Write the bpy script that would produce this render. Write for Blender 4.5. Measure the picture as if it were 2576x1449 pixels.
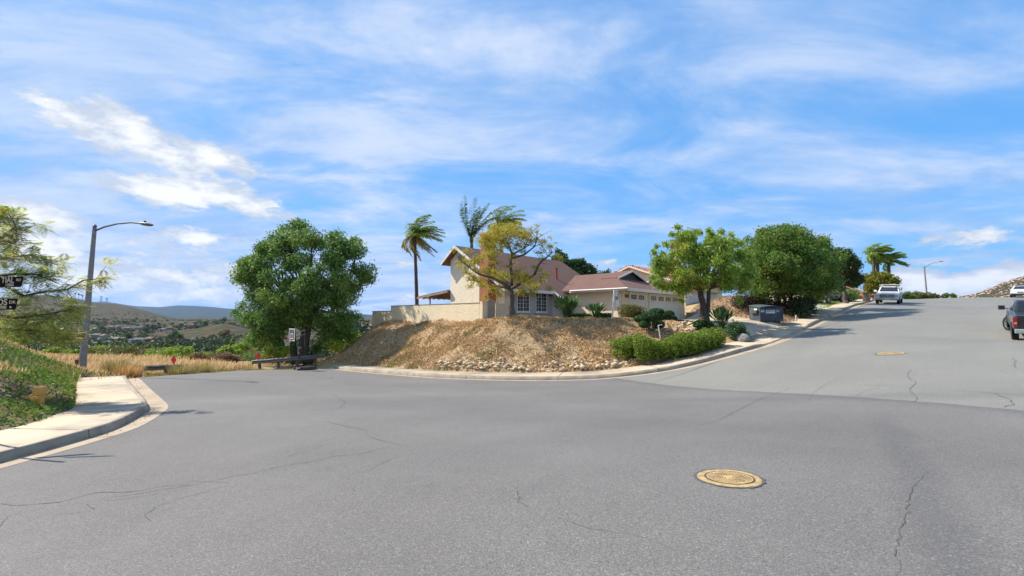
import bpy, bmesh, math, random
import numpy as np
from mathutils import Vector, Matrix, geometry
PI = math.pi
# ------------------------------------------------------------------ camera, world, sun, exposure
SC = bpy.context.scene
for o in list(bpy.data.objects): bpy.data.objects.remove(o)
CAMZ, TILT, FPX = 1.65, math.atan(76/1150), 1150.0
cam = bpy.data.objects.new('camera', bpy.data.cameras.new('camera'))
SC.collection.objects.link(cam)
cam.location = (0, 0, CAMZ); cam.rotation_euler = (PI/2 + TILT, 0, 0)
cam.data.sensor_width = 36; cam.data.lens = 36*FPX/2576
cam.data.clip_start = 0.1; cam.data.clip_end = 60000
SC.camera = cam
SC.render.resolution_x, SC.render.resolution_y = 1024, 576
SUN_AZ, SUN_EL = math.radians(-70), math.radians(45)      # azimuth from +Y, clockwise
SDIR = Vector((math.sin(SUN_AZ)*math.cos(SUN_EL), math.cos(SUN_AZ)*math.cos(SUN_EL), math.sin(SUN_EL)))
sun = bpy.data.objects.new('sun', bpy.data.lights.new('sun', 'SUN'))
SC.collection.objects.link(sun)
sun.data.energy = 4.2; sun.data.angle = math.radians(0.5); sun.data.color = (1.0, 0.925, 0.81)
sun.rotation_euler = SDIR.to_track_quat('Z', 'Y').to_euler()
SC.view_settings.view_transform = 'Standard'; SC.view_settings.look = 'None'
SC.view_settings.gamma = 1; SC.view_settings.exposure = 0.86
SC.render.engine = 'CYCLES'
try:
    SC.cycles.volume_bounces = 1; SC.cycles.max_bounces = 8
except Exception: pass

def azel(px, py):
    u, v = (px-1288)/FPX, (py-724.5)/FPX
    x, y, z = u, math.cos(TILT)+v*math.sin(TILT), math.sin(TILT)-v*math.cos(TILT)
    return math.atan2(x, y), math.atan2(z, math.hypot(x, y))

def build_world():
    w = bpy.data.worlds.new('World'); SC.world = w; w.use_nodes = True
    nt = w.node_tree; N = nt.nodes; L = nt.links; N.clear()
    def node(t, **k):
        n = N.new(t)
        for a, b in k.items(): setattr(n, a, b)
        return n
    def sk(s, v):
        if hasattr(v, 'is_output'): L.new(v, s)
        else: s.default_value = v
    def m(op, a, b=0.0, c=0.0, clamp=False):
        n = node('ShaderNodeMath', operation=op); n.use_clamp = clamp
        sk(n.inputs[0], a); sk(n.inputs[1], b)
        if op in ('MULTIPLY_ADD', 'SMOOTH_MIN', 'SMOOTH_MAX'): sk(n.inputs[2], c)
        return n.outputs[0]
    def ss(x, lo, hi, a=0., b=1.):
        n = node('ShaderNodeMapRange', interpolation_type='SMOOTHSTEP')
        sk(n.inputs[0], x); n.inputs[1].default_value = lo; n.inputs[2].default_value = hi
        n.inputs[3].default_value = a; n.inputs[4].default_value = b
        return n.outputs[0]
    def noise(vec, scale, detail=6, rough=.55, dist=0., lac=2.0):
        n = node('ShaderNodeTexNoise'); L.new(vec, n.inputs['Vector'])
        n.inputs['Scale'].default_value = scale; n.inputs['Detail'].default_value = detail
        n.inputs['Roughness'].default_value = rough; n.inputs['Distortion'].default_value = dist
        return n.outputs['Fac']
    def comb(x, y, z):
        n = node('ShaderNodeCombineXYZ'); sk(n.inputs[0], x); sk(n.inputs[1], y); sk(n.inputs[2], z)
        return n.outputs[0]
    def mixc(f, a, b):
        n = node('ShaderNodeMix', data_type='RGBA'); sk(n.inputs[0], f)
        sk(n.inputs[6], a); sk(n.inputs[7], b)
        return n.outputs[2]
    tc = node('ShaderNodeTexCoord'); sep = node('ShaderNodeSeparateXYZ')
    L.new(tc.outputs['Generated'], sep.inputs[0]); X, Y, Z = sep.outputs
    az = m('ARCTAN2', X, Y); el = m('ARCSINE', Z)
    zz = m('ADD', m('MAXIMUM', Z, 0.0), 0.16)
    P = comb(m('DIVIDE', X, zz), m('DIVIDE', Y, zz), 0.0)       # a high flat layer seen in perspective
    AE = comb(az, m('MULTIPLY', el, 2.2), 0.0)
    sky = node('ShaderNodeTexSky', sky_type='NISHITA'); sky.sun_disc = False
    sky.sun_elevation = SUN_EL; sky.sun_rotation = SUN_AZ % (2*PI)
    sky.air_density = 1.0; sky.dust_density = 0.4; sky.ozone_density = 2.0; sky.altitude = 300
    gm = node('ShaderNodeMix', data_type='RGBA', blend_type='MULTIPLY'); gm.inputs[0].default_value = 1
    L.new(sky.outputs[0], gm.inputs[6]); gm.inputs[7].default_value = SKYTINT
    clear = node('ShaderNodeValToRGB'); L.new(ss(el, -.02, .75), clear.inputs[0])
    clear.color_ramp.elements[0].color = (.78, 2.05, 3.4, 1); clear.color_ramp.elements[1].color = (.48, 1.42, 3.15, 1)
    e_ = clear.color_ramp.elements.new(.25); e_.color = (.42, 1.70, 3.7, 1)
    base = mixc(.86, gm.outputs[2], clear.outputs[0])
    # thin cirrus veil, streaked along one direction
    mp = node('ShaderNodeMapping'); L.new(P, mp.inputs[0])
    mp.inputs['Rotation'].default_value = (0, 0, math.radians(-32)); mp.inputs['Scale'].default_value = (0.75, 1.35, 1)
    c1 = noise(mp.outputs[0], 1.5, 11, .62, .6); c2 = noise(mp.outputs[0], .42, 3, .5, .4)
    veil = m('MULTIPLY', ss(m('ADD', m('MULTIPLY', c1, .85), m('MULTIPLY', c2, .65)), .56, .90), 1.0)
    left = ss(az, -.75, .38, 1.0, .72)
    veil = m('MULTIPLY', veil, left)
    veil = m('ADD', veil, m('MULTIPLY', ss(az, -.8, .5, .30, .10), ss(el, .05, .5, .6, 1.)))
    # low haze band of thin cloud over the left horizon and a soft band on the right
    def band(px0, py0, px1, py1, wid, amt, ns=3.0, lo=.35, hi=.7):
        a0, e0 = azel(px0, py0); a1, e1 = azel(px1, py1)
        da, de = a1-a0, e1-e0; ln = math.hypot(da, de); da /= ln; de /= ln
        s = m('ADD', m('MULTIPLY', m('SUBTRACT', az, a0), da), m('MULTIPLY', m('SUBTRACT', el, e0), de))
        t = m('ABSOLUTE', m('SUBTRACT', m('MULTIPLY', m('SUBTRACT', el, e0), da), m('MULTIPLY', m('SUBTRACT', az, a0), de)))
        f = m('MULTIPLY', ss(t, 0, wid/FPX, 1, 0), m('MULTIPLY', ss(s, -.12*ln, .15*ln), ss(s, .85*ln, 1.12*ln, 1, 0)))
        return m('MULTIPLY', m('MULTIPLY', f, amt), ss(noise(AE, ns, 5), lo, hi))
    for b in BANDS: veil = m('ADD', veil, band(*b))
    veil = m('MINIMUM', m('MULTIPLY', veil, ss(noise(mp.outputs[0], 3.4, 8, .6, .3), .2, .7, .62, 1.12)), .93)
    vt = ss(m('ADD', m('MULTIPLY', noise(mp.outputs[0], 2.1, 9, .62, .5), .7), m('MULTIPLY', c1, .5)), .45, .78)
    col = mixc(veil, base, mixc(vt, (1.45, 2.25, 3.65, 1), (2.8, 3.2, 3.95, 1)))
    # cumulus: billowy lumps at their places in the sky
    nz = noise(AE, 22, 10, .68, .25); nz2 = noise(AE, 9.0, 4, .5, .2)
    puff = None
    for (px, py, rx, ry, rot, st) in PUFFS:
        a, e = azel(px, py); c, s_ = math.cos(math.radians(rot)), math.sin(math.radians(rot))
        dx, dy = m('SUBTRACT', az, a), m('SUBTRACT', el, e)
        p = m('ADD', m('MULTIPLY', dx, c*FPX/rx), m('MULTIPLY', dy, s_*FPX/rx))
        q = m('ADD', m('MULTIPLY', dx, -s_*FPX/ry), m('MULTIPLY', dy, c*FPX/ry))
        r = m('SQRT', m('ADD', m('MULTIPLY', p, p), m('MULTIPLY', q, q)))
        f = m('MULTIPLY', m('SUBTRACT', 1.0, r), st)
        puff = f if puff is None else m('MAXIMUM', puff, f)
    dens = m('ADD', puff, m('ADD', m('MULTIPLY', m('SUBTRACT', nz, .5), 2.7), m('MULTIPLY', m('SUBTRACT', nz2, .5), 1.3)))
    fac = m('MULTIPLY', ss(dens, .0, .62), ss(puff, -.9, -.2))
    shade = ss(m('ADD', m('MULTIPLY', noise(AE, 14, 7, .6), .75), m('MULTIPLY', dens, .16)), .38, .66)
    pc = mixc(shade, PUFFLO, PUFFHI)
    col = mixc(fac, col, pc)
    bg = node('ShaderNodeBackground'); L.new(col, bg.inputs[0]); bg.inputs[1].default_value = 0.14
    out = node('ShaderNodeOutputWorld'); L.new(bg.outputs[0], out.inputs[0])
HAZE = 1.9e-5
SKYTINT = (0.62, 0.92, 1.22, 1)
VEILCOL = (2.05, 2.60, 3.60, 1)
PUFFHI, PUFFLO = (4.1, 4.15, 4.2, 1), (2.35, 2.7, 3.25, 1)
BANDS = [(-200, 690, 1150, 700, 150, .95, 3.0, .2, .6), (1100, 560, 2600, 430, 150, .42, 2.2, .3, .8),
         (2255, 661, 2640, 621, 7, .75, 6.0, .0, .3), (1290, 100, 1420, 480, 130, .38, 3, .3, .8),
         (-200, 470, 1000, 600, 60, .5, 3, .3, .8), (120, 250, 760, 420, 110, .45, 4, .3, .75)]
PUFFS = [(215, 315, 110, 34, -24, 1.4), (345, 345, 95, 44, -30, 1.7), (410, 390, 165, 34, -16, 1.6), (545, 400, 110, 32, -8, 1.5),
         (430, 482, 115, 40, 0, 1.7), (570, 497, 150, 32, -12, 1.7), (50, 535, 120, 34, -12, 1.8), (90, 620, 150, 44, -32, 1.8),
         (500, 595, 90, 26, -4, 1.0), (1030, 665, 60, 16, 0, .8), (1530, 658, 34, 9, 4, .9), (680, 518, 40, 10, -4, .8),
         (460, 640, 200, 30, -4, .55), (330, 700, 330, 50, 0, .95), (480, 738, 140, 26, 0, 1.1), (150, 700, 160, 50, 0, 1.0), (1040, 745, 100, 18, 0, .7),
         (2310, 705, 80, 30, 0, 1.7), (2420, 712, 120, 32, 2, 1.5), (2540, 700, 120, 38, 6, 1.7), (2460, 600, 90, 16, 6, .55), (2350, 665, 45, 14, 0, .5)]
build_world()

# ------------------------------------------------------------------ small helpers
RNG = np.random.default_rng(7); random.seed(7)
def at(px, py, d):
    """a point at depth d (metres along +Y) on the line of sight used for surveying the place"""
    u, v = (px-1288)/FPX, (py-724.5)/FPX
    den = math.cos(TILT)+v*math.sin(TILT)
    return Vector((u*d/den, d, CAMZ + d*(math.sin(TILT)-v*math.cos(TILT))/den))

def mesh_np(name, V, F, mat=None, parent=None, smooth=False):
    V = np.asarray(V, np.float32).reshape(-1, 3); F = np.asarray(F, np.int32)
    me = bpy.data.meshes.new(name); me.vertices.add(len(V)); me.vertices.foreach_set('co', V.ravel())
    n, k = F.shape
    me.loops.add(n*k); me.loops.foreach_set('vertex_index', F.ravel())
    me.polygons.add(n); me.polygons.foreach_set('loop_start', np.arange(0, n*k, k, dtype=np.int32))
    if smooth: me.polygons.foreach_set('use_smooth', np.ones(n, bool))
    me.update(calc_edges=True)
    if mat: me.materials.append(mat)
    o = bpy.data.objects.new(name, me); SC.collection.objects.link(o)
    if parent is not None: o.parent = parent
    return o

class MB:
    def __init__(s, M=None): s.v = []; s.f = []; s.mi = []; s.M = M or Matrix(); s.cur = 0
    def add(s, vs, fs, M=None):
        b = len(s.v); T = s.M @ M if M is not None else s.M
        s.v += [tuple(T @ Vector(v)) for v in vs]; s.f += [tuple(i+b for i in f) for f in fs]
        s.mi += [s.cur]*len(fs); return s
    def box(s, x0, x1, y0, y1, z0, z1, M=None, taper=None):
        t = taper or (0, 0)
        vs = [(x0, y0, z0), (x1, y0, z0), (x1, y1, z0), (x0, y1, z0), (x0+t[0], y0+t[1], z1), (x1-t[0], y0+t[1], z1), (x1-t[0], y1-t[1], z1), (x0+t[0], y1-t[1], z1)]
        return s.add(vs, [(0, 3, 2, 1), (4, 5, 6, 7), (0, 1, 5, 4), (1, 2, 6, 5), (2, 3, 7, 6), (3, 0, 4, 7)], M)
    def cbox(s, c, sz, M=None):
        return s.box(c[0]-sz[0]/2, c[0]+sz[0]/2, c[1]-sz[1]/2, c[1]+sz[1]/2, c[2]-sz[2]/2, c[2]+sz[2]/2, M)
    def tube(s, pts, rad, n=8, cap=True):
        pts = [Vector(p) for p in pts]; k = len(pts)
        if not hasattr(rad, '__len__'): rad = [rad]*k
        vs, fs = [], []; up = None
        for i, p in enumerate(pts):
            d = (pts[min(i+1, k-1)]-pts[max(i-1, 0)]).normalized()
            if up is None: up = Vector((0, 1, 0)) if abs(d.z) > .8 else Vector((0, 0, 1))
            a = d.cross(up).normalized(); b = a.cross(d).normalized(); up = b
            for j in range(n):
                t = 2*PI*j/n; vs.append(p + (a*math.cos(t)+b*math.sin(t))*rad[i])
        for i in range(k-1):
            for j in range(n):
                q = (j+1) % n; fs.append((i*n+j, i*n+q, (i+1)*n+q, (i+1)*n+j))
        if cap: fs.append(tuple(range(n-1, -1, -1))); fs.append(tuple((k-1)*n+j for j in range(n)))
        return s.add(vs, fs)
    def lathe(s, prof, n=16, M=None, cap=True):
        vs, fs = [], []
        for r, z in prof:
            for j in range(n): vs.append((r*math.cos(2*PI*j/n), r*math.sin(2*PI*j/n), z))
        for i in range(len(prof)-1):
            for j in range(n):
                q = (j+1) % n; fs.append((i*n+j, i*n+q, (i+1)*n+q, (i+1)*n+j))
        if cap: fs.append(tuple(range(n-1, -1, -1))); fs.append(tuple((len(prof)-1)*n+j for j in range(n)))
        return s.add(vs, fs, M)
    def prism(s, poly, h, M=None):
        """poly in xy, from z=0 to z=h (through M)"""
        n = len(poly); vs = [(p[0], p[1], 0) for p in poly]+[(p[0], p[1], h) for p in poly]
        fs = [tuple(range(n-1, -1, -1)), tuple(range(n, 2*n))]+[(i, (i+1) % n, n+(i+1) % n, n+i) for i in range(n)]
        return s.add(vs, fs, M)
    def slab(s, pts, th, up=(0, 0, 1)):
        """a polygon in space given thickness th below it"""
        n = len(pts); u = Vector(up)
        vs = [Vector(p) for p in pts]+[Vector(p)-u*th for p in pts]
        fs = [tuple(range(n)), tuple(range(2*n-1, n-1, -1))]+[((i+1) % n, i, n+i, n+(i+1) % n) for i in range(n)]
        return s.add(vs, fs)
    def build(s, name, mat, parent=None, smooth=False, bev=0, seg=2):
        me = bpy.data.meshes.new(name); me.from_pydata(s.v, [], s.f)
        for mm in (mat if isinstance(mat, (list, tuple)) else [mat]): me.materials.append(mm)
        if max(s.mi or [0]): me.polygons.foreach_set('material_index', s.mi)
        bm = bmesh.new(); bm.from_mesh(me); bmesh.ops.recalc_face_normals(bm, faces=bm.faces); bm.to_mesh(me); bm.free()
        if smooth: me.polygons.foreach_set('use_smooth', [True]*len(me.polygons))
        me.update()
        o = bpy.data.objects.new(name, me); SC.collection.objects.link(o)
        if parent is not None: o.parent = parent
        if bev:
            b = o.modifiers.new('b', 'BEVEL'); b.width = bev; b.segments = seg; b.limit_method = 'ANGLE'; b.angle_limit = math.radians(35)
        return o
def tag(o, label=None, cat=None, group=None, kind=None):
    if label: o['label'] = label
    if cat: o['category'] = cat
    if group: o['group'] = group
    if kind: o['kind'] = kind
    return o
def thing(name, loc, rz, label, cat, group=None, rot=None):
    o = bpy.data.objects.new(name, None); SC.collection.objects.link(o)
    o.location = loc; o.rotation_euler = rot if rot else (0, 0, rz); o.empty_display_size = .3
    return tag(o, label, cat, group)
def copy_tree(o, parent=None):
    kids = [c for c in SC.collection.objects if c.parent == o] if parent is None else [c for c in SC.collection.objects if c.parent == o]
    c = o.copy(); SC.collection.objects.link(c)
    if parent is not None: c.parent = parent
    for k in kids: copy_tree(k, c)
    return c
def RZ(a): return Matrix.Rotation(a, 4, 'Z')
def T(x, y, z): return Matrix.Translation((x, y, z))

# ------------------------------------------------------------------ materials
def newmat(name):
    m = bpy.data.materials.new(name); m.use_nodes = True
    nt = m.node_tree; nt.nodes.clear()
    out = nt.nodes.new('ShaderNodeOutputMaterial'); b = nt.nodes.new('ShaderNodeBsdfPrincipled')
    nt.links.new(b.outputs[0], out.inputs[0])
    return m, nt, b, out
def _n(nt, t, ins=None, **k):
    n = nt.nodes.new(t)
    for a, v in k.items(): setattr(n, a, v)
    for a, v in (ins or {}).items():
        if hasattr(v, 'is_output'): nt.links.new(v, n.inputs[a])
        else: n.inputs[a].default_value = v
    return n
def noise_f(nt, vec, scale, detail=4, rough=.55, dist=0.):
    return _n(nt, 'ShaderNodeTexNoise', {'Vector': vec, 'Scale': scale, 'Detail': detail, 'Roughness': rough, 'Distortion': dist}).outputs['Fac']
def ramp_f(nt, x, lo, hi, a=0., b=1.):
    return _n(nt, 'ShaderNodeMapRange', {0: x, 1: lo, 2: hi, 3: a, 4: b}).outputs[0]
def mix_c(nt, f, a, b, mode='MIX'):
    n = nt.nodes.new('ShaderNodeMix'); n.data_type = 'RGBA'; n.blend_type = mode; n.clamp_factor = True
    for i, v in ((0, f), (6, a), (7, b)):
        if hasattr(v, 'is_output'): nt.links.new(v, n.inputs[i])
        else: n.inputs[i].default_value = v if i == 0 else (tuple(v)+(1,))[:4]
    return n.outputs[2]
def bump_to(nt, b, h, strength=.3, dist=.02):
    n = _n(nt, 'ShaderNodeBump', {'Height': h, 'Strength': strength, 'Distance': dist})
    nt.links.new(n.outputs[0], b.inputs['Normal'])
def mat(name, c, rough=.8, c2=None, scale=2., bump=0., bscale=30., metal=0., spec=.5, detail=5, world=False, c3=None, s3=.3, coat=0.):
    m, nt, b, out = newmat(name)
    v = _n(nt, 'ShaderNodeNewGeometry').outputs['Position'] if world else _n(nt, 'ShaderNodeTexCoord').outputs['Object']
    c2 = c2 or tuple(x*.78 for x in c)
    f = ramp_f(nt, noise_f(nt, v, scale, detail, .6), .35, .65)
    col = mix_c(nt, f, c, c2)
    if c3: col = mix_c(nt, ramp_f(nt, noise_f(nt, v, s3, 5, .6), .48, .62), col, c3)
    nt.links.new(col, b.inputs['Base Color'])
    b.inputs['Roughness'].default_value = rough; b.inputs['Metallic'].default_value = metal
    b.inputs['Specular IOR Level'].default_value = spec
    if coat: b.inputs['Coat Weight'].default_value = coat; b.inputs['Coat Roughness'].default_value = .08
    if bump: bump_to(nt, b, noise_f(nt, v, bscale, 4, .6), bump, 1/bscale)
    return m
def leafmat(name, cols, rough=.55, trans=.35, patch=None, ps=.6, spec=.35):
    """leaf colours vary leaf by leaf; an optional second tone comes in patches"""
    m, nt, b, out = newmat(name)
    g = _n(nt, 'ShaderNodeNewGeometry'); cr = nt.nodes.new('ShaderNodeValToRGB')
    nt.links.new(g.outputs['Random Per Island'], cr.inputs[0])
    while len(cr.color_ramp.elements) < len(cols): cr.color_ramp.elements.new(.5)
    for i, c in enumerate(cols):
        cr.color_ramp.elements[i].position = i/(len(cols)-1); cr.color_ramp.elements[i].color = tuple(c)+(1,)
    col = cr.outputs[0]
    if patch:
        p = _n(nt, 'ShaderNodeTexCoord').outputs['Object']
        f = ramp_f(nt, noise_f(nt, p, ps, 3, .6), .5, .66)
        rr = _n(nt, 'ShaderNodeMath', {0: g.outputs['Random Per Island'], 1: 7.31}, operation='MULTIPLY')
        fr = _n(nt, 'ShaderNodeMath', {0: rr.outputs[0]}, operation='FRACT')
        ff = _n(nt, 'ShaderNodeMath', {0: f, 1: fr.outputs[0]}, operation='MULTIPLY')
        col = mix_c(nt, ff.outputs[0], col, patch)
    nt.links.new(col, b.inputs['Base Color']); b.inputs['Roughness'].default_value = rough
    b.inputs['Specular IOR Level'].default_value = spec
    tr = _n(nt, 'ShaderNodeBsdfTranslucent'); nt.links.new(col, tr.inputs[0])
    mx = _n(nt, 'ShaderNodeMixShader', {0: trans}); nt.links.new(b.outputs[0], mx.inputs[1]); nt.links.new(tr.outputs[0], mx.inputs[2])
    nt.links.new(mx.outputs[0], out.inputs[0])
    return m

def asphalt():
    m, nt, b, out = newmat('asphalt')
    P = _n(nt, 'ShaderNodeNewGeometry').outputs['Position']
    fine = noise_f(nt, P, 62, 3, .75); fine2 = noise_f(nt, P, 150, 2, .7)
    sp = _n(nt, 'ShaderNodeTexVoronoi', {'Vector': P, 'Scale': 80}).outputs['Color']
    spv = _n(nt, 'ShaderNodeSeparateColor', {0: sp}).outputs[0]
    big = noise_f(nt, P, .22, 5, .6); mid = noise_f(nt, P, 1.6, 5, .65)
    new = mix_c(nt, ramp_f(nt, big, .35, .68), (.178, .165, .150), (.238, .222, .202))
    old = mix_c(nt, ramp_f(nt, big, .35, .68), (.255, .249, .218), (.31, .30, .258))
    new = mix_c(nt, ramp_f(nt, mid, .52, .75, 0, .35), new, (.15, .14, .132)); new = mix_c(nt, ramp_f(nt, noise_f(nt, P, .75, 6, .7), .62, .72, 0, .35), new, (.12, .112, .106))
    old = mix_c(nt, ramp_f(nt, noise_f(nt, P, .9, 6, .7), .6, .72, 0, .3), old, (.19, .185, .16))
    old = mix_c(nt, ramp_f(nt, mid, .55, .8, 0, .5), old, (.33, .317, .23))
    # paving joint: the intersection was resurfaced later, straight cut across the hill road
    a, c = SEAM
    nrm = Vector((c[1]-a[1], -(c[0]-a[0]), 0)).normalized()
    if nrm.dot(Vector((30, 30, 0))-Vector(a)) < 0: nrm = -nrm
    sub = _n(nt, 'ShaderNodeVectorMath', {0: P, 1: tuple(a)}, operation='SUBTRACT').outputs[0]
    dt = _n(nt, 'ShaderNodeVectorMath', {0: sub, 1: (nrm.x, nrm.y, 0)}, operation='DOT_PRODUCT').outputs['Value']
    wob = _n(nt, 'ShaderNodeMath', {0: noise_f(nt, P, 2.2, 4), 1: .22, 2: -.11}, operation='MULTIPLY_ADD').outputs[0]
    dd = _n(nt, 'ShaderNodeMath', {0: dt, 1: wob}, operation='ADD').outputs[0]
    side = ramp_f(nt, dd, -.03, .05)
    col = mix_c(nt, side, new, old)
    lip = _n(nt, 'ShaderNodeMath', {0: ramp_f(nt, dd, -.55, -.02), 1: ramp_f(nt, dd, 0, .05, 1, 0)}, operation='MULTIPLY').outputs[0]
    col = mix_c(nt, _n(nt, 'ShaderNodeMath', {0: lip, 1: .5}, operation='MULTIPLY').outputs[0], col, (.11, .105, .11))
    # wheel-worn and sealed strips
    def strip(p, q, w, amt, colr):
        nonlocal col
        p, q = Vector(p), Vector(q); d = (q-p).normalized(); n2 = Vector((-d.y, d.x, 0))
        s_ = _n(nt, 'ShaderNodeVectorMath', {0: P, 1: tuple(p)}, operation='SUBTRACT').outputs[0]
        t = _n(nt, 'ShaderNodeVectorMath', {0: s_, 1: tuple(n2)}, operation='DOT_PRODUCT').outputs['Value']
        l = _n(nt, 'ShaderNodeVectorMath', {0: s_, 1: tuple(d)}, operation='DOT_PRODUCT').outputs['Value']
        wv = _n(nt, 'ShaderNodeMath', {0: noise_f(nt, P, .8, 4), 1: w*1.6, 2: -w*.8}, operation='MULTIPLY_ADD').outputs[0]
        t = _n(nt, 'ShaderNodeMath', {0: _n(nt, 'ShaderNodeMath', {0: t, 1: wv}, operation='ADD').outputs[0]}, operation='ABSOLUTE').outputs[0]
        f = ramp_f(nt, t, w*.2, w, amt, 0); L_ = (q-p).length
        f = _n(nt, 'ShaderNodeMath', {0: f, 1: ramp_f(nt, l, 0, L_*.2)}, operation='MULTIPLY').outputs[0]
        f = _n(nt, 'ShaderNodeMath', {0: f, 1: ramp_f(nt, l, L_*.8, L_, 1, 0)}, operation='MULTIPLY').outputs[0]
        col = mix_c(nt, f, col, colr)
    for s_ in STRIPS: strip(*s_)
    g = _n(nt, 'ShaderNodeMath', {0: fine, 1: fine2}, operation='MULTIPLY').outputs[0]
    col = mix_c(nt, ramp_f(nt, g, .18, .32, .72, 0), col, (.055, .055, .058))
    lt = ramp_f(nt, spv, .90, 1.0, 0, .22)
    col = mix_c(nt, lt, col, (.55, .54, .52))
    nt.links.new(col, b.inputs['Base Color']); b.inputs['Roughness'].default_value = .85; b.inputs['Specular IOR Level'].default_value = .3
    bump_to(nt, b, fine, .55, .012)
    return m
def gd(px, py, d):
    v = at(px, py, d); return (v.x, v.y, 0)
SEAM = (gd(1600, 957, 20), gd(2576, 1033, 8.3))
STRIPS = [((.6, -.2, 0), (7.4, 9.4, 0), .30, .5, (.125, .122, .118)), ((-3, 5, 0), (8, 12.5, 0), .9, .22, (.13, .125, .125)), ((3, 14, 0), (13, 8.5, 0), .8, .3, (.12, .115, .12)), ((-16, 13, 0), (4, 19, 0), 1.0, .2, (.30, .29, .27)), ((4.9, 18.5, 0), (24, 33, 0), .16, .75, (.13, .125, .12)),
          ((7.5, 15.5, 0), (26, 35, 0), .8, .18, (.17, .165, .15)), ((12, 11, 0), (40, 38, 0), .7, .2, (.40, .385, .29)), ((14, 9.5, 0), (45, 38, 0), .6, .18, (.40, .385, .29)),
          ((-20, 26, 0), (6, 6, 0), 1.2, .14, (.10, .10, .105))]

m_asph = asphalt()
m_crack_shadow = mat('crack_tar_shadow', (.10, .095, .09), .9)
m_conc = mat('concrete', (.50, .415, .295), .9, (.44, .36, .255), .9, .25, 60, world=True, c3=(.30, .25, .19), s3=.6)
m_conc2 = mat('concrete_pale', (.47, .435, .35), .9, (.41, .375, .30), 1.1, .2, 50, world=True)
m_gutter = mat('gutter_concrete', (.42, .335, .23), .9, (.33, .25, .175), 1.6, .25, 60, world=True)
m_kerb = mat('kerb_concrete', (.38, .32, .235), .9, (.24, .19, .145), 1.8, .3, 50, world=True)
# ------------------------------------------------------------------ the lie of the land
class TPS:
    def __init__(s, pts, lam=.02):
        p = np.array(pts, float); s.p = p[:, :2]; n = len(p)
        K = s.k(np.hypot(*(s.p[:, None]-s.p[None]).transpose(2, 0, 1)))+lam*np.eye(n)
        A = np.zeros((n+3, n+3)); A[:n, :n] = K; A[:n, n:n+2] = s.p; A[:n, n+2] = 1; A[n:, :n] = A[:n, n:].T
        s.w = np.linalg.solve(A, np.r_[p[:, 2], 0, 0, 0])
    @staticmethod
    def k(r): r = r/10; return np.where(r > 1e-9, r*r*np.log(np.maximum(r, 1e-9)), 0)
    def __call__(s, x, y):
        x = np.atleast_1d(np.asarray(x, float)); y = np.atleast_1d(np.asarray(y, float)); out = np.empty(len(x))
        for i in range(0, len(x), 20000):
            X, Y = x[i:i+20000], y[i:i+20000]
            out[i:i+20000] = s.k(np.hypot(X[:, None]-s.p[:, 0], Y[:, None]-s.p[:, 1])) @ s.w[:-3]+s.w[-3]*X+s.w[-2]*Y+s.w[-1]
        return out
def fbm(x, y, sc, octv=4, seed=0):
    x = np.asarray(x, float)/sc; y = np.asarray(y, float)/sc; t = np.zeros_like(x); a = 1.
    for o in range(octv):
        xi, yi = np.floor(x).astype(np.int64), np.floor(y).astype(np.int64); fx, fy = x-xi, y-yi
        fx, fy = fx*fx*(3-2*fx), fy*fy*(3-2*fy)
        def h(i, j):
            v = (i*374761393+j*668265263+(seed+o)*974711) & 0x7fffffff; v = ((v ^ (v >> 13))*1274126177) & 0x7fffffff
            return ((v ^ (v >> 16)) & 0xffff)/65535.
        t += a*((h(xi, yi)*(1-fx)+h(xi+1, yi)*fx)*(1-fy)+(h(xi, yi+1)*(1-fx)+h(xi+1, yi+1)*fx)*fy-.5)
        a *= .5; x = x*2.03+7; y = y*2.03+3
    return t
K1p = [(820, 927, 34), (900, 936, 30), (1000, 945, 27), (1100, 952, 25), (1200, 956, 23.7), (1300, 958, 22.8), (1400, 958, 22.2), (1500, 955, 21.8), (1600, 946, 21.6),
       (1700, 932, 21.7), (1800, 910, 22.3), (1900, 882, 23.5), (1960, 864, 24.6), (2000, 848, 26.4), (2050, 824, 30.3), (2100, 799, 36), (2170, 767, 47)]
K2p = [(0, 1180, 7.8), (200, 1122, 9.0), (345, 1075, 10.5), (412, 1035, 12.7), (420, 1020, 14), (400, 1000, 15.8), (365, 967, 19), (345, 950, 23)]
K1c = [at(*p) for p in K1p]+[Vector((46.5, 58, 3.9)), Vector((58, 69.5, 3.9))]
K2c = [Vector((-9.6, -8, -1.0)), Vector((-9.3, -2, -1.0)), Vector((-9.05, 4, -.95))]+[at(*p) for p in K2p]
def smooth_line(P, step):
    out = []; n = len(P)
    for i in range(n-1):
        a, b, c, d = P[max(i-1, 0)], P[i], P[i+1], P[min(i+2, n-1)]; k = max(2, int((c-b).length/step))
        for j in range(k):
            t = j/k; out.append(.5*((2*b)+(c-a)*t+(2*a-5*b+4*c-d)*t*t+(3*b-a-3*c+d)*t**3))
    out.append(P[-1]); return out
K1 = [Vector((p.x, p.y)) for p in smooth_line(K1c, .5)]; K2 = [Vector((p.x, p.y)) for p in smooth_line(K2c, .35)]
backE = [at(420, 945, 26), at(500, 938, 28.3), at(620, 932, 31), at(760, 929, 33)]
Rpts = [tuple(p) for p in K1c+K2c+backE]+[(0, 0, 0), (4, 0, .05), (2.1, 4.4, 0), (-4, 2, -.42), (-4.5, 6, -.52), (0, -10, .2), (12, -10, .1), (9, 3, .12)]
Rpts += [tuple(at(*p)) for p in [(2576, 1033, 8.3), (1800, 973, 16.3), (2000, 990, 12.7), (2240, 889, 17), (2545, 856, 22.5), (2400, 800, 30), (2576, 775, 45), (2400, 749, 60), (2520, 748, 60), (2265, 757, 56), (2576, 747.5, 58), (2576, 860, 21)]]
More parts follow.
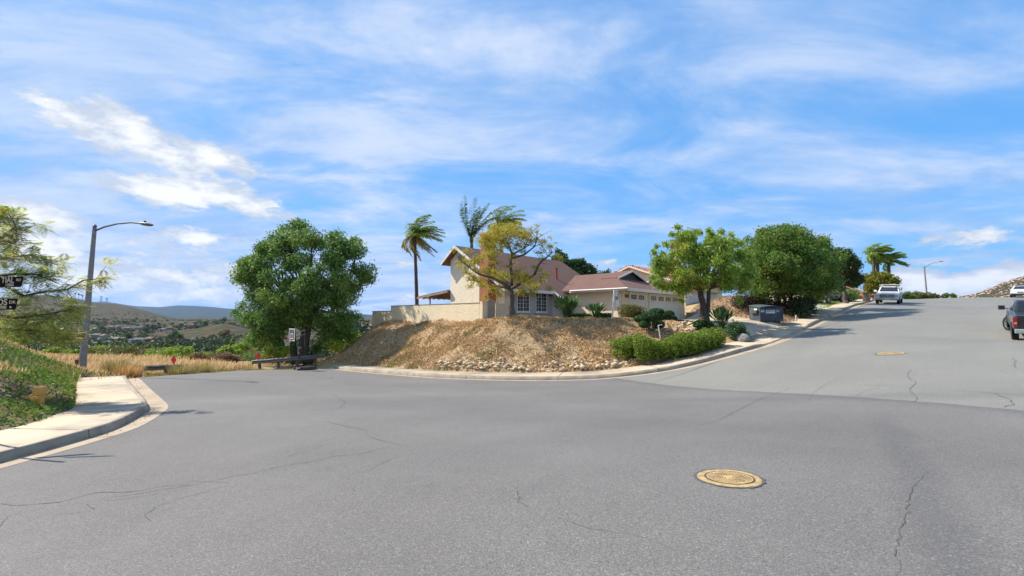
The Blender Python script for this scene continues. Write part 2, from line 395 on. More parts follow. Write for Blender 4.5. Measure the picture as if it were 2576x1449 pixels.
Rpts += [(85, 60, 4.4), (70, 75, 4.0), (62, 82, 3.2), (85, 85, 3.2), (80, 30, 3.4), (50, 10, 1.6), (30, -5, .5)]
Rf = TPS(Rpts)
def offs(L, d):
    out = []
    for i, p in enumerate(L):
        t = (L[min(i+1, len(L)-1)]-L[max(i-1, 0)]).normalized(); out.append(p+Vector((-t.y, t.x))*d)
    return out
GUT, KW, SW = .45, .16, 1.45
def zline(L): return Rf([p.x for p in L], [p.y for p in L])
def drop1(i):        # kerb height along the hill kerb, dropped at the two driveways
    x = K1[i].x
    def dip(a, b): return min(1, max(0, (x-a)/.7))*min(1, max(0, (b-x)/.7))
    return .15-.125*max(dip(13.2, 20.6), dip(26.2, 30.8))
H1 = [drop1(i) for i in range(len(K1))]; H2 = [.15]*len(K2)
sweep = {}
for key, L, H in (('a', K1, H1), ('b', K2, H2)):
    z = zline(L); lines = {}
    for nm, off, dz in (('g0', -.02, lambda h: .006), ('g1', GUT, lambda h: -.02), ('k0', GUT+.025, lambda h: h), ('k1', GUT+KW, lambda h: h+.004), ('s1', GUT+KW+SW, lambda h: max(h, .09)+.03)):
        lines[nm] = [(q.x, q.y, z[i]+dz(H[i])) for i, q in enumerate(offs(L, off))]
    sweep[key] = lines
def ribbon(name, rows, m, parent=None, smooth=False):
    n = len(rows[0]); V = [p for r in rows for p in r]
    F = [(k*n+i, k*n+i+1, (k+1)*n+i+1, (k+1)*n+i) for k in range(len(rows)-1) for i in range(n-1)]
    o = mesh_np(name, V, F, m, parent, smooth); return o
def dropz(L, d): return [(a, b, c-d) for a, b, c in L]
for key in 'ab':
    s = sweep[key]
    tag(ribbon('gutter', [s['g0'], s['g1']], m_gutter), kind='structure')
    tag(ribbon('kerb', [s['g1'], s['k0'], s['k1'], dropz(s['k1'], .02)], m_kerb), kind='structure')
    k1b = [(a, b, c-.012) for a, b, c in s['k1']]
    sw = ribbon('sidewalk', [k1b, s['s1'], dropz(s['s1'], .2)], m_conc); tag(sw, kind='structure')
# expansion joints, dark cut lines across the walk and kerb
jb = MB()
def joints(key, step):
    s = sweep[key]; acc = 0
    for i in range(1, len(s['k1'])-1):
        acc += (Vector(s['k1'][i])-Vector(s['k1'][i-1])).length
        if acc >= step:
            acc = 0; a, b = Vector(s['k0'][i]), Vector(s['s1'][i]); g0, g1 = Vector(s['g0'][i]), Vector(s['g1'][i])
            t = (Vector(s['k1'][i+1])-Vector(s['k1'][i])).normalized()*.009
            up = Vector((0, 0, .006))
            for p, q in ((a+up, Vector(s['k1'][i])+up), (Vector(s['k1'][i])+up*.6, b+up*.6), (g1+up, a+up), (g0+up*.5, g1+up*.5)):
                jb.add([p-t, p+t, q+t, q-t], [(0, 1, 2, 3)])
joints('a', 4.5); joints('b', 2.4)
tag(jb.build('joint', mat('joint_dark', (.12, .10, .085), .95)), kind='structure')

# near ground control points (everything that is not road)
Gp = []
for key in 'ab': Gp += [p for i, p in enumerate(sweep[key]['s1']) if i % 6 == 0]
Gp += [tuple(at(*p)) for p in [
    (0, 862, 20), (145, 916, 22), (0, 950, 13), (100, 960, 16), (205, 948, 24), (97, 1034, 12), (240, 940, 21), (0, 1040, 10.6),
    (1290, 799, 30.8), (1215, 808, 31), (1420, 805, 31.5), (1560, 806, 30), (982, 818, 39), (1100, 813, 35), (900, 860, 40), (860, 893, 38), (830, 905, 36.5), (945, 822, 42),
    (1800, 752, 42), (1880, 755, 40), (1780, 808, 36.5), (1850, 810, 33), (1985, 785, 38), (2030, 792, 36.5), (2080, 768, 46), (2110, 758, 50), (2165, 758, 51), (1724, 806, 43),
    (1930, 790, 36), (1900, 811, 31.5), (1480, 845, 27.5), (1380, 850, 27.6), (1250, 850, 28), (1640, 852, 26.8), (1700, 820, 29), (1772, 808, 30)]]
Gp += [(-28, 18, 1.0), (-27, 25, -.8), (-30, 28, -1.4), (-14, 5.5, -.1), (-20, 10, .7), (-15, -6, .2), (-21.2, 27, -1.75), (-20.5, 31, -2.0), (-20.5, 38, -2.35), (-15.5, 38.5, -2.3),
       (-18.5, 41, -2.45), (-30, 40, -2.1), (-30, 55, -3.5), (-20, 55, -3.7), (-12, 57, -3.8), (-2.4, 32.1, 1.33), (-.7, 33.9, 1.36), (-42, 50, -2.9), (-48, 62, -3.8), (-16, 46, -2.6), (-12.5, 50, -1.6),
       (-5, 42, 1.4), (0, 37, 1.45), (5, 42, 1.5), (10, 45, 1.5), (8, 33.5, 1.42), (12, 37, 1.42), (15.5, 41, 1.45), (13, 33, 1.36), (16.2, 30.5, 1.22), (18.5, 32.5, 1.5), (-8, 52, .2),
       (22, 52, 3.7), (27, 60, 4.0), (16, 56, 3.4), (0, 60, .3), (34, 66, 3.9), (45, 75, 3.9), (60, 88, 3.0), (-40, 20, 1.4), (-40, 0, 1), (-25, -20, .3), (0, 85, -2), (25, 85, 3)]
Gf = TPS(Gp, .01)
def interp_y(px, tab): return np.interp(px, [t[0] for t in tab], [t[1] for t in tab])
RIDGES = [  # depth, spread, silhouette as surveyed
    (12000, 2300, [(-400, 770), (160, 775), (230, 762), (257, 757), (300, 764), (350, 771), (400, 773), (450, 768), (500, 770), (560, 775), (640, 780), (760, 783), (950, 792), (1150, 796), (1290, 800)], 14),
    (2500, 520, [(-500, 750), (0, 750), (60, 744), (110, 742), (180, 750), (240, 761), (290, 765), (330, 772), (400, 790), (440, 803), (520, 812), (700, 816)], 7),
    (700, 150, [(-300, 860), (330, 858), (400, 848), (440, 838), (500, 828), (540, 819), (570, 817), (620, 827), (670, 848), (760, 858), (1200, 850)], 2.2),
    (1000, 260, [(2000, 800), (2395, 752), (2450, 741), (2500, 724), (2540, 708), (2576, 698), (2650, 680), (2760, 675), (3400, 720)], 3)]
def V(x, y):
    x = np.asarray(x, float); y = np.asarray(y, float)
    r = np.hypot(x, y); az = np.clip(np.arctan2(x, y), -1.0, 1.0); dep = r*np.cos(az); px = 1288+FPX*np.tan(az)
    lg = np.log(np.maximum(r, 1))
    def prof(t): return np.interp(lg, np.log([a for a, b in t]), [b for a, b in t])
    left = prof([(60, -3.4), (90, -7), (150, -13), (250, -20), (400, -26), (700, -29), (1000, -26), (1500, -19), (2200, -10), (4000, -4), (9000, 10), (16000, 10)])
    right = prof([(60, 3.6), (110, 3.2), (200, -4), (400, -12), (700, -12), (1500, -10), (4000, 0), (16000, 10)])
    t = np.clip((px-1100)/900, 0, 1); t = t*t*(3-2*t)
    z = left*(1-t)+right*t
    for D, w, tab, na in RIDGES:
        py = interp_y(px, tab); hz = CAMZ+(800-py)/FPX*D
        g = np.exp(-((dep-D)/w)**2)
        edge = np.ones_like(px) if D != 1000 else np.clip((px-2150)/200, 0, 1)
        if D == 700: edge = np.clip((px-250)/120, 0, 1)*np.clip((800-px)/150, 0, 1)
        g = g*edge
        z = np.maximum(z, z*(1-g)+(hz+fbm(x, y, w*.45, 5, int(D))*na*1.6+(fbm(x, y, 16, 3, 61)*3.5 if D == 1000 else 0))*g) if D > 800 else z*(1-g)+(hz+fbm(x, y, 60, 4, 3)*na)*g
    z = z+fbm(x, y, 90, 4, 9)*np.clip((r-120)/400, 0, 1)*4
    return z
def H(x, y):
    x = np.atleast_1d(np.asarray(x, float)); y = np.atleast_1d(np.asarray(y, float))
    r = np.hypot(x, y); az = np.arctan2(x, y); px = 1288+FPX*np.tan(np.clip(az, -1, 1))
    s = np.clip((px-900)/900, 0, 1); a = 62+s*33; b = 95+s*45
    t = np.clip((r-a)/(b-a), 0, 1); t = t*t*(3-2*t)
    g = np.clip(Gf(x, y), -12, 12)
    back = (np.abs(az) > 1.15)
    g = np.where(back & (y < 0), np.clip(g, -1.5, 2.5), g)
    return g*(1-t)+V(x, y)*t
def Hs(x, y): return float(H([x], [y])[0])
def Rs(x, y): return float(Rf([x], [y])[0])

def cdt(lines, pts, keep, zf, fixed=None):
    """constrained triangulation: lines = list of polylines (open), pts = loose points, keep(cx, cy) -> bool mask"""
    V2, E = [], []
    for L in lines:
        b = len(V2); V2 += [Vector((p[0], p[1])) for p in L]; E += [(b+i, b+i+1) for i in range(len(L)-1)]
    nb = len(V2); V2 += [Vector((p[0], p[1])) for p in pts]
    v, e, f, ov, oe, of = geometry.delaunay_2d_cdt(V2, E, [], 0, 1e-5)
    P = np.array([(p.x, p.y) for p in v]); F = np.array([t for t in f if len(t) == 3])
    c = P[F].mean(1); F = F[keep(c[:, 0], c[:, 1])]
    a = P[F]; area = (a[:, 1, 0]-a[:, 0, 0])*(a[:, 2, 1]-a[:, 0, 1])-(a[:, 2, 0]-a[:, 0, 0])*(a[:, 1, 1]-a[:, 0, 1])
    F[area < 0] = F[area < 0][:, ::-1]
    z = zf(P[:, 0], P[:, 1])
    if fixed:
        for i, o in enumerate(ov):
            for j in o:
                if j in fixed: z[i] = fixed[j]
    return np.c_[P, z], F
def inpoly(x, y, poly):
    x = np.asarray(x); y = np.asarray(y); c = np.zeros(x.shape, bool); n = len(poly)
    for i in range(n):
        x0, y0 = poly[i][0], poly[i][1]; x1, y1 = poly[(i+1) % n][0], poly[(i+1) % n][1]
        if y0 == y1: continue
        c ^= ((y0 > y) != (y1 > y)) & (x < (x1-x0)*(y-y0)/(y1-y0)+x0)
    return c
# --- road sheet
rag = []
bl = [K2[-1]]+[Vector((p.x, p.y)) for p in backE]+[K1[0]]
for i in range(len(bl)-1):
    k = max(2, int((bl[i+1]-bl[i]).length/.35))
    for j in range(k):
        q = bl[i].lerp(bl[i+1], j/k); rag.append(q+(Vector((random.uniform(-.12, .12), random.uniform(-.12, .12))) if (i or j) else Vector((0, 0))))
outR = [Vector((75, 84)), Vector((95, 80)), Vector((100, 30)), Vector((70, -25)), Vector((-9.6, -25))]
ROADP = K2+rag[1:]+K1+outR
gx, gy = np.meshgrid(np.arange(-24, 100, 1.3), np.arange(-25, 84, 1.3)); gx = gx.ravel(); gy = gy.ravel()
ins = inpoly(gx, gy, ROADP); ins &= (gy % 2.6 < 1.3) | (np.hypot(gx, gy) < 45)
dk = np.array([(p.x, p.y) for p in ROADP])
hx, hy = np.meshgrid(np.arange(-22, 26, .65), np.arange(1.3, 28, .65)); hx = hx.ravel()+.3; hy = hy.ravel()+.3; kk = inpoly(hx, hy, ROADP); gx = np.r_[gx, hx]; gy = np.r_[gy, hy]; ins = np.r_[ins, kk]
ptsR = [(a, b) for a, b in zip(gx[ins], gy[ins]) if np.min(np.hypot(dk[:, 0]-a, dk[:, 1]-b)) > .5]
Vr, Fr = cdt([ROADP+[ROADP[0]]], ptsR, lambda x, y: inpoly(x, y, ROADP), Rf)
road = mesh_np('road', Vr, Fr, m_asph, smooth=True); tag(road, kind='structure'); road.data.materials.append(m_crack_shadow)
# cracks and the lamp pole's painted shadow: thin tar-dark ribbons laid into the road's own mesh
def crack_shadow_ribbon(pix, w, jit=.035, seg=.16):
    w = w*.56
    P = []; seg = .07 if pix[0][1] > 1100 else seg
    for p, q in zip(pix[:-1], pix[1:]):
        a, b = Vector(ray_road(*p)), Vector(ray_road(*q)); k = max(1, int((b-a).length/seg))
        P += [a.lerp(b, i/k) for i in range(k)]
    P.append(Vector(ray_road(*pix[-1])))
    n = len(P); out = []; jx = np.cumsum(RNG.normal(0, 1, n)); jx = jx-np.linspace(jx[0], jx[-1], n); jx = np.clip(jx*.5, -2, 2)
    for i, p in enumerate(P):
        t = (P[min(i+1, n-1)]-P[max(i-1, 0)]).normalized(); nn = Vector((-t.y, t.x)); c = p+nn*(jit if pix[0][1] < 1100 else .016)*(jx[i]*.5+RNG.normal()*.5)
        ww = w*(.35+.65*math.sin(PI*min(1, max(.04, i/n)))**.4)*RNG.uniform(.5, 1.3)
        out.append((c-nn*ww/2, c+nn*ww/2))
    return out
def ray_road(px, py):
    u, v = (px-1288)/FPX, (py-724.5)/FPX; den = math.cos(TILT)+v*math.sin(TILT)
    dx, dz = u/den, (math.sin(TILT)-v*math.cos(TILT))/den
    d = 3.0
    for it in range(400):
        z = CAMZ+dz*d
        if z < Rs(dx*d, d): break
        d += .02+d*.012
    lo, hi = d-(.02+d*.013), d
    for it in range(12):
        mm = (lo+hi)/2
        if CAMZ+dz*mm < Rs(dx*mm, mm): hi = mm
        else: lo = mm
    return (dx*lo, lo)
CR = [([(0, 1268), (40, 1273), (150, 1265), (240, 1240), (335, 1238), (420, 1222), (480, 1218)], .022), ([(260, 1254), (330, 1245), (480, 1222), (560, 1205), (640, 1190), (720, 1170), (790, 1160), (840, 1148), (905, 1142), (960, 1128), (1005, 1120)], .02),
      ([(0, 1325), (18, 1300), (70, 1287), (110, 1278)], .014), ([(140, 1295), (200, 1290), (240, 1282), (215, 1268)], .012), ([(260, 1262), (350, 1250), (400, 1240)], .012),
      ([(380, 1312), (368, 1295), (395, 1275), (450, 1255), (510, 1240), (560, 1225)], .014), ([(470, 1211), (540, 1212), (580, 1216)], .010),
      ([(930, 1085), (890, 1075), (850, 1068), (820, 1060)], .018), ([(925, 1090), (930, 1100), (970, 1110), (1005, 1118)], .014), ([(745, 1140), (720, 1150), (790, 1130), (820, 1118)], .016),
      ([(700, 1142), (770, 1128), (810, 1115)], .014), ([(430, 1060), (560, 1050), (700, 1042), (850, 1030), (870, 1010), (830, 990), (740, 985)], .02), ([(380, 975), (470, 970), (560, 960), (608, 957)], .03),  # the final polyline is the lamp pole's cast shadow, painted as a ribbon
      ([(1760, 1070), (1810, 1055), (1860, 1030), (1905, 1005), (1960, 985), (1990, 975)], .02), ([(1690, 1068), (1740, 1071), (1760, 1070)], .012),
      ([(2335, 1185), (2325, 1200), (2300, 1230), (2290, 1270), (2275, 1330), (2262, 1370), (2262, 1449)], .009), ([(2290, 930), (2285, 950), (2300, 965), (2285, 980), (2310, 1000), (2300, 1012)], .03),
      ([(2500, 990), (2540, 1003), (2550, 1015), (2530, 1025)], .035), ([(2440, 985), (2500, 990), (2576, 995)], .018), ([(2060, 965), (2150, 968), (2300, 975), (2440, 985), (2576, 992)], .016),
      ([(1290, 1225), (1310, 1250), (1300, 1262), (1330, 1275)], .009), ([(1570, 950), (1590, 960)], .02), ([(2200, 888), (2330, 893)], .015), ([(1700, 965), (1760, 950), (1810, 945)], .018),
      ([(2550, 900), (2556, 925)], .03), ([(2130, 1010), (2170, 985), (2220, 972)], .014), ([(2030, 1010), (2060, 975), (2110, 950)], .014), ([(1400, 1300), (1480, 1330), (1600, 1345), (1690, 1380)], .008), ([(860, 1200), (930, 1182), (1000, 1150), (1100, 1130)], .010)]
cv, cf = [], []
for pix, w in CR:
    rr = crack_shadow_ribbon(pix, w); b = len(cv)
    for a, c in rr: cv += [a, c]
    cf += [(b+2*i, b+2*i+1, b+2*i+3, b+2*i+2) for i in range(len(rr)-1)]
cz = Rf([p.x for p in cv], [p.y for p in cv])
cm = bpy.data.meshes.new('c'); cm.from_pydata([(p.x, p.y, z+.005) for p, z in zip(cv, cz)], [], cf)
bm = bmesh.new(); bm.from_mesh(road.data); n0 = len(bm.faces); bm.from_mesh(cm); bm.faces.ensure_lookup_table()
for f in bm.faces[n0:]:
    f.material_index = 1
    if f.normal.z < 0: f.normal_flip()
bm.to_mesh(road.data); bm.free()

# --- near ground with the corridor of road and walks cut out
S1a = [Vector(p[:2]) for p in sweep['a']['s1']]; S1b = [Vector(p[:2]) for p in sweep['b']['s1']]
HOLE = S1b+rag+S1a+outR+[Vector((S1b[0].x, -25))]
azs = np.radians(np.r_[np.arange(-60, 60, .4), np.arange(60, 300, 5)]); RAD = 150.
ring = [Vector((RAD*math.sin(a), RAD*math.cos(a))) for a in azs]
gx, gy = np.meshgrid(np.arange(-60, 60, .75), np.arange(-5, 66, .75)); P = np.c_[gx.ravel(), gy.ravel()]
P = P[~inpoly(P[:, 0], P[:, 1], HOLE) & (P[:, 1] > np.abs(P[:, 0])*.72-4)]
gx, gy = np.meshgrid(np.arange(-146, 146, 4.1), np.arange(-146, 146, 4.1)); Q = np.c_[gx.ravel(), gy.ravel()]
Q = Q[~inpoly(Q[:, 0], Q[:, 1], HOLE) & (np.hypot(Q[:, 0], Q[:, 1]) < 146) & ~((np.abs(Q[:, 0]) < 60) & (Q[:, 1] > -5) & (Q[:, 1] < 66) & (Q[:, 1] > np.abs(Q[:, 0])*.72-4))]
dk = np.array([(p.x, p.y) for p in HOLE])
BANKP = [tuple(p) for p in S1a if p.x < 11.2]+[(11.0, 28.2), (10.6, 30.6), (8, 32.5), (3, 34), (-2, 32.8), (-11, 41), (-14, 45), (-17, 43), (-15.5, 36)]
gx, gy = np.meshgrid(np.arange(-16, 13, .33), np.arange(23, 42, .33)); B_ = np.c_[gx.ravel()+RNG.uniform(-.05, .05, gx.size), gy.ravel()]
B_ = B_[inpoly(B_[:, 0], B_[:, 1], BANKP) & ~inpoly(B_[:, 0], B_[:, 1], HOLE)]
P = np.r_[P, Q, B_]; P = P[[np.min(np.hypot(dk[:, 0]-a, dk[:, 1]-b)) > .35 for a, b in P]]
lines = [HOLE+[HOLE[0]], ring+[ring[0]]]
fixed = {}
for i in range(len(S1b)): fixed[i] = sweep['b']['s1'][i][2]-.012
for i in range(len(rag)): fixed[len(S1b)+i] = Rs(rag[i].x, rag[i].y)+.004
for i in range(len(S1a)): fixed[len(S1b)+len(rag)+i] = sweep['a']['s1'][i][2]-.012
for i in range(len(outR)+1): q = HOLE[len(S1b)+len(rag)+len(S1a)+i]; fixed[len(S1b)+len(rag)+len(S1a)+i] = Rs(q.x, q.y)
BANK = [tuple(p) for p in S1a if p.x < 11.2]+[(11.0, 28.2), (10.6, 30.6), (8, 32.5), (3, 34), (-2, 32.8), (-11, 41), (-14, 45), (-17, 43), (-15.5, 36)]
def zg(x, y):
    z = H(x, y); b = inpoly(x, y, BANK); r = np.hypot(x, y)
    return z+np.where(b, fbm(x, y, 1.6, 3, 4)*.11+fbm(x, y, .6, 2, 14)*.12, fbm(x, y, 2.5, 3, 5)*.05)*(r < 80)
Vg, Fg = cdt(lines, P, lambda x, y: ~inpoly(x, y, HOLE) & (np.hypot(x, y) < RAD), zg, fixed)
def ground_mats():
    a = mat('bank_soil', (.42, .305, .165), .95, (.31, .215, .115), 2.2, .6, 14, world=True, c3=(.36, .25, .14), s3=.7)
    b = mat('verge_soil', (.10, .09, .045), .95, (.16, .10, .055), 1.2, .5, 12, world=True)
    c = mat('dry_field', (.34, .24, .11), .95, (.24, .19, .09), .9, .4, 10, world=True)
    d = mat('yard_mulch', (.15, .09, .065), .95, (.24, .17, .12), 2.5, .5, 12, world=True)
    e = mat('lawn_ground', (.13, .20, .035), .95, (.19, .19, .06), 1.2, .3, 12, world=True, c3=(.28, .2, .09), s3=.5)
    return [a, b, c, d, e]
gm = ground_mats()
ground = mesh_np('ground', Vg, Fg, gm[0], smooth=True); tag(ground, kind='structure')
for m_ in gm[1:]: ground.data.materials.append(m_)
cx = Vg[Fg].mean(1); mi = np.full(len(Fg), 2)
mi[inpoly(cx[:, 0], cx[:, 1], [(-9, -25), (-9, 24.5), (-20.5, 24.5), (-26, 26.5), (-60, 30), (-60, -25)])] = 1
mi[inpoly(cx[:, 0], cx[:, 1], BANK)] = 0
mi[inpoly(cx[:, 0], cx[:, 1], [(-3, 33.5), (8, 32.4), (10.8, 30.4), (11.2, 28.0), (13, 26.5), (17, 30), (19.5, 33), (16.5, 44), (0, 60), (-14, 46)])] = 3
mi[inpoly(cx[:, 0], cx[:, 1], [(17, 44), (16.6, 36), (18, 31.5), (24, 34), (30, 44), (22, 60)])] = 0
mi[inpoly(cx[:, 0], cx[:, 1], [(19.5, 30), (30, 37), (48, 58), (60, 75), (45, 85), (24, 60), (23, 38)])] = 4
ground.data.polygons.foreach_set('material_index', mi.astype(np.int32))
# --- far terrain out to the mountains
def far_mat():
    m, nt, b, out = newmat('chaparral')
    P = _n(nt, 'ShaderNodeNewGeometry').outputs['Position']
    n1 = noise_f(nt, P, .006, 6, .62); n2 = noise_f(nt, P, .03, 6, .7); n3 = noise_f(nt, P, .11, 4, .7)
    v = _n(nt, 'ShaderNodeTexVoronoi', {'Vector': P, 'Scale': .07, 'Randomness': 1.}).outputs['Distance']
    c = mix_c(nt, ramp_f(nt, n1, .48, .64), (.105, .066, .043), (.066, .058, .030))
    c = mix_c(nt, ramp_f(nt, n2, .45, .62), c, (.035, .045, .020))
    c = mix_c(nt, ramp_f(nt, n3, .6, .72), c, (.20, .14, .09))
    c = mix_c(nt, ramp_f(nt, v, .25, .6, .8, 0), c, (.028, .045, .017))
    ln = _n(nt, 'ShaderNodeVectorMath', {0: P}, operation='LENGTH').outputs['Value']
    c = mix_c(nt, ramp_f(nt, ln, 5000, 8000), c, (.028, .045, .036))  # far slopes tinted darker blue-green with distance, deepening the hazy blue
    nt.links.new(c, b.inputs['Base Color']); b.inputs['Roughness'].default_value = 1; b.inputs['Specular IOR Level'].default_value = 0.1
    bump_to(nt, b, n2, .8, 8)
    return m
rr = np.geomspace(RAD, 17000, 150); A, Rr = np.meshgrid(np.r_[azs, azs[:1]+2*PI], rr)
X, Y = Rr*np.sin(A), Rr*np.cos(A); Z = V(X.ravel(), Y.ravel()); Z[:len(azs)+1] = H(X[0], Y[0])
n = len(azs)+1; I = np.arange(n*len(rr)).reshape(len(rr), n)
F = np.stack([I[:-1, :-1], I[:-1, 1:], I[1:, 1:], I[1:, :-1]], -1).reshape(-1, 4)[:, ::-1]
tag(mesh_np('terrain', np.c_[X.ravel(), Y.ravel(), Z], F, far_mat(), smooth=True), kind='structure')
# ------------------------------------------------------------------ driveways
def patch(name, poly, m, dz=.03, step=1.0, kind='structure', zf=None):
    P = [Vector(p[:2]) for p in poly]; L = []
    for i in range(len(P)):
        a, b = P[i], P[(i+1) % len(P)]; k = max(1, int((b-a).length/step)); L += [a.lerp(b, j/k) for j in range(k)]
    x0, x1 = min(p.x for p in L), max(p.x for p in L); y0, y1 = min(p.y for p in L), max(p.y for p in L)
    gx, gy = np.meshgrid(np.arange(x0, x1, step), np.arange(y0, y1, step)); gx = gx.ravel(); gy = gy.ravel(); k = inpoly(gx, gy, L)
    dk = np.array([(p.x, p.y) for p in L]); pts = [(a, b) for a, b in zip(gx[k], gy[k]) if np.min(np.hypot(dk[:, 0]-a, dk[:, 1]-b)) > step*.35]
    Vp, Fp = cdt([L+[L[0]]], pts, lambda x, y: inpoly(x, y, L), zf or (lambda x, y: H(x, y)+dz))
    return tag(mesh_np(name, Vp, Fp, m, smooth=True), kind=kind)
def s1_between(xa, xb): return [Vector(p[:2]) for p in sweep['a']['s1'] if xa <= p[0] <= xb]
fr = s1_between(12.4, 19.6)
def dr_z(x, y):
    z = H(x, y)+.05
    k = np.array(sweep['a']['s1']); d = np.hypot(np.asarray(x)[:, None]-k[:, 0], np.asarray(y)[:, None]-k[:, 1]); j = d.argmin(1); w = np.clip(d.min(1)/2.5, 0, 1)
    return np.maximum(z*w+(k[j, 2]-.004)*(1-w), np.where(d.min(1) > .12, z+.02, -99))
patch('driveway', fr+[Vector((19.9, 31.6)), Vector((17.2, 34)), Vector((17.4, 43.4)), Vector((16.6, 43.4)), Vector((9.2, 35.7)), Vector((9.6, 34.6)), Vector((11.4, 31.4))], m_conc, zf=dr_z)
fr = s1_between(26.0, 30.6)
patch('driveway', fr+[Vector((31, 45)), Vector((26, 47)), Vector((23.5, 42))], m_conc2, zf=dr_z)

# ------------------------------------------------------------------ the house on the corner
HO = Vector((-.54, 34.3, 0)); HR = math.atan2(.72, .69)
m_stucco = mat('cream_stucco', (.90, .80, .60), .95, (.83, .72, .53), 1.3, .9, 16, c3=(.93, .84, .66), s3=4)
m_stuc2 = mat('smooth_cream_stucco', (.80, .67, .46), .95, (.76, .63, .43), .8, .25, 40)
m_siding = mat('grey_siding', (.52, .46, .43), .85, (.48, .43, .40), 2, .1, 40)
m_white = mat('white_paint', (.78, .75, .70), .6, (.70, .67, .62), 2)
m_door = mat('garage_door_paint', (.78, .71, .61), .65, (.74, .67, .57), 1.2)
m_glass = mat('dark_window_glass', (.02, .023, .028), .06, (.035, .04, .045), 1.4, spec=.7)
m_soffit = mat('soffit_paint', (.55, .47, .36), .85)
m_brick = None
def shingles():
    m, nt, b, out = newmat('brown_shingles')
    tcn = _n(nt, 'ShaderNodeTexCoord').outputs['Object']
    sp = _n(nt, 'ShaderNodeSeparateXYZ', {0: tcn}).outputs
    xy = _n(nt, 'ShaderNodeCombineXYZ', {0: _n(nt, 'ShaderNodeMath', {0: sp[0], 1: sp[1]}, operation='ADD').outputs[0], 1: _n(nt, 'ShaderNodeMath', {0: sp[2], 1: 2.0}, operation='MULTIPLY').outputs[0], 2: 0.0}).outputs[0]
    br = _n(nt, 'ShaderNodeTexBrick', {'Vector': xy, 'Scale': 1.0, 'Color1': (.135, .075, .058, 1), 'Color2': (.185, .105, .082, 1), 'Mortar': (.08, .045, .035, 1), 'Mortar Size': .014, 'Brick Width': .34, 'Row Height': .22, 'Bias': 0.0})
    n1 = noise_f(nt, tcn, 5, 4, .7); n2 = noise_f(nt, tcn, .5, 4)
    c = mix_c(nt, ramp_f(nt, n1, .35, .7), br.outputs['Color'], (.195, .115, .092)); c = mix_c(nt, ramp_f(nt, n2, .4, .7, 0, .35), c, (.16, .095, .075))
    nt.links.new(c, b.inputs['Base Color']); b.inputs['Roughness'].default_value = .95; b.inputs['Specular IOR Level'].default_value = .2
    bump_to(nt, b, n1, .6, .03); return m
def bricks(name='red_brick', c1=(.36, .085, .04), c2=(.46, .14, .06), mo=(.30, .20, .14)):
    m, nt, b, out = newmat(name)
    tcn = _n(nt, 'ShaderNodeTexCoord').outputs['Object']; sp = _n(nt, 'ShaderNodeSeparateXYZ', {0: tcn}).outputs
    xy = _n(nt, 'ShaderNodeCombineXYZ', {0: _n(nt, 'ShaderNodeMath', {0: sp[0], 1: sp[1]}, operation='ADD').outputs[0], 1: sp[2], 2: 0.0}).outputs[0]
    br = _n(nt, 'ShaderNodeTexBrick', {'Vector': xy, 'Scale': 1.0, 'Color1': c1+(1,), 'Color2': c2+(1,), 'Mortar': mo+(1,), 'Mortar Size': .012, 'Brick Width': .22, 'Row Height': .08})
    nt.links.new(br.outputs['Color'], b.inputs['Base Color']); b.inputs['Roughness'].default_value = .95; bump_to(nt, b, br.outputs['Fac'], .4, .01); return m
m_roof = shingles(); m_brick = bricks()
house = thing('house', HO, HR, 'cream stucco corner house with brown shingle roof, tall side gable and three-car garage', 'house')
Z0, EZ, RZ_ = .55, 3.95, 7.66
SL = (RZ_-3.85)/5.9
w = MB()
# gable body: profile in y-z swept along x, rear wall taller than the front
prof = [(0, Z0), (6.5, Z0), (6.5, 6.55), (5.3, RZ_-.22), (.02, 4.22), (0, 4.2)]
def sweepx(mb, prof, x0, x1):
    n = len(prof); mb.add([(x0, y, z) for y, z in prof]+[(x1, y, z) for y, z in prof],
        [tuple(range(n)), tuple(range(2*n-1, n-1, -1))]+[((i+1) % n, i, n+i, n+(i+1) % n) for i in range(n)])
sweepx(w, prof, 0, 13.3); w.build('wall', m_stucco, house)
g = MB(); gpoly = [(6.87, Z0), (17.97, Z0), (17.97, 3.82), (12.42, 5.6), (6.87, 3.82)]
# garage wing block with hipped roof above it
g.box(6.87, 17.97, -6.05, 2.6, Z0, 3.84); g.build('wall', m_stuc2, house)
s_ = MB()
for k in range(13):     # horizontal lap boards of the window wall
    z0 = 1.2+k*.205; s_.add([(1.0, -.035, z0), (6.85, -.035, z0), (6.85, -.012, z0+.205), (1.0, -.012, z0+.205), (1.0, .01, z0), (6.85, .01, z0), (6.85, .01, z0+.205), (1.0, .01, z0+.205)],
        [(0, 1, 2, 3), (4, 7, 6, 5), (0, 4, 5, 1), (3, 2, 6, 7), (0, 3, 7, 4), (1, 5, 6, 2)])
s_.build('siding', m_siding, house)
def rz(y): return RZ_-SL*abs(5.3-y) if y <= 5.3 else RZ_-.74*(y-5.3)
r = MB()
r.slab([(-.55, -.6, rz(-.6)), (13.7, -.6, rz(-.6)), (13.7, 5.3, RZ_), (-.55, 5.3, RZ_)], .13)
r.slab([(-.55, 5.3, RZ_-.001), (13.7, 5.3, RZ_-.001), (13.7, 7.15, rz(7.15)), (-.55, 7.15, rz(7.15))], .13)
r.slab([(5.2, -1.35, rz(-1.35)+.01), (6.6, -1.35, rz(-1.35)+.01), (6.6, -.55, rz(-.55)+.01), (5.2, -.55, rz(-.55)+.01)], .13)
RG = 5.85; x0, x1, yf, xm = 6.35, 18.45, -6.65, 12.42; sg = (RG-3.95)/(xm-x0); tb = 5.18
r.slab([(x0, yf, 3.95), (xm-2.1, -3.3, tb), (xm, -3.3, RG), (xm, 3.5, RG), (x0, 3.5, 3.95)], .12)
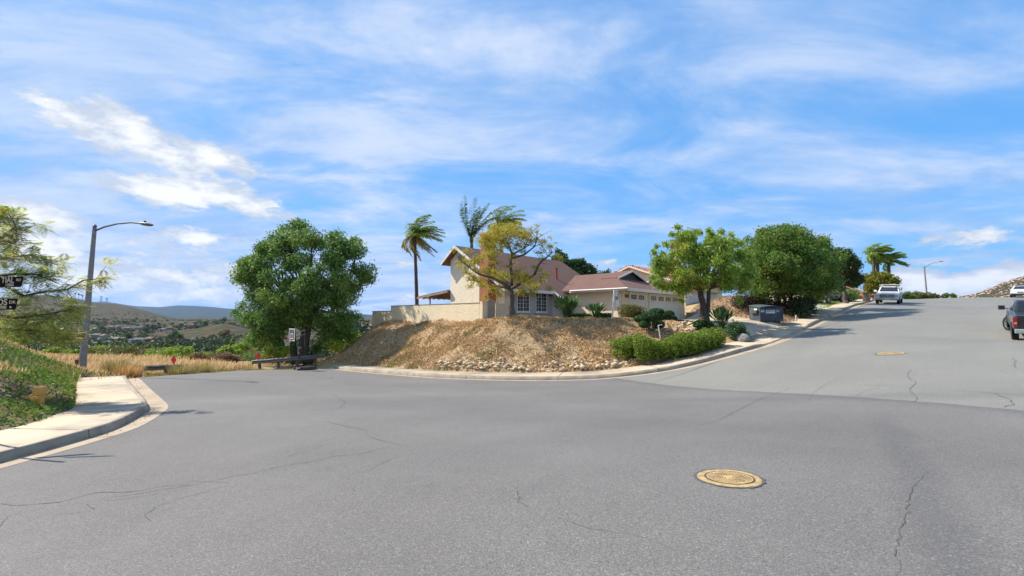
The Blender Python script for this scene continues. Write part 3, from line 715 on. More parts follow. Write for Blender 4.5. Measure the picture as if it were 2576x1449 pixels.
r.slab([(x1, 2.9, 3.95), (xm, 2.9, RG), (xm, -3.3, RG), (xm+2.1, -3.3, tb), (x1, yf, 3.95)], .12)
r.slab([(x0, yf, 3.951), (x1, yf, 3.951), (xm+2.1, -3.3, tb+.002), (xm-2.1, -3.3, tb+.002)], .12)
# the little louvred gable over the garage
for sx in (-1, 1):
    r.slab([(xm, -3.75, RG+.06), (xm, -2.0, RG+.06), (xm+sx*2.45, -2.0, RG+.06-2.45*sg*1.02), (xm+sx*2.45, -3.75, RG+.06-2.45*sg*1.02)][::sx], .1)
roof = r.build('roof', m_roof, house)
gv = MB(); gv.add([(xm-2.0, -3.45, tb-.1), (xm+2.0, -3.45, tb-.1), (xm, -3.45, RG-.1), (xm-2.0, -3.3, tb-.1), (xm+2.0, -3.3, tb-.1), (xm, -3.3, RG-.1)], [(0, 1, 2), (5, 4, 3), (0, 3, 4, 1), (1, 4, 5, 2), (2, 5, 3, 0)])
gv.build('gable_vent', mat('dark_vent', (.10, .095, .10), .8), house)
f = MB()    # fascia boards and rakes
def board(a, b, h, t, off):
    a, b = Vector(a), Vector(b); o = Vector(off); f.add([a, b, b+o*t, a+o*t]+[p-Vector((0, 0, h)) for p in (a, b, b+o*t, a+o*t)], [(0, 1, 2, 3), (7, 6, 5, 4), (0, 4, 5, 1), (1, 5, 6, 2), (2, 6, 7, 3), (3, 7, 4, 0)])
board((-.58, -.6, rz(-.6)+.02), (-.58, 5.3, RZ_+.02), .24, .05, (-1, 0, 0)); board((-.58, 5.3, RZ_+.02), (-.58, 7.15, rz(7.15)+.02), .24, .05, (-1, 0, 0))
board((-.55, -.605, rz(-.6)), (5.2, -.605, rz(-.6)), .22, .04, (0, -1, 0)); board((5.17, -1.35, rz(-1.35)+.03), (5.17, -.6, rz(-.6)+.03), .24, .05, (-1, 0, 0))
board((5.17, -1.36, rz(-1.35)+.02), (6.5, -1.36, rz(-1.35)+.02), .22, .04, (0, -1, 0))
board((x0-.002, yf, 3.95), (x0-.002, -1.3, 3.95), .2, .03, (-1, 0, 0)); board((x0, yf-.002, 3.955), (x1, yf-.002, 3.955), .24, .04, (0, -1, 0))
for sx in (-1, 1): board((xm, -3.77, RG+.07), (xm+sx*2.5, -3.77, RG+.07-2.5*sg*1.02), .15, .04, (0, -1, 0))
f.build('fascia', m_white, house)
so = MB(); so.box(x0+.02, x1-.02, yf+.02, -6.06, 3.80, 3.83); so.box(x0+.02, 6.86, -6.05, -.6, 3.80, 3.83); so.build('soffit', m_soffit, house)
gt = MB(); gt.tube([(x0-.09, yf-.1, 3.9), (x0-.09, -1.4, 3.9)], .065, 8)
gt.tube([(x0-.09, yf+1.2, 3.84), (x0+.05, yf+1.1, 3.66), (6.80, yf+.85, 3.5), (6.80, yf+.85, 1.5)], .05, 8)
gt.build('gutter_pipe', m_white, house)
po = MB(); po.box(5.35, 5.49, -1.28, -1.14, 1.2, rz(-1.35)-.1); po.build('porch_post', m_white, house)
vt = MB(); vt.box(-.03, 0, 5.0, 5.5, 6.15, 6.95); vt.build('attic_vent', m_siding, house)
for k in range(7): pass
vl = MB()
for k in range(8): vl.box(-.055, -.03, 5.03, 5.47, 6.18+k*.095, 6.225+k*.095)
vl.build('louvre', mat('vent_slat', (.16, .14, .11), .8), house)
ch = MB(); ch.box(-.82, -.01, .95, 1.95, Z0, 6.2); ch.box(-.76, -.012, 1.05, 1.85, 6.2, 8.0); ch.box(-.84, .05, .97, 1.93, 8.0, 8.2); ch.build('chimney', m_brick, house)
vp = MB(); vp.tube([(8.16, 1.5, 5.1), (8.16, 1.5, 6.15)], .11, 10); vp.tube([(8.16, 1.5, 6.14), (8.16, 1.5, 6.2)], .15, 10); vp.build('vent_pipe', mat('rust_red_pipe', (.38, .07, .035), .6), house)
lz = MB(); lz.tube([(5.3, -.10, 3.45), (5.3, -.10, 3.75)], [.06, .09], 6); lz.tube([(5.3, 0, 3.8), (5.3, -.1, 3.8), (5.3, -.1, 3.74)], .02, 6); lz.build('porch_lantern', mat('dark_bronze', (.06, .035, .025), .5), house)
def window(x, z, wd, ht, nx, nz):
    fr = MB(); t = .085; y0, y1 = -.09, -.015
    fr.box(x, x+t, y0, y1, z, z+ht); fr.box(x+wd-t, x+wd, y0, y1, z, z+ht); fr.box(x+t, x+wd-t, y0, y1, z+ht-t, z+ht); fr.box(x+t, x+wd-t, y0, y1, z, z+t)
    fr.box(x-.08, x+wd+.08, y0-.05, y1, z-.09, z-.002); fr.box(x+wd/2-.03, x+wd/2+.03, y0+.015, y1, z+t, z+ht-t)
    fo = fr.build('window', m_white, house)
    gl = MB(); gl.box(x+t, x+wd-t, -.05, -.04, z+t, z+ht-t); gl.build('glass', m_glass, fo)
    mu = MB()
    for s in range(2):
        a = x+t+(s*(wd/2-t+.03)); b = a+wd/2-t-.03
        for i in range(1, nx): q = a+(b-a)*i/nx; mu.box(q-.012, q+.012, -.062, -.048, z+t, z+ht-t)
        for i in range(1, nz): q = z+t+(ht-2*t)*i/nz; mu.box(a, b, -.064, -.05, q-.012, q+.012)
    mu.build('muntin', m_white, fo)
window(1.23, 2.13, 1.50, 1.60, 2, 5); window(3.44, 2.13, 1.44, 1.60, 2, 5)
dz = MB(); dz.box(5.62, 5.7, -.10, -.03, 1.2, 3.72); dz.box(6.72, 6.8, -.10, -.03, 1.2, 3.72); dz.box(5.7, 6.72, -.10, -.03, 3.62, 3.72); dz.build('door_frame', m_white, house)
dd = MB(); dd.box(5.72, 6.70, -.06, -.03, 1.2, 3.6); dd.build('front_door', m_white, house)
def gdoor(a, b, panes):
    ZB, ZT = 1.36, 3.60; y = -6.05
    d = MB(); n = 4
    for k in range(n):
        z0 = ZB+(ZT-ZB)*k/n; d.box(a, b, y-.055, y-.005, z0+.008, ZB+(ZT-ZB)*(k+1)/n-.006)
        if k < 3:
            m = panes
            for i in range(m):
                u0 = a+(b-a)*(i+.08)/m; u1 = a+(b-a)*(i+.92)/m; d.box(u0, u1, y-.064, y-.056, z0+.1, z0+(ZT-ZB)/n-.1)
    do = d.build('garage_door', m_door, house, bev=.006)
    zc = ZT-.28; hh = .17
    for i in range(panes):
        c = a+(b-a)*(i+.5)/panes; hw = (b-a)/panes*.36
        gl = MB(); gl.box(c-hw, c+hw, y-.066, y-.0562, zc-hh, zc+hh); po_ = gl.build('pane', m_glass, do)
        orn = MB(); P = [(c+hw*.42, zc), (c+hw*.2, zc+hh*.42), (c-hw*.2, zc+hh*.42), (c-hw*.42, zc), (c-hw*.2, zc-hh*.42), (c+hw*.2, zc-hh*.42)]
        E = [(P[k], P[(k+1) % 6]) for k in range(6)]+[(P[1], (c+hw*.75, zc+hh)), (P[2], (c-hw*.75, zc+hh)), (P[4], (c-hw*.75, zc-hh)), (P[5], (c+hw*.75, zc-hh)), (P[0], (c+hw, zc)), (P[3], (c-hw, zc)), ((c-hw, zc-hh), (c-hw, zc+hh)), ((c+hw, zc-hh), (c+hw, zc+hh))]
        for (x0_, z0_), (x1_, z1_) in E: orn.tube([(x0_, y-.068, z0_), (x1_, y-.068, z1_)], .017, 4)
        orn.build('pane_ornament', m_door, do)
    tr = MB(); tr.box(a-.1, a-.003, y-.09, y, ZB, ZT+.09); tr.box(b+.003, b+.1, y-.09, y, ZB, ZT+.09); tr.box(a-.003, b+.003, y-.09, y, ZT+.003, ZT+.09); tr.build('door_trim', m_white, house)
gdoor(6.87+.83, 6.87+3.3, 2); gdoor(6.87+4.08, 6.87+9.6, 4)
hb = MB(); hb.box(7.75, 8.0, -6.125, -6.12, 1.95, 2.1); hb.build('door_handle', m_glass, house)
nm = MB(); nm.box(7.05, 7.55, -6.10, -6.052, 3.25, 3.48); nm.build('number_plaque', mat('plaque_wood', (.20, .12, .08), .8), house)
fl = MB(); fl.tube([(7.3, -6.25, 3.68), (7.3, -6.45, 3.6)], [.05, .1], 8); fl.tube([(7.6, -6.25, 3.68), (7.6, -6.45, 3.6)], [.05, .1], 8); fl.cbox((7.45, -6.15, 3.72), (.4, .12, .1)); fl.build('flood_light', m_white, house)
# patio cover behind the house
pc = MB(); pc.slab([(-.3, 6.55, 4.05), (4.5, 6.55, 4.05), (4.5, 10.9, 3.62), (-.3, 10.9, 3.62)], .05)
for k in range(9): pc.box(-.3+k*.58, -.22+k*.58, 6.56, 10.85, 3.50, 3.60) if False else pc.slab([(-.3+k*.58, 6.56, 3.98), (-.22+k*.58, 6.56, 3.98), (-.22+k*.58, 11.0, 3.55), (-.3+k*.58, 11.0, 3.55)], .16)
pc.box(-.35, 4.5, 9.2, 9.32, 3.42, 3.56)
for x in (-.15, 4.3): pc.box(x, x+.1, 9.2, 9.3, .6, 3.45)
pc.build('patio_cover', mat('weathered_brown_wood', (.26, .18, .13), .85, (.34, .27, .2), 2), house)

# ------------------------------------------------------------------ yard wall and gate (world frame, along the house axes)
m_wall = mat('yellow_cream_stucco', (.93, .79, .53), .95, (.86, .71, .46), 1.8, 1.2, 12, c3=(.88, .75, .52), s3=3)
m_cap = mat('wall_cap', (.24, .19, .15), .9)
gw = thing('garden_wall', (-2.3, 32.5, 0), HR, 'long rough cream stucco garden wall stepping down to the left at the top of the dry bank', 'garden wall')
a = MB(); a.box(0, .22, 0, 11.7, 1.02, 2.72); a.build('wall', m_wall, gw)
a = MB(); a.box(0, .22, 11.703, 14.9, .86, 2.28); a.build('wall', m_wall, gw)
a = MB(); a.box(-.02, .24, 0, 11.7, 2.722, 2.76); a.box(-.02, .24, 11.703, 14.92, 2.282, 2.32); a.build('coping', m_cap, gw)
a = MB(); a.box(.02, .2, .05, 14.8, .15, 1.0); 
for k in range(6): a.box(-.04, .0, 9.2+k*1.05, 9.35+k*1.05, -.4, .95)
a.box(.03, .19, 14.82, 14.89, -1.2, .84)
a.build('footing', mat('dark_footing_timber', (.05, .04, .035), .9), gw)
gt = thing('garden_gate', (-2.3, 32.5, 0), HR, 'grey arched plank gate between short cream stucco walls beside the brick chimney', 'gate')
a = MB(); a.box(.0, .5, -.30, -.02, 1.05, 2.85, taper=(.01, .01)); a.build('pillar', m_wall, gt)
a = MB(); a.box(1.42, 2.55, -.18, -.02, 1.05, 2.72); a.box(1.40, 1.54, -.24, -.19, 1.05, 2.9); a.build('wall', m_wall, gt)
a = MB(); n = 7
for k in range(n):
    x = .55+k*.12; t = (k+.5)/n*2-1; a.box(x, x+.113, -.16, -.12, 1.10, 2.72+.36*math.sqrt(max(0, 1-t*t)))
a.build('gate_leaf', mat('grey_gate_planks', (.45, .385, .34), .9, (.37, .315, .28), 3), gt)

# ------------------------------------------------------------------ house up the hill with the orange tile roof
def tile_mat():
    m, nt, b, out = newmat('orange_clay_tile')
    t = _n(nt, 'ShaderNodeTexCoord').outputs['Object']
    wv = _n(nt, 'ShaderNodeTexWave', {'Vector': t, 'Scale': 1.1, 'Distortion': .4}, bands_direction='X').outputs['Fac']
    n1 = noise_f(nt, t, 4, 4, .7)
    c = mix_c(nt, n1, (.50, .17, .07), (.62, .30, .16)); c = mix_c(nt, ramp_f(nt, wv, 0, .3, .7, 0), c, (.20, .06, .03))
    nt.links.new(c, b.inputs['Base Color']); b.inputs['Roughness'].default_value = .9; bump_to(nt, b, wv, .8, .08); return m
m_tile = tile_mat()
pk = at(1588, 667, 58)
h2 = thing('house', (pk.x, pk.y, 0), HR-PI/2, 'cream house with orange clay tile roof and arched window behind the garage', 'house')
a = MB(); n = pk.z-.25
sweep_prof = [(-5.5, 2.5), (5.5, 2.5), (5.5, n-2.0), (0, n), (-5.5, n-2.0)]
a.add([(x, 0, z) for x, z in sweep_prof]+[(x, 16, z) for x, z in sweep_prof], [(0, 1, 2, 3, 4), (9, 8, 7, 6, 5)]+[((i+1) % 5, i, 5+i, 5+(i+1) % 5) for i in range(5)])
a.build('wall', m_stuc2, h2)
a = MB(); pz = pk.z
for sx in (-1, 1): a.slab([(0, -.6, pz), (0, 16.5, pz), (sx*6.1, 16.5, pz-2.25), (sx*6.1, -.6, pz-2.25)][::sx], .2)
for k in range(16): a.tube([(-6.1+12.2*k/15, -.6, pz-2.25*abs(-1+2*k/15)-.02), (-6.1+12.2*k/15, -.3, pz-2.25*abs(-1+2*k/15)-.0)], .11, 6)
a.build('roof', m_tile, h2)
a = MB()
for sx in (-1, 1): a.slab([(0, -.64, pz-.12), (0, -.6, pz-.12), (sx*6.15, -.6, pz-2.4), (sx*6.15, -.64, pz-2.4)][::sx], .2)
a.build('fascia', m_white, h2)
a = MB(); c0 = at(1627, 706, 58); aw = 1.2
arc = [(aw*math.cos(t), aw*.9*math.sin(t)) for t in np.linspace(0, PI, 13)]
Mx = Matrix(((1, 0, 0, 3.3), (0, 0, -1, -.02), (0, 1, 0, pz-3.0), (0, 0, 0, 1)))
a.prism([(p[0]*1.12, p[1]*1.12) for p in arc], .03, Mx); wo = a.build('arched_window', m_white, h2)
a = MB(); Mx2 = Mx @ T(0, .03, .033)
for t0, t1 in ((.03, .97), (1.03, 2.05), (2.11, 3.1)): a.prism([(.12*math.cos((t0+t1)/2), .1)]+[(aw*math.cos(t), aw*.9*math.sin(t)) for t in np.linspace(t0, t1, 6)], .01, Mx2)
a.build('glass', m_glass, wo)
# pale low house wing seen under the round tree
q = at(1745, 748, 50)
h3 = thing('house', (q.x, q.y, 0), HR, 'low white garden building above the brown slope, half hidden by the street tree', 'outbuilding')
a = MB(); a.box(-2.2, 7.0, 0, 4, 2.8, q.z+.7); a.build('wall', m_white, h3)
a = MB(); a.slab([(-2.5, -.4, q.z+.75), (7.3, -.4, q.z+.75), (7.3, 4.4, q.z+1.2), (-2.5, 4.4, q.z+1.2)], .12); a.build('roof', m_tile, h3)
# low retaining wall at the end of the garage
q = at(1724, 806, 42.6); q2 = at(1764, 806, 40.5)
rw = thing('retaining_wall', (q.x+.1, q.y, 0), math.atan2(q2.y-q.y, q2.x-q.x), 'low stained concrete retaining wall right of the garage', 'retaining wall')
a = MB(); a.box(0, 2.6, 0, .2, 1.0, 2.12); a.build('wall', mat('stained_concrete', (.40, .36, .29), .95, (.22, .20, .17), 1.5, .4, 20), rw)
a = MB(); a.box(-.02, 2.62, -.03, .23, 2.122, 2.18); a.build('cap', m_conc, rw)
# house with the solar panels behind the golf cart
q = at(2132, 748, 66)
h4 = thing('house', (q.x, q.y, 0), .35, 'orange tile roofed house with blue solar panels beyond the hedge up the hill', 'house')
a = MB(); a.box(-9, 5, 0, 9, 2.5, 5.2); a.build('wall', m_stuc2, h4)
a = MB(); a.slab([(-9.6, -.7, 4.9), (5.6, -.7, 4.9), (3.5, 4, 7.3), (-7.5, 4, 7.3)], .15); a.slab([(5.6, -.7, 4.901), (5.6, 9.6, 4.9), (3.5, 4, 7.3)], .15); rr4 = a.build('roof', m_tile, h4)
a = MB()
for i in range(3):
    for j in range(2): a.slab([(-2.6+i*1.75, .1+j*1.5, 5.45+j*.77), (-.95+i*1.75, .1+j*1.5, 5.45+j*.77), (-.95+i*1.75, 1.5+j*1.5, 6.17+j*.77), (-2.6+i*1.75, 1.5+j*1.5, 6.17+j*.77)], .05)
a.build('solar_panel', mat('solar_glass', (.02, .025, .08), .2, (.03, .035, .10), 1), h4)
# ------------------------------------------------------------------ vegetation tools
def unit(n):
    v = RNG.normal(size=(n, 3)); return v/np.linalg.norm(v, axis=1, keepdims=True)
def leaves(C, L, W, up=.0, droop=None, fold=False):
    """diamond leaves at points C (n,3); L, W lengths; droop = preferred direction of the leaf axis"""
    n = len(C); a = unit(n)
    if droop is not None: a = a*(1-droop[1])+np.asarray(droop[0])*droop[1]; a /= np.linalg.norm(a, axis=1, keepdims=True)+1e-9
    b = np.cross(a, unit(n)+np.array([0, 0, up])); b /= np.linalg.norm(b, axis=1, keepdims=True)+1e-9
    l = L*RNG.uniform(.6, 1.3, (n, 1)); w = W*RNG.uniform(.6, 1.3, (n, 1))
    V = np.stack([C-a*l/2, C+b*w/2-a*l*.08, C+a*l/2, C-b*w/2-a*l*.08], 1).reshape(-1, 3)
    return V, np.arange(4*n).reshape(n, 4)
def clump_pts(clumps, n, shell=.55, flat=.8, soft=.0):
    """points in and on a set of lumps (x, y, z, r)"""
    c = np.array(clumps, float); w = c[:, 3]**2.2; w /= w.sum(); i = RNG.choice(len(c), n, p=w)
    d = unit(n); r = RNG.uniform(0, 1, (n, 1))**(1/3.)*(1-shell)+shell*RNG.uniform(.75, 1.06, (n, 1))
    g_ = RNG.uniform(0, 1, (n, 1)) < soft; r = np.where(g_, np.minimum(np.abs(RNG.normal(0, .68, (n, 1))), 1.35), r)
    d[:, 2] *= flat
    return c[i, :3]+d*r*c[i, 3:4]
def limb(mb, a, b, r0, r1, bow=.15, n=6, k=5, sag=0):
    a, b = Vector(a), Vector(b); d = b-a; off = Vector((random.uniform(-1, 1), random.uniform(-1, 1), random.uniform(-.3, .6)))*d.length*bow
    pts = []
    for i in range(k+1):
        t = i/k; pts.append(a.lerp(b, t)+off*math.sin(PI*t)+Vector((0, 0, -sag*math.sin(PI*t)))+(Vector((random.gauss(0, 1), random.gauss(0, 1), random.gauss(0, 1)))*d.length*.012 if 0 < i < k else Vector()))
    mb.tube(pts, [r0+(r1-r0)*(i/k)**.8 for i in range(k+1)], n); return pts
def tree(name, base, clumps, nleaf, L, W, lm, bm_, trunks, label, cat='tree', group=None, shell=.55, flat=.85, forks=None, droop=None, twig=True, limbr=.07, parts=('trunk', 'crown'), nl=None, soft=.5):
    """base world xyz; clumps local lumps; trunks = list of (foot xy, head xyz, r0, r1)"""
    root = thing(name, base, 0, label, cat, group)
    mb = MB(); heads = []
    for foot, head, r0, r1 in trunks:
        f = Vector((foot[0], foot[1], -.4)); pts = limb(mb, f, head, r0, r1, .05, 9, 7); heads.append((Vector(head), r1, pts))
        mb.tube([(foot[0], foot[1], -.3), (foot[0], foot[1], .05), (foot[0], foot[1], .35)], [r0*1.6, r0*1.35, r0*.95], 9)
    cs = sorted(clumps, key=lambda c: -c[3])[:nl or 40]
    for c in cs:
        p = Vector(c[:3]); h, r1, pts = min(heads, key=lambda q: (q[0]-p).length+random.uniform(0, .6))
        s = pts[-1] if random.random() < .6 else pts[-2] if p.z > pts[-2].z else pts[-3]
        q = limb(mb, s, p, min(r1*.75, limbr*1.5), limbr*.3, .10, 6, 5)
        if twig:
            for t in range(4):
                e = p+Vector(unit(1)[0])*c[3]*.85; limb(mb, q[-2], e, limbr*.32, limbr*.08, .1, 4, 3)
    mb.build(parts[0], bm_, root, smooth=True)
    V_, F_ = leaves(clump_pts(clumps, nleaf, shell, flat, soft), L, W, droop=droop)
    mesh_np(parts[1], V_, F_, lm, root)
    return root
def lumps_px(base, lst, d, dj=1.2, k=1):
    """lumps given as (px, py, rpx) around depth d, converted to metres about base, each with its own depth"""
    out = []
    for px, py, r in lst:
        for j in range(k):
            dd = d+random.uniform(-dj, dj) if dj else d
            p = at(px, py, dd)-Vector(base); out.append((p.x, p.y, p.z, r*dd/FPX))
    return out
def fill_crown(base, outline, d, depth, r, n, dep_c=0.):
    """fill a crown whose outline (in survey pixels) is known, giving it real depth: lumps thin out in depth towards the outline"""
    xs = [p[0] for p in outline]; ys = [p[1] for p in outline]; cx, cy = sum(xs)/len(xs), sum(ys)/len(ys); out = []
    rp = r*FPX/d; tries = 0
    O = np.array(outline, float)
    while len(out) < n and tries < 9000:
        tries += 1; px, py = random.uniform(min(xs), max(xs)), random.uniform(min(ys), max(ys))
        if not inpoly(np.array([px]), np.array([py]), outline)[0]: continue
        e = 1e9
        for i in range(len(O)):
            a, b = O[i], O[(i+1) % len(O)]; ab = b-a; t = np.clip(((px-a[0])*ab[0]+(py-a[1])*ab[1])/(ab@ab), 0, 1); e = min(e, math.hypot(*(a+ab*t-(px, py))))
        if e < rp*.55: continue
        s = min(1., (e-rp*.4)/(max(xs)-min(xs))*3.6); hd = depth*math.sqrt(max(.04, s))
        dd = d+dep_c+random.choice([-1, 1, -1])*hd*random.uniform(.45, 1.)
        rr_ = r*random.uniform(.75, 1.2)*(1 if e > rp else .7)
        sc = dd/d; p = at(px, py, dd)-Vector(base)
        out.append((p.x, p.y, p.z, rr_))
    return out
m_bark = mat('dark_bark', (.075, .058, .045), .95, (.13, .10, .08), 6, .8, 20)
m_bark2 = mat('grey_bark', (.15, .12, .095), .95, (.09, .07, .055), 5, .8, 20)
m_barkp = mat('palm_bark', (.13, .105, .085), .95, (.07, .055, .045), 4, .8, 14)
l_big = leafmat('ash_leaves', [(0.052, 0.120, 0.029), (0.106, 0.208, 0.041), (0.166, 0.295, 0.058), (0.238, 0.360, 0.073)], patch=(0.333, 0.414, 0.073), ps=.35)
l_fresh = leafmat('fresh_leaves', [(0.116, 0.222, 0.030), (0.209, 0.345, 0.042), (0.326, 0.457, 0.066), (0.442, 0.527, 0.099)], patch=(0.605, 0.446, 0.083), ps=.8)
l_dense = leafmat('dense_leaves', [(0.054, 0.123, 0.021), (0.095, 0.190, 0.026), (0.162, 0.266, 0.039), (0.228, 0.313, 0.053)], patch=(0.286, 0.285, 0.050), ps=.5)
l_yel = leafmat('golden_leaves', [(0.305, 0.264, 0.030), (0.448, 0.361, 0.040), (0.538, 0.391, 0.050), (0.323, 0.391, 0.060)], patch=(0.233, 0.352, 0.070), ps=.8, trans=.45)
l_dark = leafmat('dark_leaves', [(0.024, 0.068, 0.021), (0.042, 0.098, 0.027), (0.068, 0.135, 0.036)], patch=(0.090, 0.150, 0.045))
l_palm = leafmat('palm_leaflets', [(0.112, 0.234, 0.030), (0.203, 0.351, 0.045), (0.338, 0.429, 0.060), (0.495, 0.429, 0.060)], rough=.4, spec=.5)
l_palmd = leafmat('dark_palm_leaflets', [(0.045, 0.125, 0.052), (0.078, 0.187, 0.062), (0.134, 0.250, 0.083)], rough=.4, spec=.5)
l_hedge = leafmat('hedge_leaves', [(0.098, 0.169, 0.017), (0.182, 0.260, 0.026), (0.280, 0.364, 0.042), (0.077, 0.130, 0.022)], rough=.5, spec=.3)
l_olive = leafmat('olive_hedge_leaves', [(0.105, 0.120, 0.030), (0.165, 0.165, 0.045), (0.225, 0.210, 0.060)])
l_top = leafmat('juniper_leaves', [(0.030, 0.081, 0.028), (0.059, 0.129, 0.043), (0.101, 0.177, 0.062)])
l_ivy = leafmat('ivy_leaves', [(0.069, 0.158, 0.025), (0.098, 0.210, 0.035), (0.138, 0.252, 0.040), (0.196, 0.231, 0.040)], patch=(0.414, 0.284, 0.100), ps=.35, rough=.8, spec=.08)
l_straw = leafmat('straw', [(0.644, 0.437, 0.233), (0.760, 0.575, 0.349), (0.515, 0.345, 0.154), (0.387, 0.310, 0.117)], trans=.3, patch=(0.608, 0.345, 0.129), ps=.4)
l_dryp = leafmat('dry_ground_cover', [(0.586, 0.400, 0.199), (0.755, 0.540, 0.293), (0.440, 0.285, 0.137), (0.347, 0.219, 0.115)], trans=.12, patch=(0.283, 0.197, 0.088), ps=.45, rough=.9, spec=.1)
l_blade = leafmat('strap_leaves', [(0.042, 0.098, 0.028), (0.070, 0.154, 0.042), (0.112, 0.196, 0.056)], rough=.35, spec=.5)
l_lime = leafmat('lime_shrub_leaves', [(0.162, 0.265, 0.027), (0.259, 0.373, 0.041), (0.356, 0.435, 0.054)])

# ------------------------------------------------------------------ trees
b = at(759, 903, 40)
OUT = [(610, 720), (588, 770), (610, 800), (628, 850), (665, 880), (710, 870), (728, 835), (800, 828), (825, 868), (865, 868), (882, 835), (895, 790), (900, 765), (920, 740), (955, 745), (965, 730), (950, 690), (948, 650), (925, 620), (905, 600), (880, 585), (850, 570), (815, 562), (780, 556), (745, 546), (715, 553), (690, 575), (650, 605), (625, 630), (598, 650), (578, 680), (580, 720), (600, 740)]
cl = fill_crown(b, OUT, 40, 5.4, .86, 165)
cl += lumps_px(b, [(650, 800, 30), (665, 830, 32), (645, 850, 30), (690, 850, 30), (680, 790, 32), (620, 800, 24), (700, 825, 30), (715, 790, 30), (825, 805, 34), (850, 830, 32), (820, 850, 28), (868, 810, 30), (880, 845, 26), (805, 875, 22), (640, 765, 30), (598, 790, 18), (720, 865, 20), (700, 870, 18), (745, 800, 26), (770, 790, 26), (890, 800, 24), (660, 870, 20)], 40, 2.0)
ashT = tree('ash_tree', b, cl, 90000, .26, .10, l_big, m_bark, [((-.55, 0), (-1.3, .2, 4.6), .34, .16), ((.1, -.1), (.5, -.4, 5.2), .40, .2), ((.55, .2), (2.6, .6, 5.0), .3, .15), ((-.1, .4), (-.4, 1.5, 5.4), .3, .15), ((.3, .1), (1.2, -.8, 4.2), .26, .14)],
     'very large spreading green tree with dark clustered trunks behind the guardrail and basketball hoop', limbr=.10, shell=.3, droop=((0, 0, -1), .25), nl=80)

b = at(1772, 809, 30)
OUT = [(1637, 640), (1640, 690), (1632, 720), (1665, 735), (1700, 742), (1745, 752), (1800, 758), (1850, 745), (1900, 735), (1905, 690), (1893, 650), (1870, 615), (1838, 590), (1800, 578), (1770, 580), (1735, 568), (1705, 575), (1690, 600), (1672, 640), (1655, 625)]
cl = fill_crown(b, OUT, 30, 2.9, .5, 100)
cl += lumps_px(b, [(1705, 572, 9), (1708, 590, 11), (1722, 596, 11), (1782, 580, 8), (1790, 590, 10), (1815, 584, 8), (1760, 586, 9), (1735, 590, 9), (1652, 620, 7), (1645, 635, 9), (1668, 640, 9), (1675, 615, 9), (1690, 590, 8), (1840, 590, 8), (1862, 612, 9), (1885, 645, 9), (1900, 690, 8), (1775, 640, 15), (1760, 680, 15), (1790, 700, 15), (1745, 650, 14), (1800, 660, 15), (1730, 700, 14), (1640, 700, 8), (1902, 735, 8), (1715, 757, 8), (1860, 757, 8)], 30, 1.6, 2)
tree('pepper_tree', b, cl, 54000, .28, .06, l_fresh, m_bark, [((-.12, 0), (-.2, .1, 2.5), .25, .17), ((.2, .05), (.32, -.1, 2.6), .15, .11)],
     'bright green street tree with feathery leaves and two dark trunks in front of the garage', limbr=.06, soft=.85, shell=.25, droop=((.6, 0, -.8), .5), nl=50)

b = at(1985, 788, 39)
OUT = [(1862, 600), (1855, 650), (1880, 700), (1872, 745), (1900, 770), (1960, 762), (2020, 772), (2070, 760), (2120, 735), (2135, 690), (2130, 645), (2108, 608), (2060, 580), (2020, 562), (1985, 553), (1940, 556), (1900, 568), (1876, 580)]
cl = fill_crown(b, OUT, 39, 4.6, .8, 200)
tree('carob_tree', b, cl, 84000, .2, .09, l_dense, m_bark, [((-.6, 0), (-1.2, .1, 3.4), .16, .1), ((0, 0), (.3, .2, 3.8), .18, .1), ((.5, .1), (1.7, 0, 3.2), .14, .08), ((.2, .4), (.3, 1.5, 3.6), .14, .08)],
     'huge dense dome-shaped dark green tree behind the dumpster', limbr=.08, shell=.5, nl=50)
b = at(2128, 762, 49)
OUT = [(2095, 625), (2090, 690), (2095, 735), (2130, 742), (2162, 730), (2173, 690), (2160, 655), (2135, 625), (2110, 615)]
tree('carob_tree', b, fill_crown(b, OUT, 49, 2.4, .8, 45), 17000, .26, .12, leafmat('rust_tipped_leaves', [(.022, .045, .010), (.04, .07, .014), (.09, .10, .02)], patch=(.12, .08, .02)), m_bark2, [((0, 0), (0, 0, 2.6), .22, .13)],
     'smaller dark round tree with rusty tips just uphill of the huge dome tree', shell=.6, nl=20)
b = at(2205, 752, 66)
OUT = [(2150, 715), (2165, 735), (2200, 742), (2240, 738), (2265, 720), (2262, 695), (2240, 682), (2205, 678), (2170, 688)]
tree('citrus_tree', b, fill_crown(b, OUT, 66, 2.6, .8, 40), 9000, .36, .2, leafmat('yellow_green_leaves', [(.13, .16, .015), (.20, .21, .02), (.27, .25, .03)]), m_bark2, [((0, 0), (0, 0, 1.6), .2, .12)],
     'wide yellow-green tree behind the white pickup at the top of the hill', nl=16)
# trees behind the house
b = at(1445, 760, 60)
OUT = [(1385, 700), (1420, 705), (1480, 720), (1510, 700), (1500, 672), (1475, 655), (1462, 640), (1445, 650), (1425, 640), (1405, 615), (1390, 622), (1382, 650)]
tree('avocado_tree', b, fill_crown(b, OUT, 60, 2.6, .8, 44), 11000, .36, .2, l_dark, m_bark, [((0, 0), (0, 0, 3.4), .25, .14)], 'dark green leafy tree rising behind the brown roof', nl=18)
b = at(1525, 720, 62)
tree('avocado_tree', b, lumps_px(b, [(1518, 690, 12), (1530, 684, 8), (1512, 700, 12)], 62, .8), 500, .3, .16, l_dark, m_bark, [((0, 0), (0, 0, 1.2), .1, .05)], 'sparse treetop peeking above the garage ridge', nl=3)

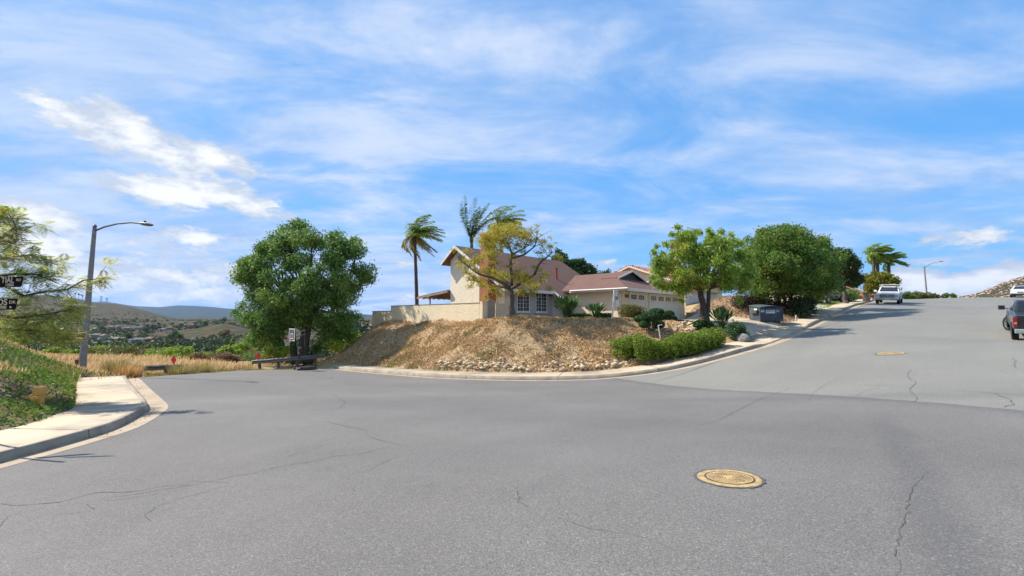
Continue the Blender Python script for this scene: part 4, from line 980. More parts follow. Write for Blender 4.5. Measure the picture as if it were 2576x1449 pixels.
# golden sparse tree in front of the house, crooked bare limbs and upright shoots
b = at(1290, 801, 31.2)
root = thing('coral_tree', b, 0, 'sparse golden-leaved tree with a crooked dark trunk in front of the house windows', 'tree')
mb = MB(); gold = []
def P3(px, py, d): return at(px, py, d)-b
trunk = [Vector((0, 0, -.5)), Vector((0, 0, .1)), P3(1286, 770, 31.2), P3(1289, 745, 31.3), P3(1283, 727, 31.4)]
mb.tube(trunk, [.34, .24, .19, .18, .2], 10)
F0 = trunk[-1]
def arm(pts, r0, r1): mb.tube([p if isinstance(p, Vector) else P3(*p) for p in pts], list(np.linspace(r0, r1, len(pts))), 7)
A1 = [F0, (1290, 700, 31.5), (1284, 670, 31.5), (1288, 640, 31.6), (1280, 615, 31.5), (1262, 600, 31.3)]
A2 = [F0, (1262, 710, 30.8), (1235, 698, 30.3), (1205, 690, 29.9), (1180, 672, 29.6), (1160, 655, 29.4)]
A3 = [F0, (1312, 712, 31), (1345, 690, 30.8), (1358, 662, 30.8), (1378, 645, 30.7), (1388, 636, 30.6)]
A4 = [(1288, 650, 31.6), (1320, 640, 31.3), (1345, 620, 31.1), (1350, 600, 31.1)]
A5 = [F0, (1255, 720, 32.6), (1225, 712, 33.2), (1190, 705, 33.0)]
A6 = [(1288, 640, 31.6), (1318, 625, 31.8), (1335, 590, 32)]
for A, r0 in ((A1, .15), (A2, .12), (A3, .13), (A4, .08), (A5, .09), (A6, .07)): arm(A, r0, .03)
allp = [p if isinstance(p, Vector) else P3(*p) for A in (A1, A2, A3, A4, A5, A6) for p in A[1:]]
for p in allp:
    for t in range(7):
        e = p+Vector((random.gauss(0, .45), random.gauss(0, .6), random.uniform(-.1, .8))); limb(mb, p, e, .022, .007, .12, 4, 3)
        if random.random() < .5: gold.append((e.x, e.y, e.z, .24))
mb.build('trunk', m_bark2, root, smooth=True)
for px, py, r in [(1240, 600, 26), (1215, 612, 22), (1262, 580, 26), (1285, 572, 22), (1300, 585, 22), (1320, 590, 20), (1248, 625, 20), (1338, 605, 14), (1230, 640, 20), (1205, 650, 18), (1185, 660, 14), (1165, 672, 12), (1175, 690, 16), (1195, 705, 18), (1215, 720, 18), (1240, 730, 18),
                  (1180, 718, 12), (1262, 735, 14), (1300, 700, 24), (1325, 705, 20), (1345, 722, 18), (1375, 730, 12), (1310, 728, 18), (1332, 735, 14), (1360, 702, 12), (1270, 690, 16), (1250, 700, 14), (1225, 680, 14), (1275, 612, 16), (1375, 690, 10), (1400, 645, 12), (1395, 615, 7), (1380, 600, 6), (1355, 590, 6), (1245, 660, 14), (1225, 598, 24), (1245, 585, 24), (1270, 588, 24), (1295, 592, 22), (1315, 600, 20), (1232, 618, 22), (1262, 606, 22), (1300, 575, 18), (1238, 640, 18), (1160, 655, 9), (1150, 668, 8), (1222, 745, 12), (1238, 572, 12)]:
    for k in range(2):
        p = P3(px+random.uniform(-8, 8), py+random.uniform(-6, 6), 31.2+random.uniform(-1.6, 1.6)); gold.append((p.x, p.y, p.z, r*.82*31/FPX))
V_, F_ = leaves(clump_pts([(a_, b_, c_, r_*1.15) for a_, b_, c_, r_ in gold], 23000, .05, .7, .6), .15, .05)
mesh_np('crown', V_, F_, l_yel, root)

# ------------------------------------------------------------------ palms, their fronds swept to the right by the wind
def palm(name, base, top, r, fr, fl, nf, lm, label, group=None, wind=.8, lo=-.25, spread=1.0, leafn=40, droop=1.0, lw=.05):
    root = thing(name, base, 0, label, 'palm tree', group); base = Vector(base); t = Vector(top)-base
    mb = MB(); n = 14; pts = [Vector((t.x*(i/n)**1.3, t.y*i/n, t.z*i/n)) for i in range(n+1)]; pts[0].z -= .5
    mb.tube(pts, [r*(1.25-.45*i/n)+.012*(i % 2) for i in range(n+1)], 10); mb.tube([t-Vector((0, 0, .1)), t+Vector((0, 0, .35)), t+Vector((.02, 0, .75))], [r*.9, r*1.15, r*.5], 8)
    mb.build('trunk', m_barkp, root, smooth=True)
    for f in range(nf):
        a = 2*PI*f*.381966+random.uniform(-.2, .2); el = random.uniform(lo, 1.35); L = fl*random.uniform(.8, 1.1); fb = MB(); Vs, Fs = [], []; k = 0
        d0 = np.array([math.cos(a)*math.cos(el)*spread, math.sin(a)*math.cos(el)*spread, math.sin(el)]); N = leafn
        p = np.array([t.x, t.y, t.z+.45]); pos = [p]; dirs = []
        for i in range(N):
            s = i/N; d = d0+np.array([wind*s*1.6, -.2*wind*s, -droop*s*s*1.3]); d /= np.linalg.norm(d); p = p+d*L/N; pos.append(p); dirs.append(d)
        fb.tube([pos[0], pos[N//3], pos[2*N//3], pos[N]], [.03, .02, .014, .005], 4); nst = len(fb.f)
        for i in range(2, N):
            s = i/N; d = dirs[i-1]; side = np.cross(d, [0, 0, 1]); side /= np.linalg.norm(side)+1e-9
            ll = fr*math.sin(PI*min(1, s*.9+.1))**.5
            for sg in (-1, 1):
                q = side*sg*.8+d*.5+np.array([wind*.45, -.1, -.45])+RNG.normal(0, .16, 3); q /= np.linalg.norm(q); e = pos[i]+q*ll*random.uniform(.75, 1.15)
                w = np.cross(q, [0.3, .2, 1]); w /= np.linalg.norm(w)+1e-9; w *= lw
                mid = pos[i]+q*ll*.45
                Vs += [pos[i]-w*.4, mid-w, e, mid+w]; Fs.append((k, k+1, k+2, k+3)); k += 4
        fb.cur = 1; fb.add(Vs, Fs)
        fb.build('frond', [m_fstem, (l_oldf if el < -.1 and lm is l_palm else lm)], root)
    return root
l_palmh = leafmat('hilltop_palm_leaflets', [(.20, .34, .06), (.32, .44, .09), (.42, .48, .12)], rough=.5, trans=.45)
m_fstem = mat('frond_stalk', (.16, .17, .05), .6, (.10, .11, .04), 5)
l_oldf = leafmat('yellowing_fronds', [(.42, .33, .06), (.30, .30, .05), (.48, .32, .10), (.20, .24, .05)])
b = at(1050, 800, 44); palm('palm_tree', (b.x, b.y, .6), at(1043, 600, 44), .16, .8, 3.0, 34, l_palm, 'tall slender palm with windblown yellow-green head standing alone behind the garden wall', wind=1.15, lo=-1.1)
b = at(1188, 800, 52); palm('palm_tree', (b.x, b.y, .6), at(1186, 608, 52), .22, .75, 4.6, 12, l_palmd, 'dark palm with a few upright plume fronds behind the roof gable', wind=.3, spread=.75, lo=.75, droop=.35, leafn=56, lw=.06)
b = at(1268, 800, 52); palm('palm_tree', (b.x, b.y, .6), at(1258, 574, 52), .2, .8, 3.2, 28, l_palm, 'bushy green palm head rising behind the golden tree', wind=1.0)
for px, py, lab, ww in ((2198, 648, 'leftmost windblown palm of three on the hilltop', 1.2), (2208, 655, 'middle palm of three on the hilltop, its trunk close beside the leftmost', 1.5), (2236, 668, 'rightmost and shortest palm of three on the hilltop', 1.6)):
    b = at(px, 752, 72); palm('palm_tree', (b.x, b.y, 3.6), at(px, py-6, 72), .24, .9, 2.5, 24, l_palmh, lab, 'windblown palms at the top of the hill', wind=ww, leafn=30, lw=.08, lo=-.5)

# ------------------------------------------------------------------ shrubs and hedges
def bush(name, base, clumps, n, L, W, lm, label, cat='shrub', group=None, shell=.75, stem=True, flat=1.0):
    root = thing(name, base, 0, label, cat, group); mb = MB()
    for c in clumps[:14]: limb(mb, (c[0]*.25, c[1]*.25, -.15), c[:3], .035, .012, .1, 5, 3)
    mb.build('stem', m_bark, root, smooth=True)
    V_, F_ = leaves(clump_pts(clumps, n, shell, flat, .45), L, W)
    mesh_np('foliage', V_, F_, lm, root); return root
def gpt(px, py, d): p = at(px, py, d); return Vector((p.x, p.y, Hs(p.x, p.y)))
# long clipped hedge following the walk
def hedge(pts, wid, ht, n, lm, label, L=.09, W=.055, dens=.55, core=(.03, .05, .012)):
    P = [Vector(p) for p in pts]; root = thing('hedge', P[0], 0, label, 'hedge'); C = []; mb = MB()
    for i in range(len(P)-1):
        a, c = P[i], P[i+1]; k = max(1, int((c-a).length/.4))
        for j in range(k):
            t = j/k; q = a.lerp(c, t)-P[0]; h = ht[i]*(1-t)+ht[i+1]*t; w = wid[i]*(1-t)+wid[i+1]*t
            nn = Vector((-(c-a).y, (c-a).x, 0)).normalized()
            for s in (-.5, 0, .5):
                for zf in ((.35, .7) if s else (.35, .72)):
                    r = min(w*.34, h*.36); C.append((q.x+nn.x*s*w*.62+random.gauss(0, .03), q.y+nn.y*s*w*.62+random.gauss(0, .03), q.z+h*zf+random.gauss(0, .03), r*random.uniform(.9, 1.08)))
            if j % 2 == 0: mb.tube([q+Vector((0, 0, -.1)), q+Vector((random.gauss(0, .1), random.gauss(0, .1), h*.6))], [.03, .015], 5)
    mb.build('stem', m_bark, root)
    V_, F_ = leaves(clump_pts(C, n, .9, 1), L, W, up=.5); mesh_np('foliage', V_, F_, lm, root)
    return root
hp = [gpt(1560, 897, 25.0), gpt(1610, 900, 24.3), gpt(1660, 893, 24.2), gpt(1720, 880, 24.3), gpt(1770, 868, 24.8), gpt(1805, 858, 25.4)]
hedge(hp, [1.9, 2.2, 1.9, 1.6, 1.6, 1.3], [.85, 1.25, .8, 1.05, .85, 1.0], 42000, l_hedge, 'long low bright green clipped hedge curving beside the sidewalk')
hedge([gpt(1575, 812, 31.8), gpt(1622, 812, 32.6)], [1.1, .9], [1.05, 1.0], 7000, l_olive, 'olive brown clipped box hedge in front of the single garage door')
c = gpt(1768, 822, 28.6); bush('shrub', c, lumps_px(c, [(1755, 818, 12), (1770, 820, 14), (1785, 822, 12)], 28.6, .5, 2), 4200, .12, .07, leafmat('glossy_leaves', [(.03, .09, .015), (.06, .15, .02), (.09, .19, .03)]), 'bright green leafy shrub at the foot of the street tree')
c = gpt(1855, 845, 26.4); bush('shrub', c, lumps_px(c, [(1845, 838, 16), (1860, 830, 16), (1872, 845, 12), (1850, 822, 12), (1838, 825, 10)], 26.6, .5, 2), 7000, .09, .06, l_top, 'dark green rounded bush at the corner of the driveway')
# shrubs beyond the guardrail, valley edge
for px, py, d, rx, lm, lab in ((700, 885, 47, 26, l_lime, 'yellow-green open shrub left of the big tree trunks behind the rail'), (575, 885, 60, 24, l_lime, 'rounded lime green shrub on the dry slope left of the hoop'), (610, 880, 66, 26, l_lime, 'bright green shrub on the slope behind the red marker'),
                            (640, 858, 75, 26, l_big, 'darker green bush at the left edge of the big tree'), (845, 868, 62, 26, l_lime, 'bright green shrub right of the big tree trunks'), (880, 850, 72, 26, l_lime, 'light green thicket between the big tree and the dry bank'),
                            (430, 890, 66, 30, l_lime, 'low yellow-green bush behind the left guardrail'), (395, 892, 70, 22, l_olive, 'brownish green bush beside the yellow-green one'), (250, 885, 55, 20, l_lime, 'small lime bush right of the leaning lamp pole'),
                            (130, 890, 40, 26, l_lime, 'bushy green shrub on the bank left of the lamp pole'), (170, 893, 44, 20, l_lime, 'small bright shrub just left of the lamp pole'), (20, 845, 30, 30, l_lime, 'green bush at the top of the ivy bank on the far left')):
    g = at(px, py+rx*.8, d); zz = Hs(g.x, g.y); bs = (g.x, g.y, zz)
    cl = [(random.gauss(0, .55)*rx*d/FPX, random.gauss(0, .5)*rx*d/FPX, (at(px, py, d).z-zz)+random.uniform(-.5, .45)*rx*d/FPX, .42*rx*d/FPX*random.uniform(.8, 1.2)) for k in range(12)]
    bush('shrub', bs, cl, 3200, .2*d/45, .12*d/45, lm, lab, flat=.8)
m_br = leafmat('brown_brush', [(.20, .13, .07), (.28, .19, .10), (.14, .11, .05), (.30, .16, .09)])
for k in range(44):
    d = random.uniform(43, 82); px = random.uniform(225, 730); rx = random.uniform(.7, 1.5); lm = random.choice([l_lime, l_olive, m_br, l_big, l_olive, m_br]); x = (px-1288)/FPX*d; zz = Hs(x, d)
    cl = [(random.gauss(0, .6)*rx, random.gauss(0, .6)*rx, random.uniform(.1, .8)*rx, .5*rx*random.uniform(.7, 1.2)) for q in range(9)]
    bush('shrub', (x, d, zz), cl, 1300, .2, .12, lm, {id(l_lime): 'low yellow-green brush on the slope beyond the guardrails', id(l_olive): 'low olive brush on the slope beyond the guardrails', id(m_br): 'low reddish brown brush on the slope beyond the guardrails', id(l_big): 'low dark green brush on the slope beyond the guardrails'}[id(lm)], group='brush beyond the guardrails', flat=.8)
# cloud-pruned trees
def topiary(base, pads, label, d):
    root = thing('topiary_tree', base, 0, label, 'topiary'); mb = MB()
    for i, (px, py, rx, ry) in enumerate(pads):
        p = at(px, py, d+(.35 if i % 2 else -.3))-Vector(base); r = rx*d/FPX; rz_ = ry*d/FPX
        x0 = Vector((random.uniform(-.12, .12), random.uniform(-.05, .05), -.2)); mid = Vector((p.x*.35, p.y*.4, p.z*.45))
        mb.tube([x0, x0+Vector((0, 0, .25)), mid, p-Vector((0, 0, rz_*.6))], [.07, .06, .045, .03], 6)
        n = int(2600*(r/.45)**2)+500; q = unit(n)*RNG.uniform(.84, 1.05, (n, 1))*np.array([r, r*.85, rz_])+np.array(p)
        V_, F_ = leaves(q, .075, .05, up=.3); mesh_np('foliage_pad', V_, F_, l_top, root)
    mb.build('trunk', m_bark2, root, smooth=True)
b = gpt(1642, 846, 27.6)
topiary(b, [(1640, 796, 26, 13), (1614, 802, 20, 9), (1622, 816, 15, 9), (1657, 816, 15, 11), (1652, 784, 18, 8)], 'cloud-pruned dark green tree with rounded pads rising from the bright hedge', 27.6)
b = gpt(1668, 812, 31); topiary(b, [(1668, 794, 17, 10), (1682, 790, 14, 9), (1690, 802, 13, 9), (1672, 806, 12, 8)], 'cluster of dark clipped balls behind the cloud-pruned tree', 31)
# strap-leaved clumps (bird of paradise)
def straps(base, n, h, label, wide=.5):
    root = thing('strap_leaf_plant', base, 0, label, 'plant'); Vs, Fs = [], []; st = MB(); k = 0
    for i in range(n):
        a = random.uniform(0, 2*PI); lean = random.uniform(.05, wide)*h; L = h*random.uniform(.65, 1.05); o = np.array([random.gauss(0, .1), random.gauss(0, .1), 0])
        tip = o+np.array([math.cos(a)*lean, math.sin(a)*lean, L]); m0 = o*.6+(tip-o)*.5+np.array([0, 0, L*.06]); w = np.array([-math.sin(a+random.uniform(-1, 1)), math.cos(a), 0])*.075*h/1.4
        st.tube([o-np.array([0, 0, .1]), m0], [.014, .01], 4)
        m1 = o+(tip-o)*.75+np.array([0, 0, L*.03]); Vs += [m0-w*.15, m1-w, tip+np.array([0, 0, 0]), m1+w, m0+w*.15]; Fs.append((k, k+1, k+2, k+3)); Vs.pop(); k += 4
    st.build('stalk', l_blade, root); mesh_np('leaf', Vs, Fs, l_blade, root); return root
straps(gpt(1427, 808, 32.2), 130, 1.75, 'tall clump of dark strap leaves right of the front door', .62)
straps(gpt(1499, 808, 31.5), 80, 1.2, 'smaller clump of strap leaves halfway along the blank garage side wall', .8)
straps(gpt(1814, 826, 27.6), 75, 1.55, 'strap-leaved clump between the two shrubs at the driveway corner', .6)
for px, d, lab in ((1455, 32.6, 'low green groundcover plant between the two strap-leaved clumps'), (1470, 32.8, 'leafy low plant just left of the smaller strap-leaved clump'), (1522, 31.5, 'low leafy plant right of the smaller strap-leaved clump')):
    c = gpt(px, 806, d); bush('low_shrub', c, [(x, y, .22, .22) for x, y in ((-.3, 0), (0, .1), (.3, -.1), (.1, .2))], 1500, .12, .08, leafmat('garden_leaves', [(.04, .12, .02), (.07, .18, .03)]), lab)
# dark hedge and shrubs under the dome tree
hedge([gpt(2012, 800, 35), gpt(2035, 796, 36.5)], [1.2, 1.2], [1.5, 1.5], 7000, leafmat('dark_hedge_leaves', [(.012, .03, .01), (.022, .045, .014), (.035, .055, .02)]), 'dark clipped hedge beside the walk right of the dumpster', .1, .06)
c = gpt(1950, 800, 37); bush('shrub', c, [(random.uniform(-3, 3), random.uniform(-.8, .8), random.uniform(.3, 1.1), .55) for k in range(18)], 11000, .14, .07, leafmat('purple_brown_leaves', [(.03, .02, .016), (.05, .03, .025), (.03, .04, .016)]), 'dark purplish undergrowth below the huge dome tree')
hedge([gpt(2102, 757, 53), gpt(2150, 752, 56)], [1.3, 1.3], [1.5, 1.4], 5000, l_dense, 'green hedge in front of the solar-panelled house', .16, .1)
for px, d, w_, h_, lm, lab in ((2275, 78, 3, .8, l_dense, 'loose green bush just right of the white pickup on the crest'), (2318, 80, 5.5, 1.0, l_olive, 'clipped yellow-green hedge left of the distant lamp'), (2300, 90, 5, 1.3, l_dense, 'darker bush behind the clipped hedge on the crest'), (2365, 100, 7, 1.0, l_dense, 'low green bush right of the distant lamp'), (2350, 94, 3, .5, l_olive, 'small yellowish bush at the foot of the distant lamp')):
    top = at(px, 737, d).z; g = at(px, 748, d); zz = min(Hs(g.x, g.y), g.z-.2)
    bush('shrub', (g.x, g.y, zz), [(random.uniform(-.5, .5)*w_, random.uniform(-.7, .7), (g.z-zz)+random.uniform(0, .5)*h_, .45*h_) for k in range(16)], 3500, .3, .18, lm, lab)

# ------------------------------------------------------------------ ground cover (nobody could count it)
def cover(name, poly, n, L, W, lm, label, cat, h=.06, droop=None, mask=None, dens=None, zf=H):
    xs = [p[0] for p in poly]; ys = [p[1] for p in poly]; pts = []
    X = RNG.uniform(min(xs), max(xs), n*3); Y = RNG.uniform(min(ys), max(ys), n*3); k = inpoly(X, Y, poly)
    if dens is not None: k &= RNG.uniform(0, 1, len(X)) < dens(X, Y)
    X, Y = X[k][:n], Y[k][:n]; Z = zf(X, Y)+RNG.uniform(0, 1, len(X))**1.5*h
    V_, F_ = leaves(np.c_[X, Y, Z], L, W, droop=droop); return tag(mesh_np(name, V_, F_, lm), label, cat, kind='stuff')
bankN = lambda x, y: zg(x, y)
cover('dry_ground_cover', BANK, 125000, .16, .045, l_dryp, 'dry tan creeping ground cover all over the bank', 'ground cover', .16, dens=lambda x, y: np.clip(.62+fbm(x, y, .7, 3, 8)*1.5, .2, 1), zf=bankN)
Wp = []
for px, py, d, r, n_ in ((1010, 893, 31.5, .55, 450), (1035, 905, 29.5, .5, 380), (1075, 912, 27.6, .6, 350), (1060, 830, 36.5, .35, 300), (1110, 845, 33.5, .3, 200), (1185, 862, 30, .25, 160), (960, 895, 33, .4, 300), (1030, 872, 33, .35, 260), (990, 915, 31, .4, 300), (1225, 905, 27, .5, 420), (1440, 815, 30.5, .5, 300), (1380, 812, 30.8, .4, 200)):
    c = gpt(px, py, d); q = np.c_[c.x+RNG.normal(0, r, n_), c.y+RNG.normal(0, r*.5, n_)]; Wp.append(np.c_[q, zg(q[:, 0], q[:, 1])+RNG.uniform(.02, .16, n_)])
V_, F_ = leaves(np.vstack(Wp), .13, .05); tag(mesh_np('green_weeds', V_, F_, leafmat('weed_leaves', [(.20, .20, .05), (.30, .27, .07), (.14, .16, .04), (.38, .30, .12)])), 'scattered yellow-green weed patches low on the dry bank', 'weeds', kind='stuff')
cover('dark_litter', BANK, 7000, .14, .04, leafmat('grey_brown_litter', [(.08, .055, .04), (.13, .09, .07), (.06, .05, .03)]), 'darker withered ice plant patches near the top of the bank', 'ground cover', .16, dens=lambda x, y: (fbm(x, y, 2.2, 3, 31) > .15)*((y > 28.6) & (x > -6))*.9, zf=bankN)
VERGE = [tuple(p) for p in S1b if p.y > 6]+[(-20, 24.5), (-26, 26.5), (-33, 28), (-33, 4), (-12, 4)]
def vmask(x, y):
    brown = np.clip(1.25-((x+16)**2/16+(y-12.5)**2/9), 0, 1)
    return np.clip(1.1-brown*.9, .08, 1)
cover('ivy', VERGE, 60000, .10, .08, l_ivy, 'green leafy ground cover over the bank beside the left sidewalk', 'ground cover', .2, dens=vmask)
cover('withered_cover', VERGE, 16000, .11, .035, leafmat('reddish_litter', [(.16, .085, .045), (.24, .14, .08), (.12, .08, .03), (.10, .11, .03)]), 'brown withered ground cover around the yellow hydrant', 'ground cover', .18, dens=lambda x, y: np.clip(1.4-((x+16)**2/22+(y-11)**2/20), 0.03, 1))
FIELD = [(-22.6, 25.0), (-21.5, 29.5), (-20.6, 33), (-20.6, 36.8), (-15, 38), (-16, 42), (-14, 50), (-16, 58), (-50, 62), (-56, 48), (-34, 29.5), (-27, 27.5)]
def blades(name, poly, n, h, w, lm, label, dens=None, lean=.25):
    xs = [p[0] for p in poly]; ys = [p[1] for p in poly]
    X = RNG.uniform(min(xs), max(xs), n*4); Y = RNG.uniform(min(ys), max(ys), n*4); k = inpoly(X, Y, poly)
    if dens is not None: k &= RNG.uniform(0, 1, len(X)) < dens(X, Y)
    X, Y = X[k][:n], Y[k][:n]; Z = H(X, Y)-.03; m = len(X)
    a = RNG.uniform(0, 2*PI, m); hh = h*RNG.uniform(.5, 1.3, m)*(1+fbm(X, Y, 3, 3, 12)*.7); l = lean*hh*RNG.uniform(.3, 1.6, m); wd = w*RNG.uniform(.6, 1.4, m)
    B = np.c_[X, Y, Z]; s = np.c_[np.cos(a), np.sin(a), 0*a]*wd[:, None]; ld = np.c_[l*.9+RNG.normal(0, .08, m)*h, RNG.normal(0, .25, m)*h, hh]
    V_ = np.stack([B-s*.4, B+s*.4, B+ld*[.8, .8, .72]+s*.7, B+ld, B+ld*[.8, .8, .72]-s*.7], 1); V_ = V_[:, [0, 1, 2, 3, 4]].reshape(-1, 3)
    return tag(mesh_np(name, V_, np.arange(5*m).reshape(m, 5), lm), label, 'grass', kind='stuff')
edge_far = lambda x, y: np.clip(.2+.8*(y < 37)+fbm(x, y, 3, 3, 51)*.8, 0, 1)*(y < 44)
blades('tall_grass', FIELD, 36000, .44, .03, l_straw, 'tall pale golden dry grass in the field beyond the guardrails', dens=edge_far, lean=.35)
EDGE = [(-20.2, 24.6), (-20.1, 27), (-19.3, 30.5), (-18.2, 33), (-15.2, 34.6), (-15.0, 35.6), (-19, 34.6), (-20.6, 31), (-21.6, 27), (-22, 25)]
blades('edge_grass', EDGE, 6500, .26, .03, leafmat('olive_grass', [(.24, .22, .05), (.36, .30, .09), (.16, .18, .04), (.5, .38, .16)]), 'olive and straw grass tufts along the edge of the asphalt', dens=lambda x, y: (fbm(x, y, 1.2, 2, 5) > -.12)*1., lean=.2)
LAWN = [(24.5, 36), (31, 44.5), (38, 53), (34, 56), (26, 46), (23, 40)]
blades('lawn_grass', LAWN, 12000, .09, .03, leafmat('lawn_blades', [(.16, .25, .03), (.22, .30, .05), (.26, .27, .08)]), 'short yellow-green lawn grass beside the upper driveway')
SLOPE2 = [(16.9, 44), (17.5, 37), (18.3, 32.6), (20.5, 33), (24, 38), (27, 46), (22, 50)]
cover('dry_ground_cover', SLOPE2, 16000, .17, .06, leafmat('brown_litter', [(.42, .27, .17), (.56, .40, .27), (.30, .19, .13), (.2, .13, .09)]), 'brown stony litter on the slope behind the dumpster and garage', 'ground cover', .12)
blades('bank_grass', [(-13.5, 17), (-15, 22), (-20, 24), (-30, 26), (-32, 14), (-18, 12.5)], 16000, .32, .02, l_straw, 'pale dry grass mixed into the bank at the far left', dens=lambda x, y: np.clip((fbm(x, y, 3, 3, 44)*2.2+.45+(-x-19)*.12), 0, 1))
# grass clumps at the ends of the rail
for px, py, d, lm, lab in ((318, 940, 24.6, l_straw, 'rust-orange plume of dry grass at the end of the left guardrail'), (450, 938, 27.6, None, 'green-brown grass tussock at the right end of the left guardrail'), (505, 935, 29, None, 'grass tussock a little right of the left guardrail end'), (290, 925, 27, l_straw, 'yellowish grass tussock behind the lamp pole')):
    c = gpt(px, py, d); root = thing('grass_tussock', c, 0, lab, 'grass tussock'); m = 700; a = RNG.uniform(0, 2*PI, m); r = RNG.uniform(0, 1, m)**.5*.45; B = np.c_[np.cos(a)*r, np.sin(a)*r, 0*a-.05]
    s = np.c_[-np.sin(a), np.cos(a), 0*a]*.012; tip = B+np.c_[np.cos(a)*r*.9+.12, np.sin(a)*r*.9, RNG.uniform(.45, .95, m)]
    mesh_np('blade', np.stack([B-s, B+s, tip+s*.4, tip-s*.4], 1).reshape(-1, 3), np.arange(4*m).reshape(m, 4), (leafmat('rust_grass', [(.55, .27, .10), (.62, .40, .18), (.30, .25, .06)]) if 'rust' in lab else leafmat('tussock_grass', [(.16, .17, .03), (.34, .27, .10), (.5, .40, .2)])), root)
# overhanging tree at the far left, its trunk just outside the view
b = Vector((-18.6, 12.4, Hs(-18.6, 12.4)))
root = thing('mimosa_tree', b, 0, 'feathery yellow and green branches reaching in from the left edge above the street name signs', 'tree')
mb = MB(); d0 = 13.6
mb.tube([(0, 0, -.3), (0.1, .1, 1.2), (.3, .3, 2.2)], [.2, .15, .12], 8); fork = Vector((.3, .3, 2.2))
brs = [[(-40, 690), (60, 745), (105, 735), (170, 728), (210, 705), (262, 700)], [(-60, 640), (0, 600), (40, 570), (20, 535)], [(-60, 660), (20, 650), (80, 640), (120, 655)], [(-60, 780), (40, 800), (120, 790), (200, 775)], [(-60, 820), (40, 830), (110, 835), (160, 850)], [(-60, 600), (-10, 560), (10, 530)], [(-60, 700), (30, 690), (90, 690), (110, 700)]]
fv, ff, fk = [], [], 0
def frond(p, dirv, L, npin=9):
    """one feathery compound leaf"""
    global fk
    dirv = np.array(dirv)/np.linalg.norm(dirv); p = np.array(p)
    for i in range(npin):
        s = (i+1)/npin; q = p+dirv*L*s+np.array([0, 0, -.25*L*s*s])
        side = np.cross(dirv, [0, 0, 1.]); side /= np.linalg.norm(side)+1e-9
        for sg in (-1, 1):
            dd = side*sg+dirv*.45+np.array([0, 0, -.25]); dd /= np.linalg.norm(dd); l = L*.34*math.sin(PI*min(1, s*.8+.2)); w = dirv*.016
            m_ = q+dd*l*.5; fv.extend([q, m_+w, q+dd*l, m_-w]); ff.append((fk, fk+1, fk+2, fk+3)); fk += 4
for bi, br in enumerate(brs):
    pts = [fork]+[at(px, py, d0+(bi % 3)*.5-.5+i*.15)-b for i, (px, py) in enumerate(br)]
    mb.tube(pts, list(np.linspace(.06, .012, len(pts))), 6)
    for i in range(1, len(pts)-1):
        for k in range(9 if bi != 0 else 5):
            p = pts[i].lerp(pts[i+1], k/(9 if bi != 0 else 5))
            for t in range(3):
                dv = Vector((random.uniform(-.2, 1.3), random.gauss(0, .7), random.gauss(-.1, .45))); frond(p, dv, random.uniform(.36, .62))
            if random.random() < .35:
                e = p+Vector((random.uniform(.1, .6), random.gauss(0, .4), random.uniform(-.35, .4))); limb(mb, p, e, .012, .005, .1, 4, 3)
                for t in range(5): frond(e, (random.uniform(-.3, 1.2), random.gauss(0, .7), random.gauss(0, .5)), random.uniform(.32, .55))
    for t in range(14): frond(pts[-1], (random.uniform(-.5, 1.1), random.gauss(0, .7), random.gauss(.1, .5)), random.uniform(.32, .52))
for px, py, r in ((50, 810, 34), (110, 825, 34), (165, 800, 30), (30, 825, 30), (185, 830, 20), (130, 848, 28), (10, 640, 34), (50, 680, 26), (12, 580, 22), (175, 780, 20), (20, 740, 20)):
    for t in range(int(r*1.35)):
        q = at(px+random.gauss(0, .5)*r, py+random.gauss(0, .42)*r, d0+random.uniform(-.8, .8))-b; frond(q, (random.uniform(-.3, 1.2), random.gauss(0, .7), random.gauss(-.1, .4)), random.uniform(.32, .55), 7)
mb.build('trunk', m_bark2, root, smooth=True)
mesh_np('crown', fv, ff, leafmat('feathery_leaves', [(.18, .28, .08), (.26, .36, .09), (.42, .44, .10), (.70, .55, .09)], patch=(.60, .44, .06), ps=1.1, trans=.5), root)

# ------------------------------------------------------------------ cobbles along the foot of the bank and in the bed
def stone_mesh(seed):
    r = random.Random(seed); bm = bmesh.new(); bmesh.ops.create_icosphere(bm, subdivisions=2, radius=1)
    o = [Vector((r.uniform(-1, 1), r.uniform(-1, 1), r.uniform(-1, 1))).normalized() for _ in range(7)]; q = [r.uniform(.62, .92) for _ in o]
    for v in bm.verts:
        for d, k in zip(o, q):
            t = v.co.dot(d)
            if t > k: v.co -= d*(t-k)*.85
    me = bpy.data.meshes.new('cobble'); bm.to_mesh(me); bm.free(); me.polygons.foreach_set('use_smooth', [True]*len(me.polygons)); return me
stone_m = []
for i, (c1, c2) in enumerate((((.58, .46, .30), (.46, .36, .23)), ((.50, .38, .24), (.60, .48, .33)), ((.42, .34, .24), (.54, .44, .31)))):
    stone_m.append(mat('cobble_stone', c1, .9, c2, 6, .3, 30))
smesh = [stone_mesh(i) for i in range(9)]
for i, me in enumerate(smesh): me.materials.append(stone_m[i % 3])
def stone(x, y, z, s, lab, grp):
    o = bpy.data.objects.new('cobble', random.choice(smesh)); SC.collection.objects.link(o); o.location = (x, y, z); o.rotation_euler = (random.uniform(-.4, .4), random.uniform(-.4, .4), random.uniform(0, 6.28))
    o.scale = (s*random.uniform(.85, 1.3), s*random.uniform(.75, 1.05), s*random.uniform(.45, .7)); tag(o, lab, 'stone', grp)
walk = [i for i, p in enumerate(sweep['a']['s1']) if -4.8 < p[0] < 6.6]
rows = offs(K1, GUT+KW+SW+.2)
cnt = 0
